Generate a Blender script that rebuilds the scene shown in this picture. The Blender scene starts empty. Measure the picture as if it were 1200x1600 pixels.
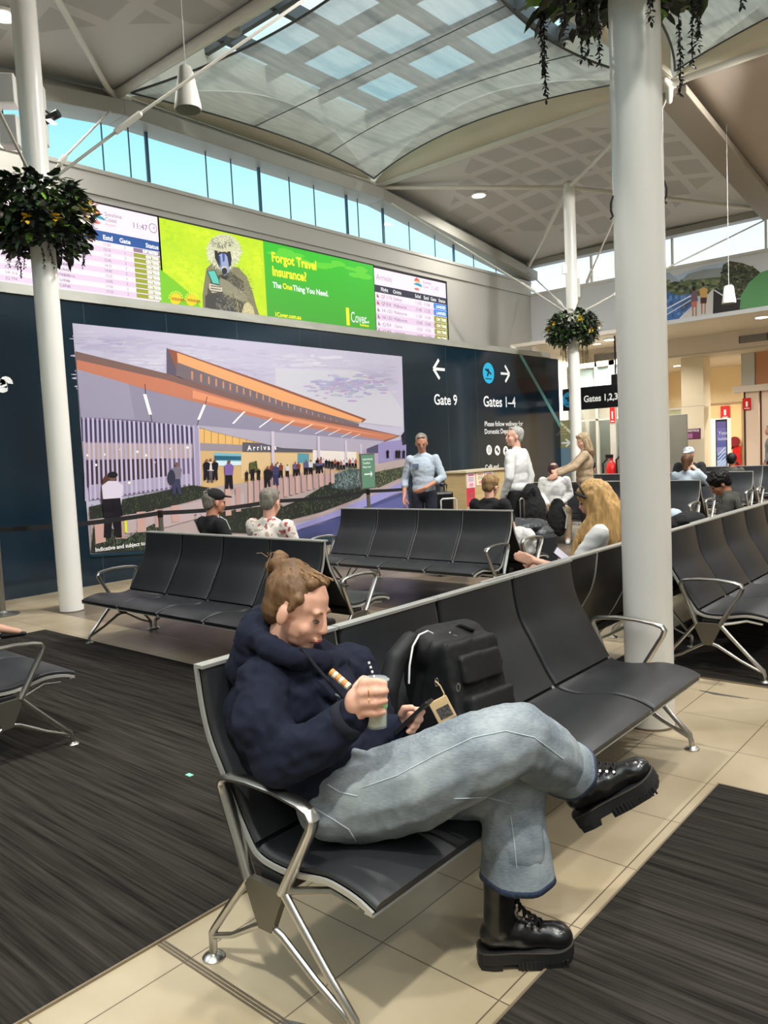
import bpy, bmesh, math, random
from mathutils import Vector, Matrix, Euler
from mathutils.geometry import tessellate_polygon
random.seed(7)
SC = bpy.context.scene
COL = SC.collection
PI = math.pi
V = Vector

# ---------------------------------------------------------------- camera
CAM_Z = 1.61
RGT = V((0.65230396, -0.75639906, -0.04857989))
UPV = V((0.08979604, 0.01347847, 0.99586897))
FWD = V((0.75261957, 0.65397155, -0.0767137))
FPX = 1213.4
CAMP = V((0, 0, CAM_Z))
cam_data = bpy.data.cameras.new('camera')
cam = bpy.data.objects.new('camera', cam_data)
COL.objects.link(cam)
cam_data.sensor_fit = 'VERTICAL'
cam_data.sensor_height = 36.0
cam_data.lens = FPX / 1600 * 36.0
cam_data.clip_start = 0.05
cam_data.clip_end = 300
_m = Matrix((RGT, UPV, -FWD)).transposed().to_4x4()
_m.translation = CAMP
cam.matrix_world = _m
SC.camera = cam
SC.view_settings.view_transform = 'Standard'
SC.view_settings.look = 'None'
SC.view_settings.gamma = 1.0
SC.view_settings.use_curve_mapping = False
SC.view_settings.exposure = 0.33

def ray(x, y):
    return FWD + RGT * ((x - 600) / FPX) - UPV * ((y - 800) / FPX)
def at_d(x, y, d):
    return CAMP + ray(x, y) * d
def at_x(x, y, X):
    r = ray(x, y); return CAMP + r * (X / r.x)
def at_y(x, y, Y):
    r = ray(x, y); return CAMP + r * (Y / r.y)
def at_z(x, y, z=0.0):
    r = ray(x, y); return CAMP + r * ((z - CAM_Z) / r.z)

# ---------------------------------------------------------------- world and lights
world = bpy.data.worlds.new('sky'); SC.world = world
world.use_nodes = True
nt = world.node_tree; nt.nodes.clear()
wo = nt.nodes.new('ShaderNodeOutputWorld'); bg = nt.nodes.new('ShaderNodeBackground')
tc = nt.nodes.new('ShaderNodeTexCoord'); sx = nt.nodes.new('ShaderNodeSeparateXYZ')
rp = nt.nodes.new('ShaderNodeValToRGB')
nt.links.new(tc.outputs['Generated'], sx.inputs[0]); nt.links.new(sx.outputs['Z'], rp.inputs[0])
nt.links.new(rp.outputs[0], bg.inputs[0]); nt.links.new(bg.outputs[0], wo.inputs[0])
rp.color_ramp.elements[0].position = 0.0; rp.color_ramp.elements[0].color = (0.85, 0.95, 1.0, 1)
e = rp.color_ramp.elements.new(0.27); e.color = (0.62, 0.93, 1.0, 1)
e = rp.color_ramp.elements.new(0.40); e.color = (0.30, 0.76, 0.94, 1)
e = rp.color_ramp.elements.new(0.50); e.color = (0.90, 0.97, 1.0, 1)
rp.color_ramp.elements[-1].position = 0.75; rp.color_ramp.elements[-1].color = (0.95, 0.98, 1.0, 1)
WORLD_STRENGTH = 1.0
SKY_E = 2.4
LAMP = 0.62          # common factor for the ceiling lamps
bg.inputs[1].default_value = WORLD_STRENGTH

def sr(r, g, b, a=1.0):
    def f(c):
        c = c / 255.0
        return c / 12.92 if c <= 0.04045 else ((c + 0.055) / 1.055) ** 2.4
    return (f(r), f(g), f(b), a)

def area_lamp(name, loc, target, size, power, color=(1, 1, 1), size_y=None):
    l = bpy.data.lights.new(name, 'AREA'); l.energy = power; l.color = color
    l.shape = 'RECTANGLE' if size_y else 'DISK'; l.size = size
    if size_y: l.size_y = size_y
    o = bpy.data.objects.new(name, l); COL.objects.link(o); o.location = loc
    o.rotation_euler = (V(target) - V(loc)).to_track_quat('-Z', 'Y').to_euler()
    return o
# soft daylight from the whole overcast-bright upper sky, coming in through the glazed roof bays
sky_data = bpy.data.lights.new('sky_dome_light', 'SUN'); sky_data.energy = SKY_E; sky_data.angle = 1.9; sky_data.color = (0.97, 0.99, 1.0)
sky_lamp = bpy.data.objects.new('sky_dome_light', sky_data); COL.objects.link(sky_lamp)
sky_lamp.rotation_euler = (V((0.05, 0.12, -1))).to_track_quat('-Z', 'Y').to_euler()
sun_data = bpy.data.lights.new('sun', 'SUN'); sun_data.energy = 1.6; sun_data.angle = 0.04; sun_data.color = (1, 0.96, 0.88)
sun = bpy.data.objects.new('sun', sun_data); COL.objects.link(sun)
sun.rotation_euler = (V((0.35, 0.28, -1))).to_track_quat('-Z', 'Y').to_euler()

# ---------------------------------------------------------------- materials
MATS = {}
def mat(name, col=(0.5, 0.5, 0.5, 1), rough=0.5, metal=0.0, spec=0.5, emit=None, estr=1.0, noise=None, bump=None, coat=0.0, trans=0.0, alpha=1.0):
    if name in MATS: return MATS[name]
    m = bpy.data.materials.new(name); m.use_nodes = True
    n = m.node_tree.nodes; L = m.node_tree.links
    b = n['Principled BSDF']
    b.inputs['Base Color'].default_value = col
    b.inputs['Roughness'].default_value = rough
    b.inputs['Metallic'].default_value = metal
    b.inputs['Specular IOR Level'].default_value = spec
    b.inputs['Coat Weight'].default_value = coat
    b.inputs['Transmission Weight'].default_value = trans
    b.inputs['Alpha'].default_value = alpha
    if emit:
        b.inputs['Emission Color'].default_value = emit; b.inputs['Emission Strength'].default_value = estr
    if noise:                      # (scale xyz, amount, detail)
        sc, amt, det = noise
        t = n.new('ShaderNodeTexCoord'); mp = n.new('ShaderNodeMapping'); mp.inputs['Scale'].default_value = sc
        nz = n.new('ShaderNodeTexNoise'); nz.inputs['Scale'].default_value = 1.0; nz.inputs['Detail'].default_value = det
        L.new(t.outputs['Object'], mp.inputs[0]); L.new(mp.outputs[0], nz.inputs['Vector'])
        r = n.new('ShaderNodeValToRGB'); r.color_ramp.elements[0].position = 0.3; r.color_ramp.elements[1].position = 0.7
        lo = tuple(max(0, c * (1 - amt)) for c in col[:3]) + (1,); hi = tuple(min(1, c * (1 + amt)) for c in col[:3]) + (1,)
        r.color_ramp.elements[0].color = lo; r.color_ramp.elements[1].color = hi
        L.new(nz.outputs['Fac'], r.inputs[0]); L.new(r.outputs[0], b.inputs['Base Color'])
    if bump:                       # (scale xyz, strength, distance)
        sc, st, di = bump
        t = n.new('ShaderNodeTexCoord'); mp = n.new('ShaderNodeMapping'); mp.inputs['Scale'].default_value = sc
        nz = n.new('ShaderNodeTexNoise'); nz.inputs['Scale'].default_value = 1.0; nz.inputs['Detail'].default_value = 3
        L.new(t.outputs['Object'], mp.inputs[0]); L.new(mp.outputs[0], nz.inputs['Vector'])
        bp = n.new('ShaderNodeBump'); bp.inputs['Strength'].default_value = st; bp.inputs['Distance'].default_value = di
        L.new(nz.outputs['Fac'], bp.inputs['Height']); L.new(bp.outputs[0], b.inputs['Normal'])
    MATS[name] = m
    return m

def vcol_mat(name, rough=0.4, emis=0.0, spec=0.5, coat=0.0):
    if name in MATS: return MATS[name]
    m = bpy.data.materials.new(name); m.use_nodes = True
    n = m.node_tree.nodes; L = m.node_tree.links; b = n['Principled BSDF']
    a = n.new('ShaderNodeVertexColor'); a.layer_name = 'Col'
    b.inputs['Roughness'].default_value = rough; b.inputs['Specular IOR Level'].default_value = spec
    b.inputs['Coat Weight'].default_value = coat
    if emis > 0:
        L.new(a.outputs[0], b.inputs['Emission Color']); b.inputs['Emission Strength'].default_value = emis
        b.inputs['Base Color'].default_value = (0.01, 0.01, 0.01, 1)
    else:
        L.new(a.outputs[0], b.inputs['Base Color'])
    MATS[name] = m
    return m

M_WALL = mat('wall_paint', sr(172, 170, 162), 0.7, noise=((0.6, 0.6, 0.6), 0.03, 2))
M_WHITE = mat('white_gloss_paint', sr(232, 230, 223), 0.25, noise=((3, 3, 1.2), 0.03, 3))
M_STEELW = mat('white_steel', sr(205, 203, 192), 0.35, noise=((2, 2, 2), 0.03, 2))
M_TRIM = mat('gutter_grey', sr(150, 148, 138), 0.5, noise=((2, 2, 2), 0.03, 2))
M_ALU = mat('polished_aluminium', sr(200, 198, 192), 0.28, metal=1.0, noise=((4, 4, 4), 0.06, 2))
M_RIM = mat('rim_aluminium', sr(190, 189, 184), 0.4, metal=0.45, noise=((4, 4, 4), 0.05, 2))
M_ALUD = mat('satin_hub_grey', sr(120, 116, 105), 0.45, metal=0.8, noise=((4, 4, 4), 0.05, 2))
M_LEATHER = mat('black_seat_leather', sr(40, 41, 44), 0.42, spec=0.45, bump=((220, 220, 220), 0.25, 0.001), noise=((5, 5, 5), 0.12, 2))
M_BLACKM = mat('black_metal', sr(24, 24, 25), 0.45, noise=((5, 5, 5), 0.1, 2))
M_BLACKP = mat('black_plastic', sr(18, 18, 20), 0.35, noise=((5, 5, 5), 0.1, 2))
M_LAMP = mat('lamp_glow', (1, 1, 1, 1), 0.5, emit=(1.0, 0.95, 0.85, 1), estr=6.0)
M_SKIN = mat('skin', sr(224, 172, 148), 0.5, spec=0.35, noise=((30, 30, 30), 0.05, 3))
M_SKIN2 = mat('skin_tanned', sr(196, 138, 112), 0.5, spec=0.35, noise=((30, 30, 30), 0.05, 3))
M_SKIN3 = mat('skin_olive', sr(172, 118, 88), 0.5, spec=0.35, noise=((30, 30, 30), 0.05, 3))

# ---------------------------------------------------------------- mesh helpers
class MB:
    def __init__(s): s.v = []; s.f = []; s.m = []
    def face(s, pts, mi=0):
        b = len(s.v); s.v += [tuple(p) for p in pts]; s.f.append(tuple(range(b, b + len(pts)))); s.m.append(mi)
    def box(s, lo, hi, mi=0, M=None):
        x0, y0, z0 = lo; x1, y1, z1 = hi
        c = [V(p) for p in ((x0,y0,z0),(x1,y0,z0),(x1,y1,z0),(x0,y1,z0),(x0,y0,z1),(x1,y0,z1),(x1,y1,z1),(x0,y1,z1))]
        if M: c = [M @ p for p in c]
        b = len(s.v); s.v += [tuple(p) for p in c]
        for q in ((0,3,2,1),(4,5,6,7),(0,1,5,4),(1,2,6,5),(2,3,7,6),(3,0,4,7)):
            s.f.append(tuple(b + i for i in q)); s.m.append(mi)
    def ring(s, c, ax, r, n, ref=None, r2=None):
        ax = V(ax).normalized()
        ref = V(ref) if ref is not None else (V((0, 0, 1)) if abs(ax.z) < 0.9 else V((1, 0, 0)))
        u = ref.cross(ax).normalized(); w = ax.cross(u)
        r2 = r if r2 is None else r2
        return [V(c) + u * (math.cos(2*PI*k/n) * r) + w * (math.sin(2*PI*k/n) * r2) for k in range(n)]
    def tube(s, pts, r, n=10, mi=0, cap=True, ref=None, r2=None):
        pts = [V(p) for p in pts]; rs = r if isinstance(r, (list, tuple)) else [r] * len(pts)
        r2s = (r2 if isinstance(r2, (list, tuple)) else [r2] * len(pts)) if r2 is not None else rs
        if ref is None:
            a0 = (pts[-1] - pts[0]).normalized() if (pts[-1] - pts[0]).length > 1e-6 else (pts[1]-pts[0]).normalized()
            ref = V((0, 0, 1)) if abs(a0.z) < 0.9 else V((1, 0, 0))
        rows = []
        for i, p in enumerate(pts):
            a = (pts[min(i+1, len(pts)-1)] - pts[max(i-1, 0)])
            k = len(s.v); s.v += [tuple(q) for q in s.ring(p, a, rs[i], n, ref, r2s[i])]; rows.append(k)
        for i in range(len(pts) - 1):
            for k in range(n):
                s.f.append((rows[i]+k, rows[i]+(k+1) % n, rows[i+1]+(k+1) % n, rows[i+1]+k)); s.m.append(mi)
        if cap:
            s.f.append(tuple(rows[0]+k for k in reversed(range(n)))); s.m.append(mi)
            s.f.append(tuple(rows[-1]+k for k in range(n))); s.m.append(mi)
    def lathe(s, c, prof, n=24, mi=0):
        rows = []
        for r, z in prof:
            k = len(s.v); s.v += [(c[0]+r*math.cos(2*PI*j/n), c[1]+r*math.sin(2*PI*j/n), c[2]+z) for j in range(n)]; rows.append(k)
        for i in range(len(prof)-1):
            for k in range(n):
                s.f.append((rows[i]+k, rows[i]+(k+1) % n, rows[i+1]+(k+1) % n, rows[i+1]+k)); s.m.append(mi)
        s.f.append(tuple(rows[0]+k for k in reversed(range(n)))); s.m.append(mi)
        s.f.append(tuple(rows[-1]+k for k in range(n))); s.m.append(mi)
    def prism(s, poly, fn0, fn1, mi=0):
        """closed slab: 2D polygon mapped by fn0 (one face) and fn1 (the other)"""
        n = len(poly); b = len(s.v)
        s.v += [tuple(fn0(p)) for p in poly] + [tuple(fn1(p)) for p in poly]
        for t in tessellate_polygon([[V((p[0], p[1], 0)) for p in poly]]):
            s.f.append((b+t[0], b+t[1], b+t[2])); s.m.append(mi); s.f.append((b+n+t[2], b+n+t[1], b+n+t[0])); s.m.append(mi)
        for k in range(n):
            s.f.append((b+k, b+(k+1) % n, b+n+(k+1) % n, b+n+k)); s.m.append(mi)
    def grid(s, fn, nu, nv, mi=0):
        b = len(s.v)
        for i in range(nu+1):
            for j in range(nv+1): s.v.append(tuple(fn(i/nu, j/nv)))
        for i in range(nu):
            for j in range(nv):
                a = b+i*(nv+1)+j; s.f.append((a, a+nv+1, a+nv+2, a+1)); s.m.append(mi)
    def build(s, name, mats, parent=None, smooth=False, bevel=0, fix=True, solid=0, sub=0, origin=None):
        me = bpy.data.meshes.new(name)
        vv = s.v
        if origin is not None: vv = [tuple(V(p) - V(origin)) for p in vv]
        me.from_pydata(vv, [], s.f)
        if not isinstance(mats, (list, tuple)): mats = [mats]
        for m in mats: me.materials.append(m)
        for p, mi in zip(me.polygons, s.m): p.material_index = mi
        if fix:
            bm = bmesh.new(); bm.from_mesh(me); bmesh.ops.remove_doubles(bm, verts=bm.verts, dist=1e-6)
            bmesh.ops.recalc_face_normals(bm, faces=bm.faces); bm.to_mesh(me); bm.free()
        o = bpy.data.objects.new(name, me); COL.objects.link(o)
        if origin is not None: o.location = origin
        if smooth:
            for p in me.polygons: p.use_smooth = True
            try: me.set_sharp_from_angle(angle=math.radians(38))
            except Exception: pass
        if solid:
            md = o.modifiers.new('thick', 'SOLIDIFY'); md.thickness = solid; md.offset = 0
        if bevel:
            md = o.modifiers.new('edge', 'BEVEL'); md.width = bevel; md.segments = 2; md.limit_method = 'ANGLE'; md.angle_limit = 0.6
        if sub:
            md = o.modifiers.new('round', 'SUBSURF'); md.levels = sub; md.render_levels = sub
        if parent: setpar(o, parent)
        return o

WR = {}
def setpar(o, parent):
    o.parent = parent
    if parent.name in WR: o.matrix_parent_inverse = WR[parent.name]
def world_root(name, loc, label=None, cat=None, group=None):
    """an Empty at the thing's base whose parts are given in world coordinates"""
    o = empty(name, loc, 0, label, cat, group); WR[o.name] = Matrix.Translation(-V(loc)); return o
def tag(o, label=None, cat=None, group=None, kind=None):
    if label: o['label'] = label
    if cat: o['category'] = cat
    if group: o['group'] = group
    if kind: o['kind'] = kind
    return o
def empty(name, loc=(0, 0, 0), rz=0.0, label=None, cat=None, group=None):
    o = bpy.data.objects.new(name, None); COL.objects.link(o); o.location = loc; o.rotation_euler = (0, 0, rz)
    o.empty_display_size = 0.1
    return tag(o, label, cat, group)
def struct(o): o['kind'] = 'structure'; return o
def copy_tree(o, parent=None):
    c = o.copy(); COL.objects.link(c); c.parent = parent
    for ch in list(o.children): copy_tree(ch, c)
    return c

# ---------------------------------------------------------------- flat printed / lit pictures on a plane
class Pict:
    """coloured shapes on a wall plane; axis 'Y': plane y=const seen from -Y, axis 'X': plane x=const seen from -X"""
    def __init__(s, axis, const): s.ax = axis; s.c = const; s.v = []; s.f = []; s.col = []; s.k = 0
    def px(s, pts):
        out = []
        for p in pts:
            q = at_y(p[0], p[1], s.c) if s.ax == 'Y' else at_x(p[0], p[1], s.c)
            out.append((q.x if s.ax == 'Y' else -q.y, q.z))
        return out
    def w(s, a, z, lay):
        o = lay * 0.0015 + s.k * 3e-6
        return (a, s.c - o, z) if s.ax == 'Y' else (s.c - o, -a, z)
    def poly(s, pts, col, lay=1):
        s.k += 1; b = len(s.v); s.v += [s.w(p[0], p[1], lay) for p in pts]
        if len(pts) == 3: tr = [(0, 1, 2)]
        else: tr = tessellate_polygon([[V((p[0], p[1], 0)) for p in pts]])
        for t in tr: s.f.append(tuple(b + i for i in t)); s.col.append(col)
    def ppx(s, pts, col, lay=1): s.poly(s.px(pts), col, lay)
    def rect(s, a0, z0, a1, z1, col, lay=1): s.poly([(a0, z0), (a1, z0), (a1, z1), (a0, z1)], col, lay)
    def ell(s, a, z, ra, rz, col, lay=1, n=24, a0=0, a1=2*PI):
        s.poly([(a+ra*math.cos(a0+(a1-a0)*k/n), z+rz*math.sin(a0+(a1-a0)*k/n)) for k in range(n)], col, lay)
    def epx(s, x, y, rx, ry, col, lay=1, n=16):
        s.ppx([(x+rx*math.cos(2*PI*k/n), y+ry*math.sin(2*PI*k/n)) for k in range(n)], col, lay)
    def line(s, p, q, w, col, lay=1):
        d = V((q[0]-p[0], q[1]-p[1])); n_ = V((-d.y, d.x)).normalized() * w / 2
        s.poly([(p[0]+n_.x, p[1]+n_.y), (p[0]-n_.x, p[1]-n_.y), (q[0]-n_.x, q[1]-n_.y), (q[0]+n_.x, q[1]+n_.y)], col, lay)
    def text(s, t, a, z, size, col, lay=2, align='LEFT', bold=0.0, sx=1.0):
        cu = bpy.data.curves.new('t', 'FONT'); cu.body = t; cu.size = size; cu.align_x = align; cu.offset = bold; cu.resolution_u = 3
        o = bpy.data.objects.new('t', cu); COL.objects.link(o)
        dg = bpy.context.evaluated_depsgraph_get(); me = bpy.data.meshes.new_from_object(o.evaluated_get(dg))
        b = len(s.v); s.v += [s.w(a + v.co.x * sx, z + v.co.y, lay) for v in me.vertices]
        for p in me.polygons: s.f.append(tuple(b + i for i in p.vertices)); s.col.append(col)
        bpy.data.objects.remove(o); bpy.data.curves.remove(cu); bpy.data.meshes.remove(me)
    def build(s, name, m, parent=None):
        me = bpy.data.meshes.new(name); me.from_pydata(s.v, [], s.f); me.materials.append(m)
        ca = me.color_attributes.new('Col', 'FLOAT_COLOR', 'CORNER')
        i = 0
        for p, c in zip(me.polygons, s.col):
            for _ in p.vertices: ca.data[i].color = c; i += 1
        # make every face look out of the wall
        bm = bmesh.new(); bm.from_mesh(me)
        for f in bm.faces:
            f.normal_update()
            if (f.normal.y if s.ax == 'Y' else f.normal.x) > 0: f.normal_flip()
        bm.to_mesh(me); bm.free()
        o = bpy.data.objects.new(name, me); COL.objects.link(o)
        if parent: setpar(o, parent)
        return o

# ---------------------------------------------------------------- soft bodies from overlapping tapered limbs
class Blob:
    def __init__(s): s.mb = MB()
    def cap(s, p0, r0, p1, r1, n=12):
        p0, p1 = V(p0), V(p1); a = p1 - p0; L = a.length
        if L < 1e-6: return s.ell(p0, (r0, r0, r0))
        a.normalize(); pts = []; rs = []
        for k in range(5):
            t = k / 4 * PI / 2
            pts.append(p0 - a * (r0 * math.cos(t))); rs.append(max(r0 * math.sin(t), r0 * 0.05))
        for k in range(5):
            t = k / 4 * PI / 2
            pts.append(p1 + a * (r1 * math.sin(t))); rs.append(max(r1 * math.cos(t), r1 * 0.05))
        s.mb.tube(pts, rs, n)
        return s
    def chain(s, pts, rs, n=12):
        for i in range(len(pts) - 1): s.cap(pts[i], rs[i], pts[i+1], rs[i+1], n)
        return s
    def ell(s, c, r, R=None, n=16):
        c = V(c); rows = []; mb = s.mb
        for i in range(n // 2 + 1):
            t = PI * i / (n // 2); t = min(max(t, 0.04), PI - 0.04)
            k = len(mb.v)
            for j in range(n):
                p = V((r[0]*math.sin(t)*math.cos(2*PI*j/n), r[1]*math.sin(t)*math.sin(2*PI*j/n), r[2]*math.cos(t)))
                if R: p = R @ p
                mb.v.append(tuple(c + p))
            rows.append(k)
        for i in range(len(rows)-1):
            for j in range(n):
                mb.f.append((rows[i]+j, rows[i+1]+j, rows[i+1]+(j+1) % n, rows[i]+(j+1) % n)); mb.m.append(0)
        mb.f.append(tuple(rows[0]+j for j in range(n))); mb.m.append(0)
        mb.f.append(tuple(rows[-1]+j for j in reversed(range(n)))); mb.m.append(0)
        return s
    def bx(s, lo, hi, M=None): s.mb.box(lo, hi, 0, M); return s
    def build(s, name, m, parent=None, voxel=0.012, smooth=4, wrinkle=None, origin=None, cut=None):
        o = s.mb.build('tmp', m, fix=True)
        md = o.modifiers.new('r', 'REMESH'); md.mode = 'VOXEL'; md.voxel_size = voxel
        if smooth:
            sm = o.modifiers.new('s', 'SMOOTH'); sm.factor = 0.5; sm.iterations = smooth
        dg = bpy.context.evaluated_depsgraph_get(); me = bpy.data.meshes.new_from_object(o.evaluated_get(dg))
        bpy.data.objects.remove(o)
        me.name = name
        if wrinkle or cut:
            me.calc_loop_triangles() if hasattr(me, 'calc_loop_triangles') else None
        if wrinkle:
            from mathutils import noise as nz
            nn = [v.normal.copy() for v in me.vertices]
            for v, nrm in zip(me.vertices, nn):
                d = 0.0
                for (sc, amp, strv) in wrinkle:
                    q = V((v.co.x*sc*strv[0], v.co.y*sc*strv[1], v.co.z*sc*strv[2]))
                    d += amp * (1 - abs(nz.noise(q)) * 2.5)
                v.co += nrm * d
        if cut:                      # keep only the side of each plane the normal points to
            bm = bmesh.new(); bm.from_mesh(me)
            for (pc, pn) in cut:
                r = bmesh.ops.bisect_plane(bm, geom=bm.verts[:] + bm.edges[:] + bm.faces[:], plane_co=pc, plane_no=pn, clear_inner=True)
                ed = [x for x in r['geom_cut'] if isinstance(x, bmesh.types.BMEdge)]
                if ed: bmesh.ops.holes_fill(bm, edges=ed, sides=0)
            bm.to_mesh(me); bm.free()
        if origin is not None:
            for v in me.vertices: v.co -= V(origin)
        me.materials.clear(); me.materials.append(m)
        for p in me.polygons: p.use_smooth = True
        ob = bpy.data.objects.new(name, me); COL.objects.link(ob)
        if origin is not None: ob.location = origin
        if parent: setpar(ob, parent)
        return ob
# ================================================================ the building
YW, XF = 11.5, 20.1            # upper left wall, upper far wall
YB = 9.86                      # printed hoarding in front of the left wall
XA, XB_, XC, XD = 0.84, 7.14, 13.44, 19.77
YR = [11.5, 4.95, -1.6, -8.15]

# ---- floor
def floor_material():
    m = mat('floor_tiles', sr(206, 186, 152), 0.32, spec=0.5)
    n = m.node_tree.nodes; L = m.node_tree.links; b = n['Principled BSDF']
    t = n.new('ShaderNodeTexCoord'); s = n.new('ShaderNodeSeparateXYZ'); L.new(t.outputs['Object'], s.inputs[0])
    def M(op, a, b_=None):
        k = n.new('ShaderNodeMath'); k.operation = op
        for i, q in enumerate((a, b_)):
            if q is None: continue
            if isinstance(q, (int, float)): k.inputs[i].default_value = q
            else: L.new(q, k.inputs[i])
        return k.outputs[0]
    def lines(ax, off, per, w):
        f = M('FRACT', M('DIVIDE', M('SUBTRACT', s.outputs[ax], off - 50 * per), per))
        return M('LESS_THAN', M('MINIMUM', f, M('SUBTRACT', 1.0, f)), w / per)
    g = M('MAXIMUM', lines('X', 1.348, 0.449, 0.0024), lines('Y', 1.21, 0.45, 0.0024))
    nz = n.new('ShaderNodeTexNoise'); nz.inputs['Scale'].default_value = 2.2; nz.inputs['Detail'].default_value = 6
    L.new(t.outputs['Object'], nz.inputs['Vector'])
    r = n.new('ShaderNodeValToRGB'); r.color_ramp.elements[0].position = 0.35; r.color_ramp.elements[1].position = 0.65
    r.color_ramp.elements[0].color = sr(164, 148, 120); r.color_ramp.elements[1].color = sr(182, 167, 140)
    L.new(nz.outputs['Fac'], r.inputs[0])
    # darker tiles, toned at random, in the area behind the second row of benches
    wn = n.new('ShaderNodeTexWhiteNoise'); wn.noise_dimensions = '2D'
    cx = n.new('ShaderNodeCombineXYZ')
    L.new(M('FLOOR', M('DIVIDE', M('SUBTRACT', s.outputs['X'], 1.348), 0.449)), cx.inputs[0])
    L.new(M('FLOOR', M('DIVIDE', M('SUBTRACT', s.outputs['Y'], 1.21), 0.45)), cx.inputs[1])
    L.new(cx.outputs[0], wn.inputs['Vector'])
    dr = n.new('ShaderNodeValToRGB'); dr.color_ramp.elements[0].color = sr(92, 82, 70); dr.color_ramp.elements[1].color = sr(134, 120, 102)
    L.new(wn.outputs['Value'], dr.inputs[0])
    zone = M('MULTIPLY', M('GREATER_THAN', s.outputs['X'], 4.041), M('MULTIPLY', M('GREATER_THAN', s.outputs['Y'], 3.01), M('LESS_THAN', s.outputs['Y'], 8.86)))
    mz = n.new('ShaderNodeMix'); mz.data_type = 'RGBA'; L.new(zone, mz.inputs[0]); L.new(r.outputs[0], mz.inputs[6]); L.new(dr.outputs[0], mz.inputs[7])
    mx = n.new('ShaderNodeMix'); mx.data_type = 'RGBA'; L.new(g, mx.inputs[0]); L.new(mz.outputs[2], mx.inputs[6]); mx.inputs[7].default_value = sr(96, 80, 66)
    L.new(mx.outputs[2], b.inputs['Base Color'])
    bp = n.new('ShaderNodeBump'); bp.inputs['Strength'].default_value = 0.4; bp.inputs['Distance'].default_value = 0.002; bp.invert = True
    L.new(g, bp.inputs['Height']); L.new(bp.outputs[0], b.inputs['Normal'])
    rr = n.new('ShaderNodeMapRange'); rr.inputs['To Min'].default_value = 0.22; rr.inputs['To Max'].default_value = 0.42
    L.new(nz.outputs['Fac'], rr.inputs[0]); L.new(rr.outputs[0], b.inputs['Roughness'])
    return m
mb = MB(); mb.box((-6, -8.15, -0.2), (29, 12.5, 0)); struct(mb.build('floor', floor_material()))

def carpet_material():
    m = mat('carpet_streaked', sr(44, 41, 37), 0.95, spec=0.1)
    n = m.node_tree.nodes; L = m.node_tree.links; b = n['Principled BSDF']
    t = n.new('ShaderNodeTexCoord'); prev = None
    outs = []
    for sc in ((95, 2.2, 1), (30, 0.9, 1)):
        mp = n.new('ShaderNodeMapping'); mp.inputs['Scale'].default_value = sc; L.new(t.outputs['Object'], mp.inputs[0])
        nz = n.new('ShaderNodeTexNoise'); nz.inputs['Scale'].default_value = 1; nz.inputs['Detail'].default_value = 3; L.new(mp.outputs[0], nz.inputs['Vector']); outs.append(nz.outputs['Fac'])
    a = n.new('ShaderNodeMath'); a.operation = 'ADD'; L.new(outs[0], a.inputs[0]); L.new(outs[1], a.inputs[1])
    r = n.new('ShaderNodeValToRGB'); L.new(a.outputs[0], r.inputs[0])
    r.color_ramp.elements[0].position = 0.0; r.color_ramp.elements[0].color = sr(25, 23, 21)
    r.color_ramp.elements[1].position = 1.0; r.color_ramp.elements[1].color = sr(62, 58, 53)
    d = n.new('ShaderNodeMath'); d.operation = 'MULTIPLY_ADD'; d.inputs[1].default_value = 1.6; d.inputs[2].default_value = -1.15
    L.new(a.outputs[0], d.inputs[0]); L.new(d.outputs[0], r.inputs[0])
    L.new(r.outputs[0], b.inputs['Base Color'])
    bp = n.new('ShaderNodeBump'); bp.inputs['Strength'].default_value = 0.6; bp.inputs['Distance'].default_value = 0.004
    L.new(a.outputs[0], bp.inputs['Height']); L.new(bp.outputs[0], b.inputs['Normal'])
    return m
CARPET = carpet_material()
def carpet(x0, y0, x1, y1, label):
    r = world_root('carpet', (x0, y0, 0), label, 'carpet', None)
    mb = MB(); mb.box((x0, y0, 0.0), (x1, y1, 0.008)); mb.build('pile', CARPET, r)
    mb = MB(); w = 0.008
    for lo, hi in (((x0-w, y0-w, 0), (x1+w, y0, 0.009)), ((x0-w, y1, 0), (x1+w, y1+w, 0.009)), ((x0-w, y0, 0), (x0, y1, 0.009)), ((x1, y0, 0), (x1+w, y1, 0.009))): mb.box(lo, hi)
    mb.build('edge_strip', mat('carpet_edge_strip', sr(140, 126, 104), 0.4, metal=0.4), r)
carpet(-5.5, 2.27, 3.53, 7.63, 'large dark streaked carpet in the left foreground beside the occupied bench')
carpet(0.7, -5.0, 3.6, 1.16, 'dark streaked carpet in the lower right corner in front of the boot')
carpet(5.2, -4.0, 10.8, 2.43, 'black carpet under the right-hand bench beyond the big white column')
# brass and steel expansion joint
mb = MB()
for dx in (-0.012, 0.0, 0.012): mb.box((1.348+dx-0.003, 1.17, 0.0), (1.348+dx+0.003, 2.255, 0.004))
tag(mb.build('expansion_joint', mat('joint_metal', sr(150, 140, 125), 0.3, metal=0.9)), 'double metal expansion joint strip crossing the beige tiles', 'floor joint')
mb = MB()
SL = mat('slate_inlay', sr(84, 86, 88), 0.4, noise=((9, 9, 9), 0.1, 2))
def inlay(pts, label):
    mb = MB(); mb.prism(pts, lambda p: (p[0], p[1], 0.003), lambda p: (p[0], p[1], 0.0))
    tag(mb.build('floor_inlay', SL), label, 'floor inlay', None)
inlay([(4.93, 1.70), (4.90, 1.60), (4.92, 1.40)], 'small dark triangular stone inlay in the tiles right of the big column')
inlay([(1.36, 1.66), (1.24, 1.52), (1.42, 1.50)], 'grey triangular stone inlay beside the near bench leg')
inlay([(4.02, 4.65), (3.80, 4.55), (3.86, 4.35)], 'black triangular stone inlay in the tiles behind the dark carpet')
inlay([(4.9, 3.6), (4.6, 3.35), (5.0, 3.1)], 'black triangular stone inlay in the darker floor near the middle benches')
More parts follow.
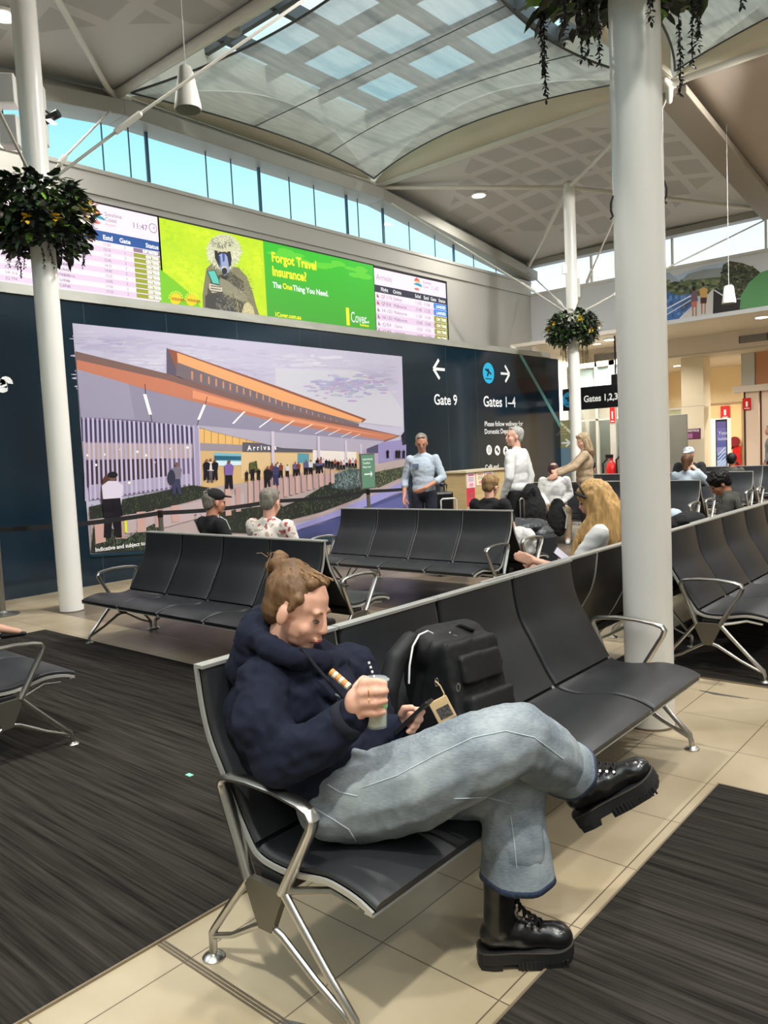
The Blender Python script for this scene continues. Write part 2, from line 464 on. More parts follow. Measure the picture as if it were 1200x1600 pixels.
q = at_z(296, 1211, 0.009)
mb = MB(); mb.box((q.x-0.012, q.y-0.02, 0.0083), (q.x+0.012, q.y+0.02, 0.011)); tag(mb.build('paper_scrap', mat('mint_paper', sr(140, 215, 185), 0.6)), 'tiny mint green scrap lying on the dark carpet', 'litter')

# ---- walls
mb = MB(); mb.box((-6, YW, 0), (XF, YW+0.3, 6.25)); struct(mb.build('wall_left', M_WALL))
mb = MB(); mb.box((-6, YW-0.035, 5.86), (XF, YW, 6.22)); mb.box((-6, YW-0.06, 6.19), (XF, YW+0.02, 6.26))
struct(mb.build('trim_1', M_WALL, bevel=0.01))
mb = MB(); mb.box((-6.2, -8.4, 0), (-6, YW+0.3, 7.2)); struct(mb.build('wall_back', M_WALL))
mb = MB(); mb.box((-6, -8.4, 0), (29, -8.15, 7.2)); struct(mb.build('wall_right', M_WALL))
M_CREAM = mat('cream_wall', sr(226, 205, 160), 0.6, noise=((1, 1, 1), 0.03, 2))
M_PALE = mat('pale_wall', sr(225, 214, 198), 0.6, noise=((1, 1, 1), 0.03, 2))
M_SOFF = mat('soffit_beige', sr(205, 196, 178), 0.6, noise=((1, 1, 1), 0.03, 2))
# upper far wall with its mural, bulkhead and lower ceiling beyond
mb = MB(); mb.box((XF, -8.15, 4.54), (XF+0.25, YW+0.3, 5.9)); mb.box((XF-0.06, -8.15, 4.5), (XF, YW, 4.6))
struct(mb.build('wall_far_upper', mat('far_wall_paint', sr(200, 203, 204), 0.6)))
mb = MB(); mb.box((XF+0.25, -8.15, 4.54), (23.6, YW+0.3, 4.64)); struct(mb.build('ceiling_bulkhead', M_SOFF))
mb = MB(); mb.box((23.5, -8.15, 4.06), (23.7, YW+0.3, 4.64)); struct(mb.build('wall_bulkhead', M_PALE))
mb = MB(); mb.box((23.5, -8.15, 4.0), (29, YW+0.3, 4.06)); struct(mb.build('ceiling_low', M_SOFF))
mb = MB(); mb.box((28.6, -8.15, 0), (29, YW+0.3, 4.0)); struct(mb.build('wall_far', M_CREAM))
mb = MB(); mb.box((XF, YW, 0), (29, YW+0.3, 4.6)); struct(mb.build('wall_left_low', M_PALE))
# clerestory glass strip of the far wall
g = struct(world_root('window_2', (XF, 2, 5.9)))
mb = MB(); mb.box((XF+0.10, -8.15, 5.9), (XF+0.13, YW, 6.7)); mb.build('pane', mat('frosted_strip', sr(225, 232, 238), 0.3, emit=sr(214, 228, 240), estr=0.85), g)
mb = MB()
for k in range(9): mb.box((XF+0.02, -8+k*2.2, 5.9), (XF+0.09, -7.95+k*2.2, 6.7))
mb.box((XF-0.02, -8.15, 5.86), (XF+0.14, YW, 5.93)); mb.build('window_frame', M_STEELW, g)

# ---- left clerestory window band
w = struct(world_root('window_1', (8, YW, 6.25)))
def eave(x):            # underside of the eave gutter along the left wall
    if x < XB_: return 7.12 - (XB_ - x) * 0.118
    if x < XC: return 7.12
    return 7.12 - (x - XC) * 0.128
mb = MB()
seg = [-6, XA, XB_, XC, XF]
for a, b in zip(seg[:-1], seg[1:]):
    za, zb = eave(a), eave(b)
    mb.face([(a, YW+0.10, 6.25), (b, YW+0.10, 6.25), (b, YW+0.10, zb+0.1), (a, YW+0.10, za+0.1)])
gm = bpy.data.materials.new('window_glass'); gm.use_nodes = True
n = gm.node_tree.nodes; L = gm.node_tree.links; n.clear()
o_ = n.new('ShaderNodeOutputMaterial'); tr = n.new('ShaderNodeBsdfTransparent'); gl = n.new('ShaderNodeBsdfGlossy'); mxs = n.new('ShaderNodeMixShader')
tr.inputs[0].default_value = (0.92, 0.98, 0.98, 1); gl.inputs['Roughness'].default_value = 0.02; mxs.inputs[0].default_value = 0.04
L.new(tr.outputs[0], mxs.inputs[1]); L.new(gl.outputs[0], mxs.inputs[2]); L.new(mxs.outputs[0], o_.inputs[0])
mb.build('pane', gm, w, fix=False)
mb = MB(); mb2 = MB()
MUL = mat('mullion_blue_grey', sr(52, 92, 116), 0.4)
for (x, y) in ((5, 190), (158, 200), (201, 220), (322, 260), (362, 280), (453, 310), (492, 330), (560, 350), (640, 380), (680, 395), (740, 410), (775, 425)):
    X = at_y(x, y, YW+0.08).x; mb.box((X-0.008, YW+0.07, 6.25), (X+0.008, YW+0.09, eave(X)+0.1))
for (x, y) in ((228, 235), (404, 290), (541, 340), (598, 360), (708, 400)):
    X = at_y(x, y, YW+0.08).x; mb2.box((X-0.014, YW+0.05, 6.25), (X+0.014, YW+0.09, eave(X)+0.1)); mb2.box((X+0.03, YW+0.05, 6.25), (X+0.036, YW+0.09, eave(X)+0.1))
mb.build('glazing_joint', MUL, w); mb2.build('glass_fin', MUL, w)
mb = MB(); mb.box((-6, YW+0.02, 6.25), (XF, YW+0.16, 6.29)); mb.build('window_sill', M_STEELW, w)

# ---- roof: tubes, gutters, ceilings, glazed bay
def bay_z(x):
    if x < XA: return 6.75
    if x < XB_: return 7.45 - (XB_ - x) * 0.118
    if x < XC: return 7.45
    return 7.45 - (x - XC) * 0.13
def ceil_mat(nm, c0, c1):
    m = mat(nm, c0, 0.8)
    n = m.node_tree.nodes; L = m.node_tree.links; b = n['Principled BSDF']
    t = n.new('ShaderNodeTexCoord'); s = n.new('ShaderNodeSeparateXYZ'); L.new(t.outputs['Object'], s.inputs[0])
    def M(op, a, b_=None):
        k = n.new('ShaderNodeMath'); k.operation = op
        for i, q in enumerate((a, b_)):
            if q is None: continue
            if isinstance(q, (int, float)): k.inputs[i].default_value = q
            else: L.new(q, k.inputs[i])
        return k.outputs[0]
    a = M('FRACT', M('DIVIDE', M('ADD', s.outputs['X'], 50), 0.95)); c = M('FRACT', M('DIVIDE', M('ADD', s.outputs['Y'], 50), 0.72))
    g = M('MULTIPLY', M('GREATER_THAN', a, 0.24), M('GREATER_THAN', c, 0.24))
    # perforated panels only in the middle of each bay
    u = M('ABSOLUTE', M('SUBTRACT', M('FRACT', M('DIVIDE', M('SUBTRACT', s.outputs['X'], XC - 63), 6.3)), 0.5))
    v = M('ABSOLUTE', M('SUBTRACT', M('FRACT', M('DIVIDE', M('SUBTRACT', s.outputs['Y'], 4.95 - 65.5), 6.55)), 0.5))
    g = M('MULTIPLY', g, M('LESS_THAN', M('ADD', u, v), 0.58))
    mx = n.new('ShaderNodeMix'); mx.data_type = 'RGBA'; L.new(g, mx.inputs[0]); mx.inputs[6].default_value = c0; mx.inputs[7].default_value = c1
    L.new(mx.outputs[2], b.inputs['Base Color'])
    return m
M_CEIL = ceil_mat('ceiling_panels', sr(196, 195, 191), sr(176, 175, 171))
M_CEILWARM = mat('ceiling_warm_lit', sr(178, 166, 152), 0.8, noise=((1, 1, 1), 0.04, 2))  # warm light on the right-hand bays, put into the ceiling colour
def bay(x0, x1, y0, y1, m):
    def f(u, v):
        x = x0 + (x1-x0)*u; y = y0 + (y1-y0)*v
        return (x, y, bay_z(min(max(x, x0+1e-4), x1-1e-4)) + 0.10 + 0.42*math.sin(PI*u)*math.sin(PI*v))
    mb = MB(); mb.grid(f, 14, 14); o = mb.build('ceiling', m, smooth=True, fix=False)
    # upper skin so that the roof is closed from above
    struct(o); o.modifiers.new('t', 'SOLIDIFY').thickness = -0.12
for j in range(3):
    bay(XA, XB_, YR[j+1], YR[j], M_CEIL)
    bay(XC, XD+0.5, YR[j+1], YR[j], M_CEIL if j == 0 else M_CEILWARM)
# main tubes
def tube_thing(name, pts, r, label, cat, m=M_STEELW, group=None, n=12):
    mb = MB(); mb.tube(pts, r, n); o = mb.build(name, m, smooth=True, origin=pts[0])
    return tag(o, label, cat, group)
tube_thing('roof_beam', [(XB_, 11.5, 7.5), (XB_, -8.1, 7.5)], 0.075, 'white tubular roof beam on the left side of the shaded skylight', 'roof beam')
tube_thing('roof_beam', [(XC, 11.5, 7.5), (XC, -8.1, 7.5)], 0.085, 'white tubular roof beam on the right side of the shaded skylight', 'roof beam')
# eave gutters along left wall
for (a, b, lab) in ((XA, XB_, 'grey eave gutter above the clerestory glass at far left'), (XB_, XC, 'level grey eave gutter under the end of the shaded skylight'), (XC, XD+0.3, 'sloping grey eave gutter above the clerestory glass at right')):
    mb = MB(); za, zb = eave(a+1e-3), eave(b-1e-3)
    prof = [(-0.28, 0.0), (0.25, 0.0), (0.25, 0.42), (-0.06, 0.42), (-0.12, 0.28), (-0.28, 0.24)]
    n0 = len(prof); base = len(mb.v)
    mb.v += [(a, YW+p[0], za+p[1]) for p in prof] + [(b, YW+p[0], zb+p[1]) for p in prof]
    for k in range(n0): mb.f.append((k, (k+1) % n0, n0+(k+1) % n0, n0+k)); mb.m.append(0)
    mb.f.append(tuple(range(n0))); mb.m.append(0); mb.f.append(tuple(range(n0, 2*n0))); mb.m.append(0)
    tag(mb.build('eave_gutter', M_TRIM, bevel=0.01), lab, 'gutter')
# far eave and cross valley beams
def boxbeam(p, q, w, h, name, label, m, cat='roof beam'):
    p, q = V(p), V(q); d = (q-p).normalized(); s_ = V((0, 0, 1)).cross(d).normalized() * w/2; u = V((0, 0, h))
    mb = MB(); c = [p-s_, p+s_, p+s_+u, p-s_+u, q-s_, q+s_, q+s_+u, q-s_+u]
    mb.v = [tuple(x) for x in c]; mb.f = [(0,1,2,3), (4,7,6,5), (0,4,5,1), (1,5,6,2), (2,6,7,3), (3,7,4,0)]; mb.m = [0]*6
    return tag(mb.build(name, m, bevel=0.015), label, cat)
boxbeam((XD+0.1, 11.4, 6.60), (XD+0.1, -8.0, 6.60), 0.30, 0.16, 'eave_beam', 'grey eave beam above the frosted strip window of the far wall', M_TRIM)
boxbeam((XC+0.1, 4.95, 7.28), (XD, 4.95, 6.50), 0.50, 0.14, 'valley_beam', 'brown-grey valley beam sloping down from the node behind the big column', mat('valley_grey', sr(140, 130, 116), 0.5))
boxbeam((XC+0.1, -1.6, 7.28), (XD, -1.6, 6.50), 0.50, 0.14, 'valley_beam', 'grey valley beam sloping down at the right, outside the picture', MATS['valley_grey'])
boxbeam((XA, 4.95, 6.60), (XB_, 4.95, 7.33), 0.4, 0.14, 'valley_beam', 'grey valley beam between the two left roof bays', MATS['valley_grey'])

# lining and shade sail of the glazed bays
M_LIN = mat('skylight_lining', sr(205, 200, 180), 0.6, noise=((1, 1, 1), 0.03, 2))
def sail_material():
    m = bpy.data.materials.new('shade_cloth'); m.use_nodes = True; n = m.node_tree.nodes; L = m.node_tree.links; n.clear()
    o = n.new('ShaderNodeOutputMaterial'); t = n.new('ShaderNodeBsdfTransparent'); tl = n.new('ShaderNodeBsdfTranslucent'); df = n.new('ShaderNodeBsdfDiffuse')
    a = n.new('ShaderNodeMixShader'); b = n.new('ShaderNodeMixShader')
    tc = n.new('ShaderNodeTexCoord'); mp = n.new('ShaderNodeMapping'); mp.inputs['Scale'].default_value = (1.5, 9, 1)
    nz = n.new('ShaderNodeTexNoise'); nz.inputs['Scale'].default_value = 1.5; nz.inputs['Detail'].default_value = 5
    L.new(tc.outputs['Object'], mp.inputs[0]); L.new(mp.outputs[0], nz.inputs['Vector'])
    r = n.new('ShaderNodeValToRGB'); r.color_ramp.elements[0].position = 0.3; r.color_ramp.elements[0].color = sr(158, 160, 154); r.color_ramp.elements[1].position = 0.7; r.color_ramp.elements[1].color = sr(180, 181, 173)
    L.new(nz.outputs['Fac'], r.inputs[0]); L.new(r.outputs[0], tl.inputs[0]); L.new(r.outputs[0], df.inputs[0])
    t.inputs[0].default_value = (0.75, 0.78, 0.78, 1)
    a.inputs[0].default_value = 0.45; L.new(tl.outputs[0], a.inputs[1]); L.new(df.outputs[0], a.inputs[2])
    b.inputs[0].default_value = 0.42; L.new(a.outputs[0], b.inputs[1]); L.new(t.outputs[0], b.inputs[2]); L.new(b.outputs[0], o.inputs[0])
    return m
SAIL = sail_material()
M_MULL = mat('skylight_mullion', sr(70, 74, 76), 0.5)
def glazed_bay(x0, x1, y0, y1, view):
    zb = 7.45
    mb = MB()
    def edge(p, q, inw):
        p, q, inw = V(p), V(q), V(inw)
        def f(u, v):
            s = math.sin(PI*u)
            return p + (q-p)*u + inw*(0.75*s*v) + V((0, 0, 0.05 + 0.55*s*v))
        mb.grid(f, 20, 3)
    edge((x0, y0, zb), (x0, y1, zb), (1, 0, 0)); edge((x1, y0, zb), (x1, y1, zb), (-1, 0, 0))
    edge((x0, y1, zb), (x1, y1, zb), (0, -1, 0)); edge((x0, y0, zb), (x1, y0, zb), (0, 1, 0))
    struct(mb.build('trim_lining', M_LIN, smooth=True, fix=False, solid=0.03))
    # outer roof skirt closing the gap between lining and glass
    mb = MB()
    for lo, hi in (((x0-0.1, y0, 7.5), (x0, y1, 9.0)), ((x1, y0, 7.5), (x1+0.1, y1, 9.0)), ((x0, y1-0.05, 7.5), (x1, y1+0.05, 9.0)), ((x0, y0-0.05, 7.5), (x1, y0+0.05, 9.0))): mb.box(lo, hi)
    struct(mb.build('trim_upstand', M_STEELW))
    sk = struct(world_root('window_skylight', ((x0+x1)/2, (y0+y1)/2, 9.0)))
    mb = MB(); mb.face([(x0, y0, 9.02), (x1, y0, 9.02), (x1, y1, 9.02), (x0, y1, 9.02)]); mb.build('pane', gm, sk, fix=False)
    mb = MB(); k = 0
    x = x0 + 0.35
    while x < x1: mb.box((x-0.045, y0, 8.72), (x+0.045, y1, 8.98)); x += 1.4
    y = y0 + 0.5
    while y < y1: mb.box((x0, y-0.05, 8.74), (x1, y+0.05, 9.0)); y += 1.35
    mb.build('glazing_bar', M_MULL, sk)
    cx, cy = (x0+x1)/2, (y0+y1)/2
    def g(u, v):
        a, b = 2*u-1, 2*v-1
        dx = (x1-x0)/2 - 0.12 - 0.62*(1-b*b); dy = (y1-y0)/2 - 0.12 - 0.55*(1-a*a)
        return (cx + a*dx, cy + b*dy, 7.56 + 0.10*(a*a-b*b))
    mb = MB(); mb.grid(g, 22, 22); s = mb.build('shade_sail', SAIL, smooth=True, fix=False)
    tag(s, view, 'shade sail')
    rim = MB(); P4 = []
    for k in range(23): P4.append(V(g(k/22, 0)))
    for k in range(23): P4.append(V(g(1, k/22)))
    for k in range(23): P4.append(V(g(1-k/22, 1)))
    for k in range(23): P4.append(V(g(0, 1-k/22)))
    rim.tube(P4, 0.018, 6, cap=False); rim.build('hem', mat('sail_hem', sr(70, 72, 72), 0.7), s, smooth=True)
    mb = MB()
    for t in (0.36, 0.68):
        mb.tube([V(g(t, k/10)) + V((0, 0, -0.004)) for k in range(11)], 0.009, 5)
    mb.build('seam', MATS['sail_hem'], s)
glazed_bay(XB_+0.08, XC-0.08, 5.0, 11.45, 'large grey mesh shade sail stretched under the skylight beside the clerestory windows')
glazed_bay(XB_+0.08, XC-0.08, -1.55, 4.9, 'grey mesh shade sail glimpsed at the top right beyond the big column planter')
glazed_bay(XB_+0.08, XC-0.08, -8.1, -1.65, 'grey mesh shade sail of the third bay, behind the viewer')
# rear bays (behind the camera): flat ceiling with glazed openings
mb = MB()
mb.box((-6, -8.15, 6.9), (-4.9, YW, 7.0)); mb.box((0.2, -8.15, 6.9), (XA, YW, 7.0))
for y in (11.5, 4.95, -1.6): mb.box((-4.9, y-1.2, 6.9), (0.2, y, 7.0))
mb.box((-4.9, -8.15, 6.9), (0.2, -7.6, 7.0)); struct(mb.build('ceiling_rear', M_CEIL))
mb = MB(); mb.face([(-6, -8.15, 9.0), (XA, -8.15, 9.0), (XA, YW, 9.0), (-6, YW, 9.0)]); sk = struct(world_root('window_rear_skylight', (-2, 2, 9))); mb.build('pane', gm, sk, fix=False)

# ---- columns, struts and rods
def rods(c, top, pz, nodes, where):
    for (nd, lab) in nodes:
        p = V((c[0], c[1], top)); q = V(nd)
        d = (q-p); st = p + d.normalized()*0.12
        tube_thing('roof_strut', [st, q + V((0, 0, -0.05))], 0.045, 'white roof strut from %s top to %s' % (where, lab), 'roof strut')
        st = V((c[0], c[1], pz)); dd = (q - st).normalized(); a = st + dd*0.13
        r = MB(); r.tube([a, a+dd*0.9, a+dd*0.92, a+dd*1.25, a+dd*1.27, q+V((0, 0, -0.16))], [0.017, 0.017, 0.034, 0.034, 0.017, 0.017], 8)
        tag(r.build('tie_rod', M_STEELW, smooth=True, origin=a), 'thin tie rod from %s planter to %s' % (where, lab), 'tie rod')
def column(c, r, top, label, extra=None):
    root = world_root('column', (c[0], c[1], 0), label, 'column')
    mb = MB(); mb.lathe((c[0], c[1], 0), [(r, 0.0), (r, 0.4), (r, 2.4), (r, top)], 40); mb.build('shaft', M_WHITE, root, smooth=True)
    mb = MB(); mb.lathe((c[0], c[1], 0), [(r+0.004, 0.0), (r+0.004, 0.012)], 40); mb.build('floor_seal', mat('floor_seal', sr(120, 108, 92), 0.6), root)
    mb = MB(); mb.lathe((c[0], c[1], top), [(r*0.95, -0.02), (r*0.95, 0.02), (r*0.5, 0.07)], 24); mb.build('cap', M_STEELW, root, smooth=True)
    return root
C1, C2, C3 = (4.20, 8.38), (4.207, 1.727), (16.4, 8.32)
c1r = column(C1, 0.130, 7.36, 'tall white column at left in front of the dark printed wall')
c2r = column(C2, 0.133, 7.40, 'big white column at right, nearest to the viewer')
c3r = column(C3, 0.130, 7.36, 'distant white column beside the hanging gates sign')
rods(C1, 7.3, 4.62, [((XB_, 11.5, 7.5), 'the left wall corner'), ((XB_, 4.95, 7.5), 'the skylight corner overhead'), ((XA, 11.5, 6.75), 'the left edge of the view'), ((XA, 4.95, 6.75), 'the near left bay corner')], 'the left column')
rods(C3, 7.3, 4.45, [((XC, 11.5, 7.5), 'the skylight corner on the wall'), ((XC, 4.95, 7.5), 'the node behind the big column'), ((XD-0.1, 11.3, 6.62), 'the far wall corner'), ((XD, 4.95, 6.72), 'the far eave')], 'the distant column')
rods(C2, 7.34, 4.75, [((XB_, 4.95, 7.5), 'the upper skylight corner'), ((XB_, -1.6, 7.5), 'the right skylight corner')], 'the big column')
# cast nodes
for (p, lab) in (((XB_, 11.42, 7.5), 'cast steel roof node at the left end of the skylight by the wall'), ((XC, 11.42, 7.5), 'cast steel roof node at the right end of the skylight by the wall'), ((XC, 4.95, 7.46), 'cast steel roof node just right of the big column'), ((XB_, 4.95, 7.46), 'cast steel roof node above the left column rods')):
    b = Blob()
    for d in ((0.22, 0, 0), (-0.2, 0, 0.02), (0, 0.2, 0), (0, -0.3, 0), (0, 0, -0.26)): b.cap(p, 0.075, V(p)+V(d), 0.05)
    o = b.build('roof_node', M_STEELW, voxel=0.02, smooth=2, origin=p); tag(o, lab, 'roof node')
# C1 speakers, light bar
M_GREYP = mat('grey_plastic', sr(170, 170, 168), 0.4, noise=((3, 3, 3), 0.04, 2))
def wallbox(px, d, size, name, label, cat):
    p = at_d(px[0], px[1], d); r = world_root(name, p, label, cat)
    hx, hz = size[0]/2, size[1]/2
    M = Matrix.Translation(p) @ Matrix.Rotation(math.radians(-40), 4, 'Z')
    mb = MB(); mb.box((-hx, -size[2]/2, -hz), (hx, size[2]/2, hz), 0, M); mb.build('housing', M_WHITE, r, bevel=0.015)
    mb = MB(); mb.box((-hx*0.85, -size[2]/2-0.004, -hz*0.9), (hx*0.85, -size[2]/2+0.001, hz*0.9), 0, M); mb.build('grille', M_GREYP, r)
    return r
wallbox((12, 143), 8.75, (0.20, 0.33, 0.2), 'loudspeaker', 'upper white loudspeaker box on the left column', 'loudspeaker')
wallbox((17, 207), 8.75, (0.20, 0.33, 0.2), 'loudspeaker', 'lower white loudspeaker box on the left column', 'loudspeaker')
wallbox((66, 182), 8.85, (0.09, 0.66, 0.12), 'light_bar', 'slim white vertical box on the right side of the left column', 'light fitting')
p = at_d(68, 190, 8.85); q = at_d(92, 177, 8.8)
r = world_root('spotlight', p, 'small black spotlight on an arm beside the left column', 'spotlight')
mb = MB(); mb.tube([at_d(64, 168, 8.85), at_d(80, 180, 8.82)], 0.012, 6); mb.build('arm', M_BLACKP, r)
mb = MB(); mb.tube([p, q], 0.045, 14); mb.build('lamp_head', M_BLACKP, r, smooth=True)
mb = MB(); mb.box((-0.07, -0.03, -0.004), (0.07, 0.03, 0.004), 0, Matrix.Translation((p+q)/2 - V((0, 0, 0.05))) @ Matrix.Rotation(0.6, 4, 'Z')); mb.build('lens', mat('lamp_dim', (1, 1, 1, 1), 0.5, emit=(1, 0.95, 0.85, 1), estr=2.5), r)
# C3 flood lamp
p = at_d(886, 422, 17.55)
r = world_root('floodlight', p, 'bright floodlight on the distant column above its planter', 'floodlight')
M = Matrix.Translation(p) @ Matrix.Rotation(math.radians(-42), 4, 'Z')
mb = MB(); mb.box((-0.12, -0.06, -0.09), (0.12, 0.03, 0.1), 0, M); mb.build('housing', M_WHITE, r, bevel=0.01)
mb = MB(); mb.box((-0.10, -0.075, -0.07), (0.10, -0.062, 0.08), 0, M); mb.build('lens', M_LAMP, r)
p = at_d(896, 450, 17.65)
wallbox((897, 450), 17.6, (0.24, 0.42, 0.14), 'junction_box', 'white control box on the distant column below the floodlight', 'control box')

# ---- pendant loudspeakers
def pendant(p, h, r0, r1, ceil, label, m):
    r = world_root('pendant_speaker', p, label, 'pendant loudspeaker')
    mb = MB(); mb.lathe(p, [(r0*0.3, h), (r0*0.8, h*0.98), (r0, h*0.9), (r1*0.97, h*0.15), (r1, h*0.05), (r1*0.98, 0.0)], 28); mb.build('shade', m, r, smooth=True)
    mb = MB(); mb.lathe((p[0], p[1], p[2]-0.004), [(r1*0.9, 0), (r1*0.9, 0.01)], 28); mb.build('grille', M_BLACKM, r)
    mb = MB(); mb.tube([(p[0], p[1], p[2]+h*0.97), (p[0], p[1], ceil)], 0.006, 6); mb.build('cable', M_GREYP, r)
p = at_x(294, 172, 5.5); pendant(p, 0.47, 0.08, 0.15, 7.4, 'grey cone-shaped pendant loudspeaker hanging in front of the left clerestory windows', mat('speaker_grey', sr(178, 177, 168), 0.5))
p = at_x(1139, 474, 15.5); pendant(p, 0.33, 0.085, 0.125, 7.3, 'white pendant loudspeaker hanging in front of the far wall mural', M_WHITE)

# ---- downlights in ceilings
def downlight(x, y, z, label, power, r=0.13, group=None):
    d = world_root('downlight', (x, y, z), label, 'downlight', group)
    mb = MB(); mb.lathe((x, y, z), [(r, -0.02), (r*1.15, -0.02), (r*1.15, 0.02)], 24); mb.build('trim_ring', M_WHITE, d, smooth=True)
    mb = MB(); mb.lathe((x, y, z-0.026), [(r*0.9, -0.002), (r*0.9, 0.004)], 20); mb.build('lens', M_LAMP, d)
    l = bpy.data.lights.new('downlight_lamp', 'AREA'); l.shape = 'DISK'; l.size = r*1.8; l.energy = power*LAMP; l.color = (1.0, 0.97, 0.92); l.spread = math.radians(150)
    o = bpy.data.objects.new('downlight_lamp', l); COL.objects.link(o); o.location = (x, y, z-0.04); o.parent = d; o.matrix_parent_inverse = WR[d.name]
def ceil_at(x, y):
    lo = [(XA, XB_), (XC, XD+0.5)]
    x0, x1 = lo[0] if x < XB_ else lo[1]
    k = 0 if y > 4.95 else (1 if y > -1.6 else 2)
    y1, y0 = YR[k], YR[k+1]
    return bay_z(x) + 0.10 + 0.42*math.sin(PI*(x-x0)/(x1-x0))*math.sin(PI*(y-y0)/(y1-y0))
# the one seen in the right bay, found where its sight line meets the ceiling
def meet(px):
    r_ = ray(*px)
    lo, hi = 5.0, 30.0
    for _ in range(60):
        m_ = (lo+hi)/2; q = CAMP + r_*m_
        if XC < q.x < XD+0.4 or q.x < XB_: c = ceil_at(q.x, q.y)
        else: c = 7.5
        if q.z > c: hi = m_
        else: lo = m_
    return CAMP + r_*lo
q = meet((748, 304)); downlight(q.x, q.y, ceil_at(q.x, q.y)-0.01, 'lit downlight in the right roof bay near the skylight corner', 130, 0.16)
q = meet((4, 22)); downlight(q.x, q.y, ceil_at(q.x, q.y)-0.01, 'lit downlight in the upper left corner of the ceiling', 130, 0.16)
for (x, y) in ((3.0, 3.2), (5.6, 0.2), (2.2, -0.4), (5.2, -4.5), (1.8, -3.6), (15.6, 2.8), (17.8, 0.6), (16, -3.4)):  # unseen downlights added for even fill light in the hall
    downlight(x, y, ceil_at(x, y)-0.01, 'added ceiling downlight outside the picture, filling the hall with light', 150, 0.16, 'added ceiling downlights outside the picture')
for (x, y, lab) in ((952, 530, 'small lit downlight in the soffit just left of the big column'), (1190, 495, 'lit downlight in the soffit under the far wall mural at the right edge')):
    q = at_z(x, y, 4.53); downlight(q.x, q.y, 4.53, lab, 110, 0.16)
for (x, y, z) in ((22, 0, 4.53), (26, 9.5, 3.99), (26, 6.2, 3.99), (26, 3, 3.99), (22, 10.4, 4.53)):
    downlight(x, y, z, 'lit downlight in the low ceiling of the gate corridor', 190, 0.12, 'corridor downlights')
for (x, y, lab) in ((535/2+0, 218/2, 'small black ceiling camera dome beside the skylight lining'),):
    q = V((7.75, 9.2, 7.86)); mb = MB(); mb.lathe(q, [(0.02, -0.07), (0.10, -0.05), (0.13, -0.01), (0.13, 0.02)], 20); tag(mb.build('smoke_detector', M_GREYP, smooth=True), 'round smoke detector beside the left edge of the skylight', 'smoke detector')

# unseen floodlights added as fill light on the roof beam lines, out of the picture, aimed at the hoarding and the concourse
def flood(p, tgt, power, label):
    r = world_root('floodlight', p, label, 'floodlight'); q = (V(tgt)-V(p)).to_track_quat('-Z', 'Y').to_matrix().to_4x4(); q.translation = V(p)
    mb = MB(); mb.box((-.22, -.12, -.02), (.22, .12, .10), 0, q); mb.build('housing', M_WHITE, r, bevel=0.01)
    mb = MB(); mb.box((-.19, -.09, -.026), (.19, .09, -.021), 0, q); mb.build('lens', M_LAMP, r)
    mb = MB(); mb.tube([V(p), V((p[0], p[1], 7.48))], 0.02, 8); mb.build('bracket', M_STEELW, r)
    l = bpy.data.lights.new('added_fill_lamp', 'AREA'); l.shape = 'RECTANGLE'; l.size = .38; l.size_y = .18; l.energy = power; l.color = (1, 0.98, 0.95); l.spread = math.radians(110)
    o = bpy.data.objects.new('added_fill_lamp', l); COL.objects.link(o); q2 = q.copy(); q2.translation = V(p) + (V(tgt)-V(p)).normalized()*0.04; o.matrix_world = q2; o.parent = r; o.matrix_parent_inverse = WR[r.name]
for (p, t, w_, lab) in (((7.14, 4.3, 7.2), (4.5, 9.86, 2.2), 85, 'added unseen floodlight over the left bay, brightening the hoarding'), ((7.14, 3.6, 7.2), (9.5, 9.86, 2.2), 100, 'added unseen floodlight brightening the terminal picture'),
                        ((13.44, 2.8, 7.2), (15.0, 9.86, 1.8), 130, 'added unseen floodlight brightening the gate directions'), ((13.44, 1.8, 7.2), (16.5, 4.5, 0.5), 190, 'added unseen floodlight brightening the far bench rows'), ((7.14, 0.6, 7.2), (7.5, 4.5, 0.5), 130, 'added unseen floodlight brightening the centre benches')):
    flood(p, t, w_, lab)
# ================================================================ printed hoarding on the left
h = world_root('hoarding', (10, YB+0.1, 0), 'long dark navy printed hoarding wall with gate directions and a large terminal picture', 'hoarding wall')
mb = MB(); mb.box((-1.5, YB, 0.0), (18.55, YB+0.12, 3.80)); 
mb.build('panel', mat('navy_print', sr(20, 38, 50), 0.13, spec=0.6, noise=((0.8, 0.8, 0.8), 0.25, 2)), h)
mb = MB(); mb.box((-1.5, YB-0.02, 3.80), (18.1, YB+0.35, 3.93)); mb.box((-1.5, YB-0.035, 3.80), (18.1, YB-0.015, 3.86))
mb.build('top_ledge', mat('galvanised_ledge', sr(172, 172, 162), 0.45, metal=0.3, noise=((2, 2, 9), 0.1, 3)), h)
pj = Pict('Y', YB-0.001)
SEAM = sr(60, 84, 92)
for (x, y) in ((133, 520), (262, 540), (372, 550), (468, 530), (500, 540), (698, 600), (745, 620)):
    a = at_y(x, y, YB).x; pj.rect(a-0.004, 0.02, a+0.004, 3.78, SEAM, 1)
pj.ppx([(806, 546), (811, 547), (876, 662), (874, 668)], sr(92, 150, 150), 2)
pj.ppx([(797, 541), (803, 541), (811, 547), (806, 548)], sr(225, 225, 215), 1)
WHT = sr(240, 242, 240)
def hx(x, y): return pj.px([(x, y)])[0]
def txt(t, x, y, hpx, col=WHT, bold=0.005, sx=1.0):
    a, z = hx(x, y); z2 = hx(x, y-hpx)[1]; pj.text(t, a, z, (z2-z)*1.38, col, 3, bold=bold, sx=sx)
txt('Gate 9', 678, 632, 17, sx=0.98); txt('Gates 1–4', 755, 635, 17, sx=1.0)
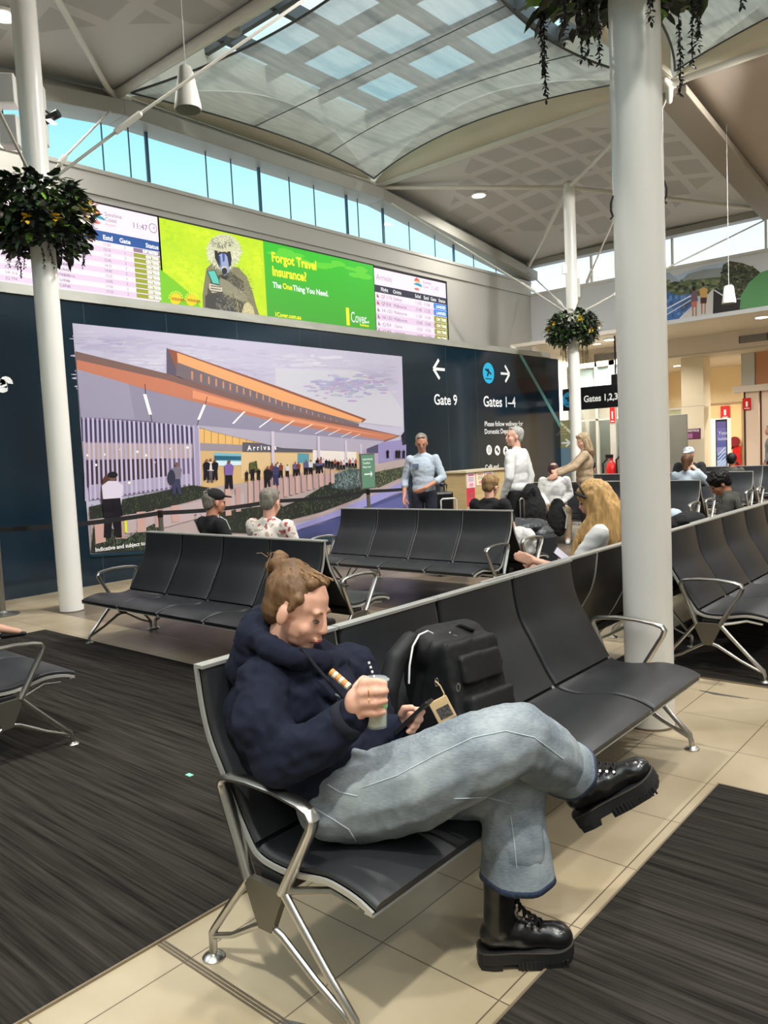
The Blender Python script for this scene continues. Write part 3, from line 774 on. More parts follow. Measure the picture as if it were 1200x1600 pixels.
txt('Please follow walkway for', 757, 666, 8, bold=0.0015, sx=1.0); txt('Domestic Departures', 757, 678, 8, bold=0.0015, sx=1.0)
txt('Café and', 758, 734, 8, bold=0.0015, sx=1.0); txt('additional', 765, 748, 8, bold=0.004)
txt('9', 2, 616, 27, bold=0.02); txt('Gate', -64, 609, 27, bold=0.02)
def arrow(x, y, s, sgn):
    a, z = hx(x, y); pj.line((a - s, z), (a + s, z), s*0.3, WHT, 3)
    pj.line((a+sgn*s, z), (a, z+s), s*0.34, WHT, 3); pj.line((a+sgn*s, z), (a, z-s), s*0.34, WHT, 3)
arrow(686, 577, 0.20, -1); arrow(789, 584, 0.19, 1)
a, z = hx(763, 583); pj.ell(a, z, 0.235, 0.235, sr(40, 176, 222), 3, 36)
pj.line((a-0.13, z+0.09), (a+0.12, z-0.02), 0.045, sr(14, 50, 70), 4); pj.poly([(a-0.05, z+0.10), (a+0.0, z+0.11), (a+0.06, z+0.0), (a-0.02, z-0.01)], sr(14, 50, 70), 5)
pj.poly([(a-0.05, z+0.0), (a+0.02, z+0.0), (a-0.03, z-0.07), (a-0.08, z-0.08)], sr(14, 50, 70), 5); pj.line((a-0.14, z-0.13), (a+0.13, z-0.13), 0.022, sr(14, 50, 70), 4)
for i, x in enumerate((764, 777, 790, 803)):
    a, z = hx(x, 703+i*0.8); pj.ell(a, z, 0.115, 0.115, WHT, 3, 28)
    D = sr(20, 38, 50)
    if i == 0: pj.line((a-0.03, z-0.07), (a-0.03, z+0.07), 0.018, D, 4); pj.line((a+0.03, z-0.07), (a+0.03, z+0.07), 0.018, D, 4); pj.ell(a+0.03, z+0.045, 0.016, 0.035, D, 5, 10)
    elif i == 1: pj.ell(a-0.025, z+0.02, 0.04, 0.04, D, 4, 12); pj.ell(a+0.03, z-0.03, 0.035, 0.035, D, 4, 12)
    else: pj.rect(a-0.04, z-0.05, a+0.04, z+0.03, D, 4); pj.ell(a, z+0.055, 0.02, 0.02, D, 4, 10)
# ---- picture of the terminal
S = lambda *c: sr(*c)
pj.ppx([(113, 505), (628, 557), (636, 834), (141, 866)], S(188, 184, 206), 1)                 # sky
rnd = random.Random(3)
for k in range(900):
    x = rnd.uniform(122, 618); y0 = 510 + (x-113)*0.101
    v_ = rnd.random(); y = y0 + 6 + v_*96; rx = min(rnd.uniform(3, 16), 622 - x)
    tt_ = 0.5 + 0.5*math.sin(x*0.021 + v_*7) * math.sin(x*0.008 - v_*4 + 1) + rnd.uniform(-.18, .18)
    g = [176 + 26*tt_, 171 + 30*tt_, 198 + 18*tt_]
    pj.epx(x, y, max(2, rx), rnd.uniform(1, 2.6), S(*[int(q) for q in g]), 2, 9)
pj.ppx([(430, 575), (560, 580), (600, 600), (628, 640), (629, 668), (560, 660), (430, 620)], S(196, 196, 208), 2)
for k in range(260):
    x = rnd.gauss(545, 34); y = rnd.gauss(602, 7)
    if 480 < x < 612: pj.epx(x, y, rnd.uniform(2, 9), rnd.uniform(0.8, 2), S(int(rnd.uniform(158, 186)), int(rnd.uniform(152, 180)), int(rnd.uniform(186, 204))), 3, 8)
# upper roof
pj.ppx([(260, 544), (272, 549), (282, 590), (260, 584)], S(96, 88, 104), 4)
pj.ppx([(262, 545), (276, 549), (440, 606), (572, 655), (566, 660), (430, 625), (276, 580)], S(140, 88, 72), 4)
pj.ppx([(276, 551), (440, 610), (566, 656), (562, 661), (440, 628), (277, 567)], S(226, 162, 112), 5)
pj.ppx([(276, 566), (440, 627), (560, 662), (560, 670), (440, 650), (274, 587)], S(116, 104, 112), 5)
for k in range(26):
    t = k/25; x = 298+(552-298)*t**0.9; y = 578+(664-578)*t**0.93; hh = 11*(1-t)+3
    pj.ppx([(x, y+2), (x+2.2*(1-t)+0.8, y+2.5), (x+2.2*(1-t)+0.8, y+hh+2), (x, y+hh)], S(198, 140, 108), 6)
# main roof edge and soffit
pj.ppx([(117, 549), (260, 584), (440, 640), (625, 681), (600, 690), (440, 660), (240, 612), (119, 577)], S(122, 96, 92), 7)
pj.ppx([(118, 562), (260, 594), (440, 648), (622, 681), (600, 688), (440, 662), (240, 612), (119, 577)], S(190, 122, 98), 8)
pj.ppx([(300, 610), (440, 650), (600, 682), (440, 657), (300, 622)], S(218, 148, 112), 9)
pj.ppx([(119, 577), (240, 612), (440, 661), (600, 688), (560, 706), (440, 700), (330, 672), (230, 658), (125, 652)], S(142, 138, 160), 7)
pj.ppx([(119, 577), (200, 600), (210, 656), (125, 652)], S(152, 148, 170), 8)
pj.ppx([(300, 664), (600, 690), (560, 706), (440, 700), (330, 674)], S(172, 166, 184), 8)
for (x0, y0, x1, y1, w) in ((225, 616, 234, 648, 5), (319, 632, 309, 656, 4), (381, 643, 363, 662, 3.4), (424, 653, 404, 668, 2.6), (458, 657, 437, 672, 2.2), (487, 663, 467, 674, 2), (511, 668, 491, 678, 1.8), (530, 671, 512, 680, 1.6), (548, 675, 532, 683, 1.4), (562, 678, 548, 685, 1.2)):
    pj.ppx([(x0-w/2, y0), (x0+w/2, y0), (x1+w/2, y1), (x1-w/2, y1)], S(252, 250, 250), 9)
for (x0, y0, x1, y1) in ((225, 600, 226, 616), (234, 648, 236, 660), (322, 620, 319, 633), (309, 656, 306, 666)): pj.ppx([(x0, y0), (x0+1.2, y0), (x1+1.2, y1), (x1, y1)], S(70, 66, 84), 9)
# ground, facade interior
pj.ppx([(137, 800), (309, 760), (440, 742), (560, 730), (634, 715), (635, 770), (400, 835), (141, 862)], S(176, 160, 160), 2)
pj.ppx([(309, 668), (440, 696), (560, 704), (560, 735), (440, 745), (309, 765)], S(206, 172, 122), 3)
pj.ppx([(309, 669), (410, 686), (410, 702), (309, 692)], S(222, 178, 112), 4)
for k in range(9): pj.ppx([(318+k*11, 671+k*1.6), (319+k*11, 671+k*1.6), (319+k*11, 692+k*1.1), (318+k*11, 692+k*1.1)], S(170, 128, 76), 5)
pj.ppx([(309, 692), (480, 700), (480, 706), (309, 704)], S(150, 140, 150), 5)
pj.ppx([(378, 691), (498, 697), (498, 707), (378, 706)], S(92, 90, 100), 6)
pj.ppx([(500, 693), (556, 698), (556, 708), (500, 705)], S(92, 88, 98), 6)
a, z = hx(386, 704); z2 = hx(386, 696)[1]; pj.text('A r r i v a l s', a, z, (z2-z)*1.4, S(235, 235, 240), 7, bold=0.003, sx=1.05)
a, z = hx(516, 703); pj.text('Departures', a, z, 0.10, S(220, 220, 225), 7)
pj.ppx([(334, 707), (376, 709), (376, 727), (334, 728)], S(120, 180, 200), 6); pj.ppx([(334, 712), (376, 713), (376, 719), (334, 719)], S(40, 96, 120), 7); pj.ppx([(334, 720), (376, 721), (376, 727), (334, 728)], S(205, 225, 235), 7)
pj.ppx([(376, 707), (500, 710), (500, 742), (376, 748)], S(214, 184, 140), 5); pj.ppx([(488, 703), (556, 706), (556, 730), (488, 736)], S(226, 218, 212), 6)
pj.ppx([(464, 708), (482, 709), (482, 722), (464, 724)], S(90, 150, 165), 7)
pj.ppx([(560, 686), (592, 690), (592, 722), (560, 728)], S(170, 156, 178), 6); pj.ppx([(590, 692), (634, 686), (634, 716), (590, 724)], S(146, 138, 184), 6); pj.ppx([(572, 690), (590, 692), (590, 708), (572, 708)], S(84, 80, 106), 7)
# slatted screen
pj.ppx([(125, 650), (300, 662), (309, 668), (309, 758), (140, 782)], S(112, 96, 124), 4)
pj.ppx([(126, 655), (300, 665), (300, 692), (128, 690)], S(72, 66, 92), 5)
pj.ppx([(128, 692), (300, 694), (300, 716), (130, 718)], S(182, 160, 150), 5)
pj.ppx([(134, 720), (262, 716), (262, 752), (136, 762)], S(70, 50, 60), 6)
pj.ppx([(138, 758), (296, 740), (298, 756), (139, 780)], S(168, 158, 184), 6)
for k in range(26):
    x = 128 + k*7.15; yt = 652 + (x-128)*0.075; yb = 783 - (x-128)*0.14; w = 3.4
    pj.ppx([(x, yt), (x+w, yt+0.2), (x+w+4, yb-0.3), (x+4, yb)], S(192, 184, 214) if k % 3 else S(178, 170, 200), 8)
for k in range(13): pj.epx(136+k*13, 716+rnd.uniform(-20, 40), 2.2, 2.0, S(255, 240, 215), 7)
pj.ppx([(303, 668), (309, 668), (312, 762), (306, 764)], S(160, 152, 180), 9)
pj.epx(158, 664, 1, 1, S(190, 184, 210), 9)
# planting
def bush(pts, n, c0, c1, seed, lay=7, ln=5):
    pj.ppx(pts, c0, lay); r_ = random.Random(seed)
    xs = [p[0] for p in pts]; ys = [p[1] for p in pts]; P_ = [V((p[0], p[1])) for p in pts]
    def inside(x, y):
        c = False; j = len(pts)-1
        for i in range(len(pts)):
            if (pts[i][1] > y) != (pts[j][1] > y) and x < (pts[j][0]-pts[i][0])*(y-pts[i][1])/(pts[j][1]-pts[i][1])+pts[i][0]: c = not c
            j = i
        return c
    k = 0
    while k < n:
        x = r_.uniform(min(xs), max(xs)); y = r_.uniform(min(ys), max(ys)); k += 1
        if not inside(x, y): continue
        a = r_.uniform(-2.6, -0.5); L_ = r_.uniform(ln*0.5, ln*1.3)
        dx, dy = math.cos(a)*L_, math.sin(a)*L_
        f = r_.uniform(0.5, 1.5); c = (c1[0]*f, c1[1]*f, c1[2]*f, 1)
        pj.ppx([(x-0.7, y), (x+0.7, y), (x+dx, y+dy)], c, lay+1)
G0, G1 = S(46, 50, 46), S(72, 82, 60)
bush([(138, 792), (200, 778), (300, 758), (326, 762), (330, 773), (300, 782), (200, 808), (140, 812)], 420, G0, G1, 1, 9)
bush([(400, 832), (420, 800), (470, 780), (500, 762), (530, 744), (560, 738), (580, 745), (584, 756), (560, 778), (500, 800), (440, 815), (400, 840)], 700, G0, S(84, 96, 76), 2, 9)
bush([(520, 742), (545, 732), (575, 734), (580, 756), (540, 766), (516, 762)], 260, S(70, 82, 84), S(120, 138, 136), 3, 11, 8)
bush([(585, 738), (634, 728), (635, 742), (590, 762), (584, 758)], 260, S(64, 70, 58), S(104, 108, 82), 4, 9, 4)
bush([(141, 864), (144, 826), (160, 815), (180, 830), (196, 842), (212, 832), (240, 818), (255, 830), (260, 846), (262, 858)], 420, G0, S(78, 94, 74), 5, 9, 9)
bush([(300, 806), (340, 800), (400, 792), (440, 790), (440, 812), (400, 834), (310, 830)], 380, G0, S(64, 76, 56), 6, 7, 5)
bush([(388, 724), (400, 720), (402, 738), (388, 740)], 60, S(70, 76, 50), S(110, 110, 60), 7, 8, 3)
bush([(478, 722), (500, 726), (500, 738), (478, 738)], 60, S(60, 64, 50), S(98, 92, 66), 8, 8, 3)
for (x, y) in ((560, 700), (634, 690)): pass
bush([(626, 680), (633, 672), (634, 694), (628, 696)], 30, S(36, 38, 50), S(50, 54, 60), 9, 8, 3)
# path, kerb and road
pj.ppx([(140, 812), (230, 800), (300, 785), (380, 770), (380, 790), (250, 826), (142, 842)], S(186, 168, 172), 7)
pj.ppx([(146, 815), (162, 812), (164, 846), (148, 850)], S(198, 160, 150), 11)
for k, (x, yt, yb, w) in enumerate([(178, 806, 842, 15), (212, 800, 832, 14), (240, 796, 824, 13), (266, 790, 816, 12), (330, 782, 812, 10), (350, 764, 806, 9), (366, 762, 800, 8)] + [(386+i*9.2, 752-i*1.5, 792-i*2.6, 5.4) for i in range(15)]):
    pj.ppx([(x, yt), (x+w, yt-1), (x+w+1, yb-1), (x+1, yb)], S(196, 160, 152) if k % 2 else S(184, 150, 146), 12)
pj.ppx([(400, 866-24), (500, 808), (600, 766), (635, 748), (635, 764), (560, 796), (440, 836), (400, 850)], S(150, 146, 202), 10)
pj.ppx([(420, 842), (500, 818), (636, 766), (637, 833), (520, 840), (430, 846)], S(74, 80, 130), 11)
pj.ppx([(560, 800), (636, 772), (637, 790), (600, 800)], S(92, 96, 150), 12)
pj.ppx([(141, 866), (262, 857), (263, 849), (300, 844), (400, 846), (430, 844), (520, 838), (637, 830), (637, 838), (430, 852), (141, 870)], S(24, 52, 66), 13)
# people printed in the picture
def fig(x, yf, h, top, bot, skin=S(120, 84, 70)):
    w = h*0.13
    pj.ppx([(x-w, yf), (x-w*0.2, yf), (x, yf-h*0.25), (x+w*0.4, yf), (x+w*1.1, yf), (x+w*0.9, yf-h*0.5), (x-w*0.9, yf-h*0.5)], bot, 14)
    pj.ppx([(x-w, yf-h*0.47), (x+w, yf-h*0.47), (x+w*1.25, yf-h*0.78), (x+w*0.5, yf-h*0.85), (x-w*0.5, yf-h*0.85), (x-w*1.25, yf-h*0.78)], top, 15)
    pj.epx(x, yf-h*0.92, h*0.055, h*0.075, skin, 16, 10)
BLK = S(30, 28, 36)
fig(174, 840, 104, S(214, 206, 224), BLK); pj.epx(165, 770, 9, 28, S(84, 60, 52), 14); pj.ppx([(158, 780), (186, 778), (190, 806), (160, 808)], BLK, 16); pj.epx(174, 742, 8, 5, BLK, 17)
pj.ppx([(192, 808), (196, 808), (197, 832), (193, 832)], S(216, 220, 60), 16)
fig(274, 772, 50, S(120, 112, 130), S(60, 62, 90)); pj.epx(266, 746, 6, 12, S(52, 52, 70), 16)
fig(356, 764, 46, S(120, 96, 160), BLK); fig(327, 753, 37, S(216, 206, 206), S(90, 86, 96)); fig(321, 750, 33, BLK, BLK); fig(334, 750, 33, BLK, BLK)
for k in range(14): fig(385+k*9+rnd.uniform(-3, 3), 752-k*1.0, 20+rnd.uniform(-3, 6), rnd.choice([BLK, S(120, 60, 50), S(90, 90, 130), S(200, 200, 210)]), BLK)
for k in range(14): fig(494+k*4.6, 732+rnd.uniform(-3, 3), 15, rnd.choice([BLK, S(160, 90, 70), S(200, 200, 210)]), BLK)
for x in (604, 618, 622, 629): fig(x, 716, 14, BLK, BLK)
fig(416, 762, 34, BLK, BLK); fig(429, 758, 34, S(60, 62, 100), S(50, 52, 90))
for (x, y0, y1, w) in ((422, 674, 740, 4.5), (494, 682, 736, 4.0), (537, 688, 726, 3), (561, 694, 724, 2.4)): pj.ppx([(x, y0), (x+w, y0), (x+w+1, y1), (x+1, y1)], S(200, 190, 206), 13)
pj.ppx([(320, 782), (332, 780), (333, 794), (321, 795)], BLK, 14)
a, z = hx(147, 862); pj.text('Indicative and subject to final design', a, z, 0.078, S(235, 235, 235), 17, bold=0.002)
pj.build('printed_graphic', vcol_mat('print_gloss', 0.22, spec=0.5, coat=0.2), h)

# ================================================================ LED wall above the hoarding
YS = YW - 0.03
def screen(x0, x1, zt, zb, label):
    r = world_root('display_screen', ((x0+x1)/2, YS, zb), label, 'display screen')
    mb = MB(); mb.box((x0-0.03, YS-0.06, zb), (x1+0.03, YW, zt+0.03)); mb.build('housing', M_BLACKM, r)
    return r, Pict('Y', YS-0.062)
ps = lambda x, y: at_y(x, y, YS-0.062)
xl0 = ps(-60, 300).x; xl1 = ps(247, 345).x; xm1 = ps(583, 417).x; xr1 = ps(697, 441).x
zt = ps(247, 341).z; zt2 = ps(583, 414).z; ztl = (zt+zt2)/2; zlo = 4.05
# departures (left)
r, p = screen(xl0, xl1-0.01, ztl, zlo, 'departures board with white rows and green status cells, left end of the LED wall')
PK, PK2 = sr(250, 226, 244), sr(226, 200, 222)
p.rect(xl0, zlo, xl1-0.012, ztl, PK, 0)
rh = 0.148; z0 = ztl-0.43
p.rect(xl0, z0-0.14, xl1-0.012, z0+0.02, sr(16, 78, 150), 1)
xe = ps(164, 352).x; xg = ps(188, 357).x; xs = ps(232, 367).x
zz = z0-0.105
p.text('Estd', ps(159, 352).x, zz, 0.10, WHT, 2, bold=0.003); p.text('Gate', ps(185, 357).x, zz, 0.10, WHT, 2, bold=0.003); p.text('Status', xl1-0.03, zz, 0.10, WHT, 2, 'RIGHT', bold=0.003)
p.text('Flight', xl0+0.5, zz, 0.13, WHT, 2); p.text('Destination', xl0+1.3, zz, 0.13, WHT, 2)
p.text('11:47', xl1-0.50, ztl-0.26, 0.13, sr(110, 96, 108), 2); 
for q in ((0.078, sr(130, 112, 124)), (0.066, PK)): p.ell(xl1-0.11, ztl-0.20, q[0], q[0], q[1], 2 if q[0] > 0.07 else 3, 24)
p.line((xl1-0.11, ztl-0.20), (xl1-0.07, ztl-0.20), 0.009, sr(130, 112, 124), 4); p.line((xl1-0.11, ztl-0.20), (xl1-0.085, ztl-0.17), 0.009, sr(130, 112, 124), 4)
def coastlogo(p, a, z, s):
    p.ell(a, z+0.05*s, 0.13*s, 0.13*s, sr(236, 96, 70), 2, 20, 0, PI); p.ell(a, z+0.05*s, 0.11*s, 0.05*s, sr(246, 180, 60), 3, 20, 0, PI)
    p.ell(a+0.03*s, z-0.05*s, 0.2*s, 0.085*s, sr(30, 150, 178), 3, 20, -0.2, PI*0.95); p.ell(a-0.02*s, z-0.15*s, 0.12*s, 0.035*s, sr(226, 110, 96), 3, 16)
a = ps(150, 333).x; coastlogo(p, a, ztl-0.2, 0.62)
p.text('Sunshine', ps(163, 333).x, ztl-0.16, 0.085, sr(104, 92, 104), 2); p.text('Coast', ps(163, 333).x, ztl-0.24, 0.085, sr(104, 92, 104), 2); p.text('Airport', ps(163, 333).x, ztl-0.31, 0.06, sr(236, 150, 120), 2)
rows = [('11:35', '11:35', '3'), ('12:15', '12:15', '1'), ('12:30', '12:30', '2'), ('12:40', '12:45', '3'), ('14:25', '14:25', '3'), ('14:40', '14:40', '2'), ('15:25', '15:25', '1'), ('16:05', '16:05', '2'), ('17:05', '17:05', '3'), ('17:15', '17:15', '2')]
fl = ['BO 4201', 'JQ 787', 'VA 307', 'QF 1576', 'JQ 8827', 'VA 311', 'QF 1788', 'JQ 790', 'VA 316', 'JQ 794']; ds = ['Brisbane', 'Melbourne', 'Sydney', 'Sydney', 'Melbourne', 'Adelaide', 'Sydney', 'Melbourne', 'Sydney', 'Cairns']
rt = z0-0.14; rh = (rt - (ps(247, 468).z))/9.75
xst = ps(207, 372).x; TXC = sr(120, 104, 118)
for k, (s_, e_, g_) in enumerate(rows):
    za = rt-(k+1)*rh; zb_ = rt-k*rh
    if k % 2: p.rect(xl0, max(za, zlo), xl1-0.012, zb_, PK2, 1)
    tz = za+rh*0.27
    if k < 10:
        p.text(e_, ps(159, 360+k).x, tz, rh*0.72, TXC, 2); p.text(s_, ps(159, 360).x-0.72, tz, rh*0.72, TXC, 2); p.text(g_, ps(192, 366).x, tz, rh*0.72, TXC, 2)
        p.text(fl[k], xl0+0.5, tz, rh*0.72, TXC, 2); p.text(ds[k], xl0+1.3, tz, rh*0.72, TXC, 2)
    p.rect(xst, max(za+0.008, zlo), xl1-0.012, zb_-0.008, sr(136, 116, 140) if k == 0 else sr(150, 158, 30), 2)
    p.text('DEPARTED' if k == 0 else 'ON TIME', xl1-0.05, tz, rh*0.72, sr(250, 250, 240), 3, 'RIGHT', bold=0.006)
M_LED = vcol_mat('led_picture', 0.5, emis=0.95)
p.build('screen_image', M_LED, r)
# advert (middle)
r, p = screen(xl1+0.02, xm1, ztl, zlo, 'bright green travel insurance advert with a baboon holding a phone, middle of the LED wall')
xg_ = ps(411, 379).x
p.rect(xl1+0.02, zlo, xg_, ztl, sr(190, 222, 16), 0)
rnd = random.Random(5)
for k in range(700):
    x = rnd.uniform(xl1+0.1, xg_-0.1); z = rnd.uniform(zlo+0.08, ztl-0.06); rx_ = rnd.uniform(0.03, 0.08)
    tt_ = 0.5+0.5*math.sin(x*3.1+z*2.2)*math.sin(z*4.0-x)+rnd.uniform(-.12, .12)
    p.ell(x, z, rx_, rnd.uniform(0.02, 0.05), sr(int(172+38*tt_), int(214+16*tt_), int(16+18*tt_)), 1, 9)
p.ppx([(249, 480), (249, 420), (275, 440), (310, 470), (312, 482)], sr(120, 196, 20), 1)
NB = 10
for k in range(NB):
    za = zlo+(ztl-zlo)*k/NB; zb_ = zlo+(ztl-zlo)*(k+1)/NB; t = k/(NB-1)
    p.rect(xg_, za, xm1, zb_, sr(int(70-20*t), int(160+28*t), int(46-8*t)), 0)
for k in range(16): p.ell(rnd.uniform(xg_+0.3, xm1-0.3), ztl-rnd.uniform(0.1, 0.3), rnd.uniform(0.1, 0.3), rnd.uniform(0.03, 0.07), sr(92, 204, 46), 1, 14)
YEL = sr(250, 240, 40)
def atx(t, x, y, hpx, col, bold=0.006, sx=1.0, lay=3):
    q = ps(x, y); q2 = ps(x, y-hpx); p.text(t, q.x, q.z, (q2.z-q.z)*1.38, col, lay, bold=bold, sx=sx)
atx('Forgot Travel', 424, 408, 15, YEL, 0.008, 0.86); atx('Insurance?', 425, 430, 15, YEL, 0.008, 0.86)
atx('The', 426, 449, 9, WHT, 0.004, 0.92); atx('One', 441.5, 451, 9, YEL, 0.004, 0.92); atx('Thing You Need.', 457.5, 454, 9, WHT, 0.004, 0.92)
atx('1Cover.com.au', 429, 494, 7, YEL, 0.003, 0.95); atx('1', 537, 506, 26, YEL, 0.02, 1.1)
q = ps(548, 503); atx('Cover', 548, 503, 17, WHT, 0.0, 0.62); atx('Travel', 567, 504, 4, WHT, 0.002); atx('Insurance', 562, 509, 4, YEL, 0.002)
# baboon photograph
def bp(pts, c, lay): p.ppx(pts, sr(*c), lay)
bp([(317, 482), (316, 462), (319, 440), (322, 420), (330, 412), (372, 418), (385, 432), (394, 455), (400, 478), (406, 496), (380, 495)], (128, 124, 92), 3)
bp([(322, 480), (324, 450), (334, 432), (360, 425), (380, 440), (382, 470), (376, 494)], (76, 74, 62), 4)
rr_ = random.Random(2)
def fur(cx, cy, rx, ry, n, cols, lay, ln, hole=0.0):
    for _ in range(n):
        a = rr_.uniform(0, 2*PI); d = math.sqrt(rr_.uniform(hole, 1)); x = cx+rx*d*math.cos(a); y = cy+ry*d*math.sin(a)
        L_ = rr_.uniform(0.5, 1.2)*ln; ux, uy = math.cos(a), math.sin(a)+0.35
        p.ppx([(x-uy*0.5, y+ux*0.5), (x+uy*0.5, y-ux*0.5), (x+ux*L_, y+uy*L_)], sr(*rr_.choice(cols)), lay)
fur(372, 455, 22, 36, 240, [(150, 146, 112), (108, 104, 80), (92, 90, 74), (166, 158, 112)], 5, 6)
p.epx(349, 392, 27, 26, sr(206, 206, 168), 6, 26)
fur(349, 394, 27, 25, 420, [(222, 222, 188), (196, 196, 158), (236, 236, 208), (170, 170, 136)], 7, 5, 0.3)
fur(346, 378, 17, 9, 120, [(120, 118, 96), (150, 148, 124), (92, 90, 76)], 8, 4)
bp([(334, 391), (345, 394), (359, 393), (361, 405), (360, 415), (352, 424), (342, 418), (335, 404)], (24, 28, 44), 9)
bp([(341, 399), (346, 396), (350, 396), (354, 401), (356, 412), (357, 424), (350, 431), (344, 424), (342, 412)], (150, 164, 196), 10)
bp([(346, 396), (350, 396), (350, 408), (347, 410)], (60, 84, 150), 11)
bp([(341, 400), (343, 400), (345, 420), (342, 412)], (60, 80, 130), 11)
p.epx(349.5, 424, 4.2, 5.5, sr(22, 22, 26), 12, 12); p.epx(349, 418.5, 4, 2, sr(210, 205, 180), 11, 12); bp([(344, 431), (356, 432), (353, 438), (346, 436)], (44, 42, 36), 11)
for x, y in ((340, 394), (353, 394)): p.epx(x, y, 1.6, 1.2, sr(210, 170, 90), 11, 8)
bp([(343, 434), (356, 440), (384, 462), (386, 470), (378, 472), (352, 460), (338, 450)], (142, 138, 112), 11)
fur(366, 456, 18, 8, 130, [(162, 158, 128), (120, 116, 92)], 12, 4)
bp([(326, 443), (338, 446), (346, 450), (346, 456), (330, 458), (325, 450)], (206, 196, 172), 12)
for y in (447, 451, 455): bp([(328, y-1), (344, y+1.5), (344, y+2.5), (328, y+0.5)], (60, 52, 50), 13)
bp([(322, 424), (335, 422), (341, 438), (342, 446), (330, 444)], (20, 70, 70), 13); bp([(323.5, 424.5), (334, 423.5), (340, 438), (341, 444.5), (331, 442.5)], (90, 196, 176), 14)
bp([(320, 480), (320, 462), (330, 458), (350, 464), (362, 480), (370, 492), (340, 487)], (64, 62, 58), 6)
fur(349, 474, 13, 11, 140, [(110, 110, 104), (84, 84, 80), (140, 138, 120)], 13, 4)
bp([(376, 494), (380, 476), (386, 472), (394, 480), (398, 496)], (200, 190, 140), 13); fur(386, 484, 6, 10, 60, [(226, 214, 160), (170, 158, 110)], 14, 4)
for (x, y) in ((274, 467), (299, 469)):
    p.epx(x, y, 8.5, 9, sr(246, 206, 30), 3, 18); 
    for k in range(9):
        a = PI*1.05+PI*0.9*k/8; p.epx(x+10.5*math.cos(a), y+11*math.sin(a), 1.2, 1.2, sr(250, 240, 90), 4, 6)
    q = ps(x-7, y+2); p.text('WINNER', q.x, q.z, 0.07, sr(170, 110, 10), 5, bold=0.003)
p.build('screen_image', M_LED, r)
# arrivals (right)
r, p = screen(xm1+0.02, xr1, ztl-0.01, zlo, 'smaller arrivals board with two blue landed cells, right end of the LED wall')
a0, a1 = xm1+0.02, xr1-0.03
p.rect(a0, zlo, a1, ztl-0.04, PK, 0)
p.text('Arrivals', a0+0.06, ztl-0.28, 0.17, sr(160, 140, 156), 2); coastlogo(p, a0+1.52, ztl-0.2, 0.8); p.text('Sunshine', a0+1.75, ztl-0.15, 0.09, TXC, 2); p.text('Coast', a0+1.75, ztl-0.25, 0.09, TXC, 2)
p.text('11:47', a1-0.62, ztl-0.27, 0.15, sr(170, 150, 166), 2)
zh = ztl-0.40
p.rect(a0, zh-0.16, a1, zh, sr(44, 44, 62), 1)
for t, q in (('Flight', 0.2), ('Origin', 0.62), ('Schd', 1.42), ('Estd', 1.75), ('Gate', 2.02)): p.text(t, a0+q, zh-0.12, 0.115, WHT, 2, bold=0.002)
p.text('Status', a1-0.04, zh-0.12, 0.115, WHT, 2, 'RIGHT', bold=0.002)
ar = [('QF 1176', 'Sydney', '11:05', '11:06', 1), ('QF 818', 'Melbourne', '11:40', '11:33', 1), ('VA 1321', 'Melbourne', '11:50', '11:54', 0), ('VA 1331', 'Melbourne', '13:40', '13:40', 0), ('JQ 824', 'Cairns', '13:55', '13:55', 0), ('JQ 806', 'Adelaide', '14:00', '14:00', 0), ('JQ 790', 'Sydney', '14:10', '14:10', 0), ('VA 463', 'Sydney', '14:40', '14:40', 0), ('QF 1548', 'Sydney', '15:25', '15:25', 0), ('JQ 792', 'Sydney', '16:10', '16:10', 0), ('VA 339', 'Sydney', '17:00', '17:00', 0)]
zt_ = zh-0.16; rh2 = 0.152
for k, (f_, o_2, s_, e_, ld) in enumerate(ar):
    za = zt_-(k+1)*rh2; zb_ = zt_-k*rh2
    if za < zlo: za = zlo
    if k % 2: p.rect(a0, za, a1, zb_, PK2, 1)
    tz = zb_-rh2*0.75
    p.poly([(a0+0.05, tz), (a0+0.14, tz), (a0+0.06, tz+0.09)], sr(200, 30, 60) if f_[0] == 'Q' else sr(150, 110, 130), 2)
    for t, q in ((f_, 0.2), (o_2, 0.62), (s_, 1.42), (e_, 1.75), ('%d' % (k % 3+1), 2.1)): p.text(t, a0+q, tz, rh2*0.7, TXC, 2)
    p.rect(a1-0.52, za+0.006, a1, zb_-0.006, sr(40, 130, 224) if ld else sr(150, 150, 36), 2)
    p.text('LANDED' if ld else 'ON TIME', a1-0.04, tz, rh2*0.66, sr(250, 250, 235), 3, 'RIGHT', bold=0.004)
p.build('screen_image', M_LED, r)

# ================================================================ far wall mural, signs, doors
mr = world_root('wall_mural', (XF-0.01, 5, 4.6), 'curved photographic mural of a couple on a coastal boardwalk on the far wall', 'mural')
p = Pict('X', XF-0.004)
def mp(pts, c, lay): p.ppx(pts, sr(*c), lay)
out = [(1010, 512), (1010, 448)] + [(1010+190*t, 448-42*math.sin(min(1, t*1.15)*PI/2)) for t in (0.1, 0.3, 0.5, 0.65)] + [(1160, 411), (1180, 420), (1200, 438), (1240, 470), (1240, 474), (1200, 480), (1100, 495)]
mp(out, (176, 192, 208), 1)
mp([(1010, 440), (1045, 425), (1062, 440), (1045, 452), (1010, 458)], (160, 172, 184), 2)
mp([(1064, 440), (1075, 428), (1100, 421), (1130, 418), (1132, 436), (1110, 440), (1070, 441)], (146, 152, 152), 2)
mp([(1010, 450), (1037, 442), (1060, 441), (1085, 437), (1110, 434), (1135, 432), (1135, 450), (1100, 462), (1060, 464), (1010, 470)], (92, 104, 78), 3)
rnd = random.Random(9)
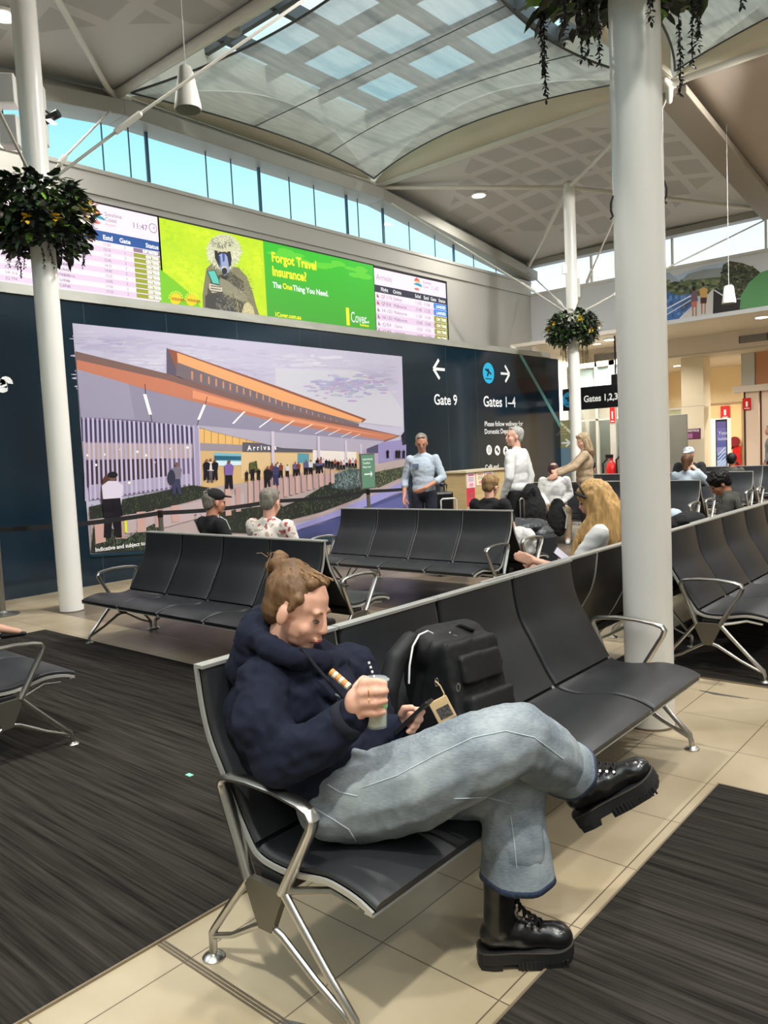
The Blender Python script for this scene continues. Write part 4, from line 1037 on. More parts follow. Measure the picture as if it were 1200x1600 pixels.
for k in range(90): p.epx(rnd.uniform(1036, 1128), rnd.uniform(438, 458), rnd.uniform(2, 5), rnd.uniform(1, 3), sr(*rnd.choice([(70, 84, 60), (110, 122, 84), (58, 66, 56), (128, 134, 96)])), 4, 8)
mp([(1010, 458), (1044, 456), (1058, 462), (1085, 458), (1085, 478), (1060, 500), (1010, 508)], (74, 110, 164), 4)
for k in range(30): p.epx(rnd.uniform(1036, 1072), rnd.uniform(462, 494), rnd.uniform(1, 3), rnd.uniform(2, 4), sr(*rnd.choice([(60, 92, 150), (104, 140, 186)])), 5, 8)
mp([(1060, 500), (1085, 478), (1104, 462), (1116, 450), (1116, 490), (1090, 495)], (196, 194, 190), 5)
mp([(1115, 452), (1118, 450), (1160, 470), (1170, 484), (1114, 491)], (52, 50, 50), 6)
mp([(1130, 414), (1140, 408), (1160, 411), (1180, 419), (1195, 432), (1178, 452), (1160, 470), (1140, 462), (1122, 450), (1126, 436)], (70, 76, 60), 6)
for k in range(170):
    x = rnd.uniform(1128, 1190); y = rnd.uniform(411, 462)
    if y < 408+abs(x-1150)*0.35 or (x > 1165 and y > 440): continue
    p.epx(x, y, rnd.uniform(1.2, 3), rnd.uniform(1, 2.4), sr(*rnd.choice([(52, 58, 46), (104, 106, 84), (126, 118, 92), (84, 92, 68), (40, 44, 40)])), 7, 7)
for (a, b, w) in (((1037, 484), (1080, 461), 2.2), ((1037, 494), (1080, 468), 1.6), ((1062, 497), (1082, 478), 1.8), ((1116, 452), (1135, 464), 2.2), ((1135, 470), (1200, 458), 0.9)):
    p.ppx([(a[0], a[1]), (b[0], b[1]), (b[0], b[1]+w), (a[0], a[1]+w)], sr(216, 220, 228), 8)
for k in range(8): mp([(1064+k*2, 474-k), (1065+k*2, 474-k), (1066+k*2, 490-k*2), (1065+k*2, 490-k*2)], (80, 76, 80), 7)
mp([(1080, 462), (1085, 459), (1090, 463), (1089, 480), (1081, 480)], (190, 112, 92), 10); mp([(1081, 460), (1084, 448), (1088, 452), (1091, 470), (1080, 472)], (120, 92, 100), 11)
for x in (1082, 1087): mp([(x, 478), (x+2, 478), (x+2, 494), (x, 494)], (170, 110, 84), 10)
mp([(1093, 452), (1100, 449), (1106, 452), (1105, 466), (1095, 466)], (202, 158, 96), 11); mp([(1095, 465), (1105, 465), (1104, 474), (1095, 474)], (80, 50, 50), 11); p.epx(1099, 444.5, 2.2, 3.2, sr(50, 40, 40), 11, 8); p.epx(1084.5, 451, 2.6, 4, sr(40, 32, 34), 12, 8)
for x in (1096, 1101): mp([(x, 473), (x+2.2, 473), (x+1.8, 491), (x+0.2, 491)], (176, 118, 90), 10)
mp([(1156, 483), (1158, 462), (1170, 442), (1188, 426), (1200, 422), (1240, 415), (1240, 474), (1200, 480)], (96, 150, 100), 9)
p.build('print', vcol_mat('print_matt', 0.6, spec=0.3), mr)
mb = MB(); mb.box((XF-0.003, 3.3, 4.60), (XF, 7.8, 4.63)); mb.build('backing', M_WALL, mr)
# hanging gates sign
XS = 19.0
q0 = at_x(879, 604, XS); q1 = at_x(968, 642, XS)
sg = world_root('hanging_sign', (XS, (q0.y+q1.y)/2, 2.45), 'black hanging gates 1,2,3,4 sign between the distant column and the big column', 'sign')
mb = MB(); mb.box((XS, 7.6, 2.47), (XS+0.14, 10.0, 3.05)); mb.build('sign_box', mat('sign_black', sr(26, 24, 26), 0.25, noise=((2, 2, 2), 0.15, 2)), sg)
p = Pict('X', XS-0.003); 
a, z = p.px([(912, 627)])[0]; p.text('Gates 1,2,3,4', a, 2.66, 0.235, WHT, 1, bold=0.006, sx=0.88)
a, z = p.px([(888, 620)])[0]; p.ell(a, 2.76, 0.17, 0.2, sr(40, 150, 200), 1, 28); p.line((a-0.09, 2.82), (a+0.09, 2.72), 0.05, sr(16, 44, 66), 2); p.line((a-0.09, 2.64), (a+0.09, 2.64), 0.02, sr(16, 44, 66), 2); p.poly([(a-0.02, 2.84), (a+0.03, 2.84), (a+0.05, 2.72), (a-0.03, 2.7)], sr(16, 44, 66), 3)
p.build('lettering', vcol_mat('sign_print', 0.5), sg)
mb = MB()
for y in (8.0, 9.6): mb.tube([(XS+0.07, y, 3.05), (XS+0.07, y, 4.3)], 0.012, 6)
mb.build('hanger', M_GREYP, sg)
tag(boxbeam((18.98, 7.4, 4.3), (18.98, 11.52, 4.3), 0.16, 0.1, 'sign_rail', 'pale rail carrying the hanging gates sign', M_PALE, 'rail'))
# glazed partition with doors under the sign
XG = 22.2
gp = world_root('glazed_partition', (XG, 9.5, 0), 'glazed partition and doors seen under the gates sign', 'glass partition')
M_FRM = mat('pale_frame', sr(206, 204, 196), 0.4)
mb = MB()
yfs = at_x(957, 648, 22.15).y
for (y0, y1, z0_, z1_) in ((8.6, 11.4, 3.86, 4.0), (11.3, 11.42, 0, 4.0), (10.5, 10.58, 0, 4.0), (yfs-.09, yfs+.09, 0, 4.0), (8.6, 8.7, 0, 4.0), (8.6, 11.4, 2.7, 2.8), (yfs, 11.4, 2.25, 2.3)): mb.box((XG-0.05, y0, z0_), (XG+0.05, y1, z1_))
mb.build('frame', M_FRM, gp)
mb = MB(); mb.box((XG-0.01, 8.65, 0.02), (XG+0.01, 11.35, 3.95)); gpn = mb.build('pane', gm, gp)
mb = MB(); mb.box((XG+0.05, 8.75, 2.85), (XG+0.07, 11.2, 3.82)); mb.build('upper_blind', mat('blind_white', sr(226, 228, 226), 0.6, noise=((1, 1, 30), 0.06, 1)), gp)
mb = MB(); mb.box((23.4, 8.3, 0.0), (23.5, 11.4, 2.3)); tag(mb.build('grey_screen', mat('screen_grey', sr(142, 140, 130), 0.5, noise=((1, 1, 1), 0.05, 2)), bevel=0.01), 'grey partition panel behind the glazed doors', 'panel')
# green totem sign
q = at_x(886, 650, 18.8)
tt = world_root('totem_sign', (18.8, q.y, 0), 'olive and blue totem sign with a white arrow beside the distant column', 'sign')
mb = MB(); mb.box((18.8, q.y-0.25, 0), (18.88, q.y+0.32, 2.22)); mb.build('panel', mat('totem_olive', sr(150, 148, 108), 0.4, noise=((1, 1, 1), 0.08, 2)), tt)
p = Pict('X', 18.797); p.ppx([(874, 700), (897, 700), (897, 742), (874, 744)], sr(110, 140, 160), 1)
a, z = p.px([(884, 692)])[0]; p.line((a-0.12, z), (a+0.1, z), 0.05, WHT, 2); p.line((a+0.12, z), (a+0.0, z+0.1), 0.05, WHT, 2); p.line((a+0.12, z), (a, z-0.1), 0.05, WHT, 2)
p.line((a-0.15, z+0.55), (a+0.22, z+0.2), 0.06, sr(240, 236, 200), 2)
for k in range(4): p.rect(a-0.18, z+0.22+k*0.07, a+0.05, z+0.25+k*0.07, sr(180, 178, 140), 2)
p.build('lettering', MATS['sign_print'], tt)
# cupboard, pillar, doors, kiosk on the cream wall
XP = 24.0
y0 = at_x(1066, 700, XP).y; y1 = at_x(1101, 700, XP).y
r = world_root('pillar', (XP, (y0+y1)/2, 0), 'square cream pillar under the bulkhead with a purple notice on it', 'pillar')
mb = MB(); mb.box((XP, y1, 0), (XP+0.6, y0, 4.0)); mb.build('shaft', mat('pillar_cream', sr(236, 222, 192), 0.5, noise=((1, 1, 1), 0.03, 2)), r, bevel=0.01)
mb = MB(); mb.box((XP-0.004, y1, 2.53), (XP, y0, 2.545)); mb.build('joint', mat('pillar_joint', sr(190, 176, 150), 0.6), r)
n_ = world_root('notice', at_x(1083, 679, XP-0.005), 'purple printed notice taped to the square cream pillar', 'notice')
p = Pict('X', XP-0.006); p.ppx([(1070, 671), (1095, 669), (1095, 686), (1070, 687)], sr(108, 44, 88), 1); p.ppx([(1072, 678), (1082, 677), (1082, 685), (1072, 685)], sr(170, 110, 150), 2)
a, z = p.px([(1075, 675)])[0]; p.text('NOTICE', a, z, 0.09, WHT, 2, bold=0.002); p.build('sheet', MATS['sign_print'], n_)
def wallthing(x0, y0_, x1, y1_, X, th, name, label, cat, m, bevel=0.01, foot=True):
    a = at_x(x0, y0_, X); b = at_x(x1, y1_, X); zt = max(a.z, b.z); zb = 0 if foot else min(a.z, b.z)
    r = world_root(name, (X, (a.y+b.y)/2, zb), label, cat)
    mb = MB(); mb.box((X, b.y, zb), (X+th, a.y, zt)); mb.build('body', m, r, bevel=bevel)
    return r, a, b, zt
r, a, b, zt_ = wallthing(1040, 642, 1066, 738, 28.45, 0.15, 'service_door', 'pale green service door left of the square cream pillar', 'door', mat('door_green', sr(176, 182, 150), 0.5))
mb = MB(); mb.tube([(28.4, a.y-0.2, 1.1), (28.4, a.y-0.2, 1.3)], 0.02, 6); mb.build('handle', M_ALU, r)
mb = MB(); 
for (ya, yb, za, zb_) in ((a.y, a.y+0.08, 0, zt_+0.08), (b.y-0.08, b.y, 0, zt_+0.08), (b.y, a.y, zt_, zt_+0.08)): mb.box((28.42, ya, za), (28.6, yb, zb_))
mb.build('frame', M_FRM, r)
r, a, b, zt_ = wallthing(1103, 634, 1160, 738, 28.47, 0.1, 'double_door', 'wide cream double door behind the lit kiosk', 'door', mat('door_cream', sr(226, 196, 140), 0.5, noise=((1, 1, 1), 0.03, 2)))
mb = MB()
for (ya, yb, za, zb_) in ((a.y, a.y+0.06, 0, zt_+0.06), (b.y-0.06, b.y, 0, zt_+0.06), (b.y, a.y, zt_, zt_+0.06)): mb.box((28.44, ya, za), (28.6, yb, zb_))
mb.build('frame', mat('door_frame_brown', sr(170, 140, 104), 0.5), r)
# kiosk
X = 26.5; a = at_x(1108, 655, X); b = at_x(1137, 655, X); c = at_x(1118, 655, X)
r = world_root('kiosk', (X, (a.y+b.y)/2, 0), 'white free-standing kiosk with a lit blue and violet screen', 'kiosk')
mb = MB(); mb.box((X, b.y, 0), (X+0.35, a.y, a.z)); mb.build('cabinet', M_WHITE, r, bevel=0.02)
mb = MB(); mb.box((X-0.012, b.y+0.02, 0.3), (X-0.001, c.y, a.z-0.03)); mb.build('bezel', M_BLACKP, r)
p = Pict('X', X-0.014)
NB = 8
zt_ = a.z-0.1
for k in range(NB):
    z1 = zt_-(zt_-0.4)*k/NB; z2 = zt_-(zt_-0.4)*(k+1)/NB; cc = [(96, 84, 150), (110, 100, 170), (120, 112, 180), (86, 92, 160), (150, 150, 200), (84, 104, 160), (170, 190, 220), (96, 120, 170)][k]
    p.rect(-c.y+0.03, z2, -b.y-0.05, z1, sr(*cc), 1)
p.text('Your', -c.y+0.08, zt_-0.42, 0.16, WHT, 2); p.text('holiday', -c.y+0.08, zt_-0.6, 0.12, WHT, 2)
for k in range(5): p.line((-c.y+0.06, 0.5+k*0.12), (-b.y-0.08, 0.75+k*0.12), 0.04, sr(206, 220, 240), 2)
p.build('screen_image', vcol_mat('led_dim', 0.5, emis=0.7), r)
# fire gear
def firesign(x, y, X, w, h_, label):
    q = at_x(x, y, X); r = world_root('fire_sign', q, label, 'sign')
    mb = MB(); mb.box((X-0.01, q.y-w/2, q.z-h_/2), (X, q.y+w/2, q.z+h_/2)); mb.build('plate', mat('sign_red', sr(206, 26, 22), 0.4), r)
    p = Pict('X', X-0.012); p.rect(-q.y-w*0.12, q.z-h_*0.25, -q.y+w*0.12, q.z+h_*0.2, WHT, 1); p.rect(-q.y-w*0.3, q.z-h_*0.42, -q.y+w*0.3, q.z-h_*0.36, WHT, 1); p.build('symbol', MATS['sign_print'], r)
firesign(1133, 644, 28.42, 0.30, 0.44, 'red fire extinguisher sign above the double door')
firesign(1167, 631, 24.55, 0.24, 0.34, 'red fire sign on the beige panel at the right edge')
firesign(957, 648, 22.15, 0.16, 0.5, 'tall narrow red fire sign left of the big column')
def extinguisher(p, s, label):
    r = world_root('fire_extinguisher', p, label, 'fire extinguisher'); x, y, z = p
    mb = MB(); mb.lathe(p, [(0.07*s, 0), (0.085*s, 0.03*s), (0.085*s, 0.42*s), (0.06*s, 0.5*s), (0.025*s, 0.54*s), (0.025*s, 0.58*s)], 20); mb.build('cylinder', mat('fire_red', sr(196, 22, 24), 0.3), r, smooth=True)
    mb = MB(); mb.box((x-0.02, y-0.03*s, z+0.58*s), (x+0.02, y+0.09*s, z+0.64*s)); mb.build('handle', M_BLACKP, r)
    mb = MB(); mb.tube([(x-0.03, y+0.05*s, z+0.58*s), (x-0.05, y+0.13*s, z+0.5*s), (x-0.05, y+0.12*s, z+0.2*s)], 0.015*s, 8); mb.build('hose', M_BLACKP, r, smooth=True)
extinguisher((21.9, 9.55, 0.0), 2.1, 'red fire extinguisher standing just left of the big column')
extinguisher((21.9, 10.0, 0.0), 1.9, 'red fire extinguisher farther from the big column')
r = world_root('hose_reel', at_x(1148, 690, 28.3), 'round dark red hose reel on the cream wall near the right edge', 'hose reel')
q = at_x(1148, 690, 28.3); mb = MB(); mb.tube([(28.25, q.y, q.z), (28.35, q.y, q.z)], 0.17, 20); mb.build('drum', mat('reel_red', sr(120, 20, 30), 0.4), r, smooth=True)
mb = MB(); mb.box((28.3, q.y-0.17, q.z-0.95), (28.45, q.y+0.08, q.z-0.15)); mb.build('cover', MATS['fire_red'], r, bevel=0.03)
mb = MB(); mb.tube([(28.3, q.y+0.05, q.z-0.15), (28.28, q.y+0.22, q.z-0.4), (28.3, q.y-0.12, q.z-0.8)], 0.035, 8); mb.build('hose', M_BLACKP, r, smooth=True)
# wall panels at far right
XR = 24.6
a = at_x(1163, 612, XR); b = at_x(1188, 612, XR)
for (x0_, x1_, lab) in ((1163, 1186, 'beige wall panel with a dark edge at the right'), (1188, 1240, 'beige wall panel cut by the right picture edge')):
    a = at_x(x0_, 700, XR); b = at_x(x1_, 700, XR)
    r = world_root('wall_panel', (XR, (a.y+b.y)/2, 0), lab, 'wall panel')
    mb = MB(); mb.box((XR, b.y, 0), (XR+0.12, a.y, 2.86)); mb.build('board', mat('panel_pink', sr(232, 208, 184), 0.5, noise=((1, 1, 1), 0.02, 2)), r)
    mb = MB(); mb.box((XR-0.01, a.y-0.05, 0), (XR, a.y, 2.86)); mb.build('edge', mat('panel_edge', sr(70, 44, 40), 0.5), r)
a = at_x(1146, 605, XR)
mb = MB(); mb.box((XR-0.1, 3.0, 2.86), (XR+0.4, a.y, 3.05)); tag(mb.build('door_head_beam', M_PALE, bevel=0.01), 'pale horizontal beam above the beige wall panels', 'beam')
a = at_x(1179, 570, XR)
mb = MB(); mb.box((XR+0.1, 3.0, 3.05), (XR+0.3, a.y, 4.0)); tag(mb.build('recess_panel', mat('recess_terracotta', sr(206, 150, 110), 0.6)), 'terracotta recess above the beam at the right edge', 'panel')
a = at_x(1157, 570, XR); b = at_x(1178, 570, XR)
mb = MB(); mb.box((XR+0.05, b.y, 3.05), (XR+0.2, a.y, 4.0)); tag(mb.build('recess_panel', M_FRM), 'grey-white panel left of the terracotta recess', 'panel')
# ceiling air grilles
for (px, lab) in ((((1155, 530), (1200, 521)), 'dark slotted air grille in the bulkhead at right'), (((929, 563), (966, 556)), 'dark slotted air grille in the bulkhead left of the big column')):
    a = at_x(px[0][0], px[0][1], 23.49); b = at_x(px[1][0], px[1][1], 23.49)
    zc = 4.28
    r = world_root('air_grille', (23.49, (a.y+b.y)/2, zc), lab, 'air grille')
    mb = MB(); mb.box((23.47, b.y, zc-0.10), (23.499, a.y, zc+0.10)); mb.build('frame', mat('grille_dark', sr(84, 78, 74), 0.5), r)
    mb = MB()
    for k in range(6): mb.box((23.455, b.y+0.03, zc-0.085+k*0.032), (23.47, a.y-0.03, zc-0.07+k*0.032))
    mb.build('louvre', M_GREYP, r)
r = world_root('security_camera', at_x(962, 593, 21), 'small black camera on the soffit left of the big column', 'camera')
q = at_x(962, 593, 21); mb = MB(); mb.box((q.x-0.1, q.y-0.08, q.z-0.35), (q.x+0.1, q.y+0.1, q.z+0.15)); mb.build('housing', M_BLACKP, r, bevel=0.02); mb = MB(); mb.tube([(q.x, q.y, q.z+0.15), (q.x, q.y, 4.54)], 0.025, 8); mb.build('bracket', M_BLACKP, r)
# ================================================================ airport benches
BACK = [(0.045, .955), (0.036, .88), (0.022, .80), (-0.005, .72), (-0.052, .64), (-0.098, .56), (-0.138, .49), (-0.180, .430)]
SEAT = [(-0.205, .410), (-0.25, .398), (-0.33, .396), (-0.42, .410), (-0.50, .424), (-0.57, .420), (-0.63, .408), (-0.675, .390)]
def offs(prof, d):
    out = []
    for i, p in enumerate(prof):
        a = V(prof[max(i-1, 0)]); b = V(prof[min(i+1, len(prof)-1)]); t = (b-a).normalized(); n = V((-t.y, t.x))
        if n.y < 0 and abs(n.y) > 0.3: n = -n
        if abs(n.y) <= 0.3 and n.x > 0: n = -n
        out.append((p[0]+n.x*d, p[1]+n.y*d))
    return out
def smooth_prof(pr, k=3):
    out = []
    n = len(pr)
    for i in range(n-1):
        p0 = V(pr[max(i-1, 0)]); p1 = V(pr[i]); p2 = V(pr[i+1]); p3 = V(pr[min(i+2, n-1)])
        for j in range(k):
            t = j/k; q = 0.5*((2*p1)+(-p0+p2)*t+(2*p0-5*p1+4*p2-p3)*t*t+(-p0+3*p1-3*p2+p3)*t**3); out.append((q.x, q.y))
    out.append(tuple(pr[-1])); return out
def slab(mb, prof, x0, x1, d0, d1, rnd=0.010):
    a = offs(prof, d0); b = offs(prof, d1); xs = [x0, x0+rnd*0.4, x0+rnd, (x0+x1)/2, x1-rnd, x1-rnd*0.4, x1]
    kk = [0.35, 0.8, 1, 1, 1, 0.8, 0.35]
    n = len(prof); base = len(mb.v); rows = []
    for x, f in zip(xs, kk):
        mid = [((p[0]+q[0])/2, (p[1]+q[1])/2) for p, q in zip(a, b)]
        lo = [(m[0]+(p[0]-m[0])*f, m[1]+(p[1]-m[1])*f) for m, p in zip(mid, a)]
        hi = [(m[0]+(p[0]-m[0])*f, m[1]+(p[1]-m[1])*f) for m, p in zip(mid, b)]
        loop = lo + hi[::-1]; rows.append(len(mb.v)); mb.v += [(x, p[0], p[1]) for p in loop]
    m = 2*n
    for i in range(len(xs)-1):
        for k in range(m): mb.f.append((rows[i]+k, rows[i]+(k+1) % m, rows[i+1]+(k+1) % m, rows[i+1]+k)); mb.m.append(0)
    for r_ in (rows[0], rows[-1]):
        for k in range(n-1): mb.f.append((r_+k, r_+k+1, r_+m-2-k, r_+m-1-k)); mb.m.append(0)
PB, PS_ = smooth_prof(BACK), smooth_prof(SEAT)
FULL = smooth_prof(BACK + SEAT)
CACHE = {}
def cached(key, fn):
    if key not in CACHE: o = fn(); CACHE[key] = o.data; bpy.data.objects.remove(o)
    return CACHE[key]
def put(name, me, parent, loc=(0, 0, 0)):
    o = bpy.data.objects.new(name, me); COL.objects.link(o); o.location = loc; o.parent = parent; return o
def arm_mesh():
    mb = MB()
    pts = [(-0.192, .345), (-0.150, .45), (-0.100, .575), (-0.088, .612), (-0.098, .632), (-0.125, .642), (-0.22, .652), (-0.34, .652), (-0.44, .640), (-0.480, .628), (-0.492, .608), (-0.482, .580), (-0.42, .475), (-0.345, .350)]
    w = [.014, .014, .014, .013, .013, .012, .012, .012, .012, .013, .014, .014, .015, .016]
    mb.tube([(0, p[0], p[1]) for p in pts], w, 10, ref=(1, 0, 0), r2=[.023]*14)
    return mb.build('armrest', M_ALU, smooth=True)
def leg_mesh(front):
    mb = MB()
    if front:
        mb.tube([(0, -.340, .355), (0, -.40, .29), (0, -.52, .165), (0, -.612, .075), (0, -.622, .035)], [.016, .015, .014, .016, .014], 10, ref=(1, 0, 0), r2=.013)
        mb.tube([(0, -.268, .225), (0, -.33, .205), (0, -.47, .125), (0, -.605, .065)], [.013, .014, .012, .012], 10, ref=(1, 0, 0), r2=.011)
    else:
        mb.tube([(0, -.190, .345), (0, -.10, .235), (0, .005, .105), (0, .018, .085), (0, .020, .03)], [.014, .013, .013, .016, .014], 10, ref=(1, 0, 0), r2=.013)
        mb.tube([(0, -.262, .222), (0, -.21, .195), (0, -.09, .12), (0, .012, .078)], [.012, .011, .010, .011], 10, ref=(1, 0, 0), r2=.010)
    return mb.build('leg', M_ALU, smooth=True)
def foot_mesh():
    mb = MB(); mb.lathe((0, 0, 0), [(0.036, 0), (0.038, 0.006), (0.030, 0.014), (0.014, 0.020), (0.013, 0.045)], 20)
    return mb.build('foot', M_ALU, smooth=True)
def hub_mesh():
    mb = MB(); poly = [(-.182, .352), (-.346, .358), (-.352, .335), (-.292, .208), (-.235, .205), (-.180, .330)]
    mb.prism(poly, lambda p: (-0.012, p[0], p[1]), lambda p: (0.012, p[0], p[1])); return mb.build('hub', M_ALUD, bevel=0.0)
def rim_mesh(p):
    mb = MB()
    for x in (0.006, p-0.006):
        lo = offs(FULL, -0.006); n = len(FULL)
        pr = FULL
        a = offs(pr, -0.010); b = offs(pr, 0.006)
        base = len(mb.v)
        for xx in (x-0.004, x+0.004): mb.v += [(xx, q[0], q[1]) for q in a] + [(xx, q[0], q[1]) for q in b]
        for k in range(n-1):
            A = base; B = base+2*n
            for f in ((A+k, A+k+1, A+n+k+1, A+n+k), (B+k, B+n+k, B+n+k+1, B+k+1), (A+k, B+k, B+k+1, A+k+1), (A+n+k, A+n+k+1, B+n+k+1, B+n+k)): mb.f.append(f); mb.m.append(0)
    mb.box((0.004, BACK[0][0]-0.034, .951), (p-0.004, BACK[0][0]+0.012, .962))
    mb.box((0.004, SEAT[-1][0]-0.002, .381), (p-0.004, SEAT[-1][0]+0.03, .387))
    return mb.build('rim', M_RIM, smooth=False)
def shell_mesh(p):
    mb = MB(); slab(mb, FULL, 0.010, p-0.010, -0.010, 0.0, 0.004); return mb.build('shell', M_BLACKM, smooth=True)
def backpad(p):
    mb = MB(); slab(mb, PB, 0.012, p-0.012, 0.0, 0.030, 0.016); return mb.build('backrest', M_LEATHER, smooth=True)
def seatpad(p):
    mb = MB(); slab(mb, PS_, 0.012, p-0.012, 0.0, 0.030, 0.016); return mb.build('seat', M_LEATHER, smooth=True)
def bench(loc, rz, n, pitch, label, arms='LR'):
    r = empty('bench', loc, rz, label, 'bench', None)
    k_ = '%.3f' % pitch
    for i in range(n):
        x = i*pitch
        put('shell', cached('shell'+k_, lambda: shell_mesh(pitch)), r, (x, 0, 0))
        put('backrest', cached('back'+k_, lambda: backpad(pitch)), r, (x, 0, 0))
        put('seat', cached('seat'+k_, lambda: seatpad(pitch)), r, (x, 0, 0))
        put('rim', cached('rim'+k_, lambda: rim_mesh(pitch)), r, (x, 0, 0))
    mb = MB(); mb.box((-0.0, -.33, .325), (n*pitch, -.22, .378)); mb.build('beam', M_BLACKM, r, bevel=0.008)
    for x, e in ((-0.02, 'L'), (n*pitch+0.02, 'R')):
        put('hub', cached('hub', hub_mesh), r, (x, 0, 0))
        for fr in (True, False):
            lg = put('leg', cached('leg%d' % fr, lambda: leg_mesh(fr)), r, (x, 0, 0))
            put('foot', cached('foot', foot_mesh), lg, (0, -.622 if fr else .020, 0))
        if e in arms: put('armrest', cached('arm', arm_mesh), r, (x, 0, 0))
        mb = MB(); s = 1 if e == 'L' else -1
        mb.tube([(x, -.34, .352), (x+s*0.03, -.42, .366), (x+s*0.05, -.50, .385), (x+s*0.05, -.60, .372)], [.012, .011, .010, .008], 8); mb.build('seat_bracket', M_ALU, r, smooth=True)
    return r
H90 = math.radians(90)
bench((1.43, 2.03, 0), 0, 4, 0.627, 'nearest black four-seat bench, where the young person in the navy hoodie sits')
bench((5.50, 2.12, 0), PI, 4, 0.60, 'black bench backing onto the nearest one, where the long-haired blonde person sits')
bench((5.32, 2.03, 0), 0, 5, 0.607, 'black bench at the right beyond the big column, its near armrest over dark carpet')
bench((9.0, 2.12, 0), PI, 5, 0.607, 'black bench behind the right-hand one, where the curly-haired person sits')
bench((4.10, 6.64, 0), -H90, 4, 0.607, 'empty black four-seat bench in the middle left, beside the left column')
bench((4.19, 4.21, 0), H90, 4, 0.607, 'black bench backing onto the middle left one, with the cap wearer and floral shirt sitting')
bench((6.72, 6.56, 0), -H90, 4, 0.600, 'empty black four-seat bench in the centre below the gate 9 sign')
bench((6.81, 4.16, 0), H90, 4, 0.600, 'black bench backing onto the centre one, holding the white bag and black jacket')
bench((11.95, 7.10, 0), -H90, 5, 0.607, 'dark grey bench in the distance, partly hidden by the big column')
bench((12.04, 4.06, 0), H90, 5, 0.607, 'bench in the distance where the person with a blue collar sits')
bench((14.60, 7.08, 0), -H90, 5, 0.607, 'second distant bench row, right behind the curly-haired person')
bench((14.69, 4.05, 0), H90, 5, 0.607, 'bench backing onto the second distant row')
bench((17.2, 6.4, 0), -H90, 6, 0.607, 'farthest bench row in front of the cream wall')
bench((1.48, 4.33, 0), H90, 5, 0.61, 'black bench cut by the left picture edge on the dark carpet')

# ================================================================ people
def M3(r, f, u): return Matrix((r, f, u)).transposed()
def frame(fwd, up=(0, 0, 1)):
    f = V(fwd).normalized(); r = f.cross(V(up)).normalized(); u = r.cross(f); return M3(r, f, u)
def head(b, c, R, s=1.0, female=False):
    c = V(c); L = lambda x, y, z: c + R @ V((x*s, y*s, z*s))
    b.ell(L(0, -0.012, 0.025), (0.076*s, 0.094*s, 0.088*s), R)
    b.ell(L(0, 0.022, -0.030), (0.062*s, 0.068*s, 0.084*s), R)
    b.ell(L(0, 0.055, -0.094), (0.030*s, 0.026*s, 0.022*s), R)
    b.ell(L(0, 0.030, -0.078), (0.050*s, 0.045*s, 0.030*s), R)
    b.cap(L(0, 0.082, 0.010), 0.009*s, L(0, 0.098, -0.030), 0.012*s, 8)
    b.ell(L(0, 0.092, -0.034), (0.017*s, 0.011*s, 0.009*s), R)
    b.cap(L(-0.034, 0.073, 0.020), 0.010*s, L(0.034, 0.073, 0.020), 0.010*s, 8)
    b.ell(L(0, 0.088, -0.058), (0.024*s, 0.010*s, 0.006*s), R); b.ell(L(0, 0.087, -0.068), (0.020*s, 0.010*s, 0.007*s), R)
    for k in (-1, 1):
        b.ell(L(k*0.077, -0.008, -0.018), (0.010*s, 0.019*s, 0.030*s), R)
        b.ell(L(k*0.036, 0.054, -0.036), (0.024*s, 0.022*s, 0.024*s), R)
def eyes(parent, c, R, s=1.0):
    c = V(c)
    for k in (-1, 1):
        mb = Blob(); mb.ell(c + R @ V((k*0.031*s, 0.080*s, -0.004*s)), (0.013*s, 0.009*s, 0.007*s), R, 10)
        mb.mb.build('eye', mat('eye_dark', sr(60, 46, 40), 0.2), parent, smooth=True)
def hand(b, w, d, n, thumb, curl=0.5, s=1.0, spread=1.0, tcurl=0.4):
    """w wrist, d finger direction, n the way the palm faces, thumb = +-1 side"""
    w = V(w); d = V(d).normalized(); n = V(n); n = (n - d*n.dot(d)).normalized(); t = d.cross(n) * thumb
    for k in range(4):
        o = (0.031-0.0205*k)*s*spread
        kn = w + d*((0.088, 0.092, 0.088, 0.080)[k]*s) + t*o
        b.cap(w + d*0.012*s + t*o*0.55, 0.016*s, kn, 0.0115*s, 8)
        L = (0.040, 0.045, 0.042, 0.032)[k]*s
        p = kn
        for j, (a, m_, rr) in enumerate(((0.55, 1.0, 0.0095), (1.35, 0.68, 0.0085), (1.9, 0.55, 0.0075))):
            q = p + (d*math.cos(a*curl) + n*math.sin(a*curl))*L*m_
            b.cap(p, rr*s*1.05, q, rr*s, 8); p = q
    p = w + d*0.022*s + t*0.022*s
    q = p + (t*0.72 + d*0.55 + n*0.30).normalized()*0.042*s; b.cap(p, 0.016*s, q, 0.012*s, 8)
    v = q + (d*0.75 + t*(0.35-0.5*tcurl) + n*(0.2+tcurl)).normalized()*0.032*s; b.cap(q, 0.0115*s, v, 0.0105*s, 8)
    z = v + (d*0.75 + n*(0.3+tcurl) + t*(0.1-0.6*tcurl)).normalized()*0.024*s; b.cap(v, 0.0105*s, z, 0.0085*s, 8)

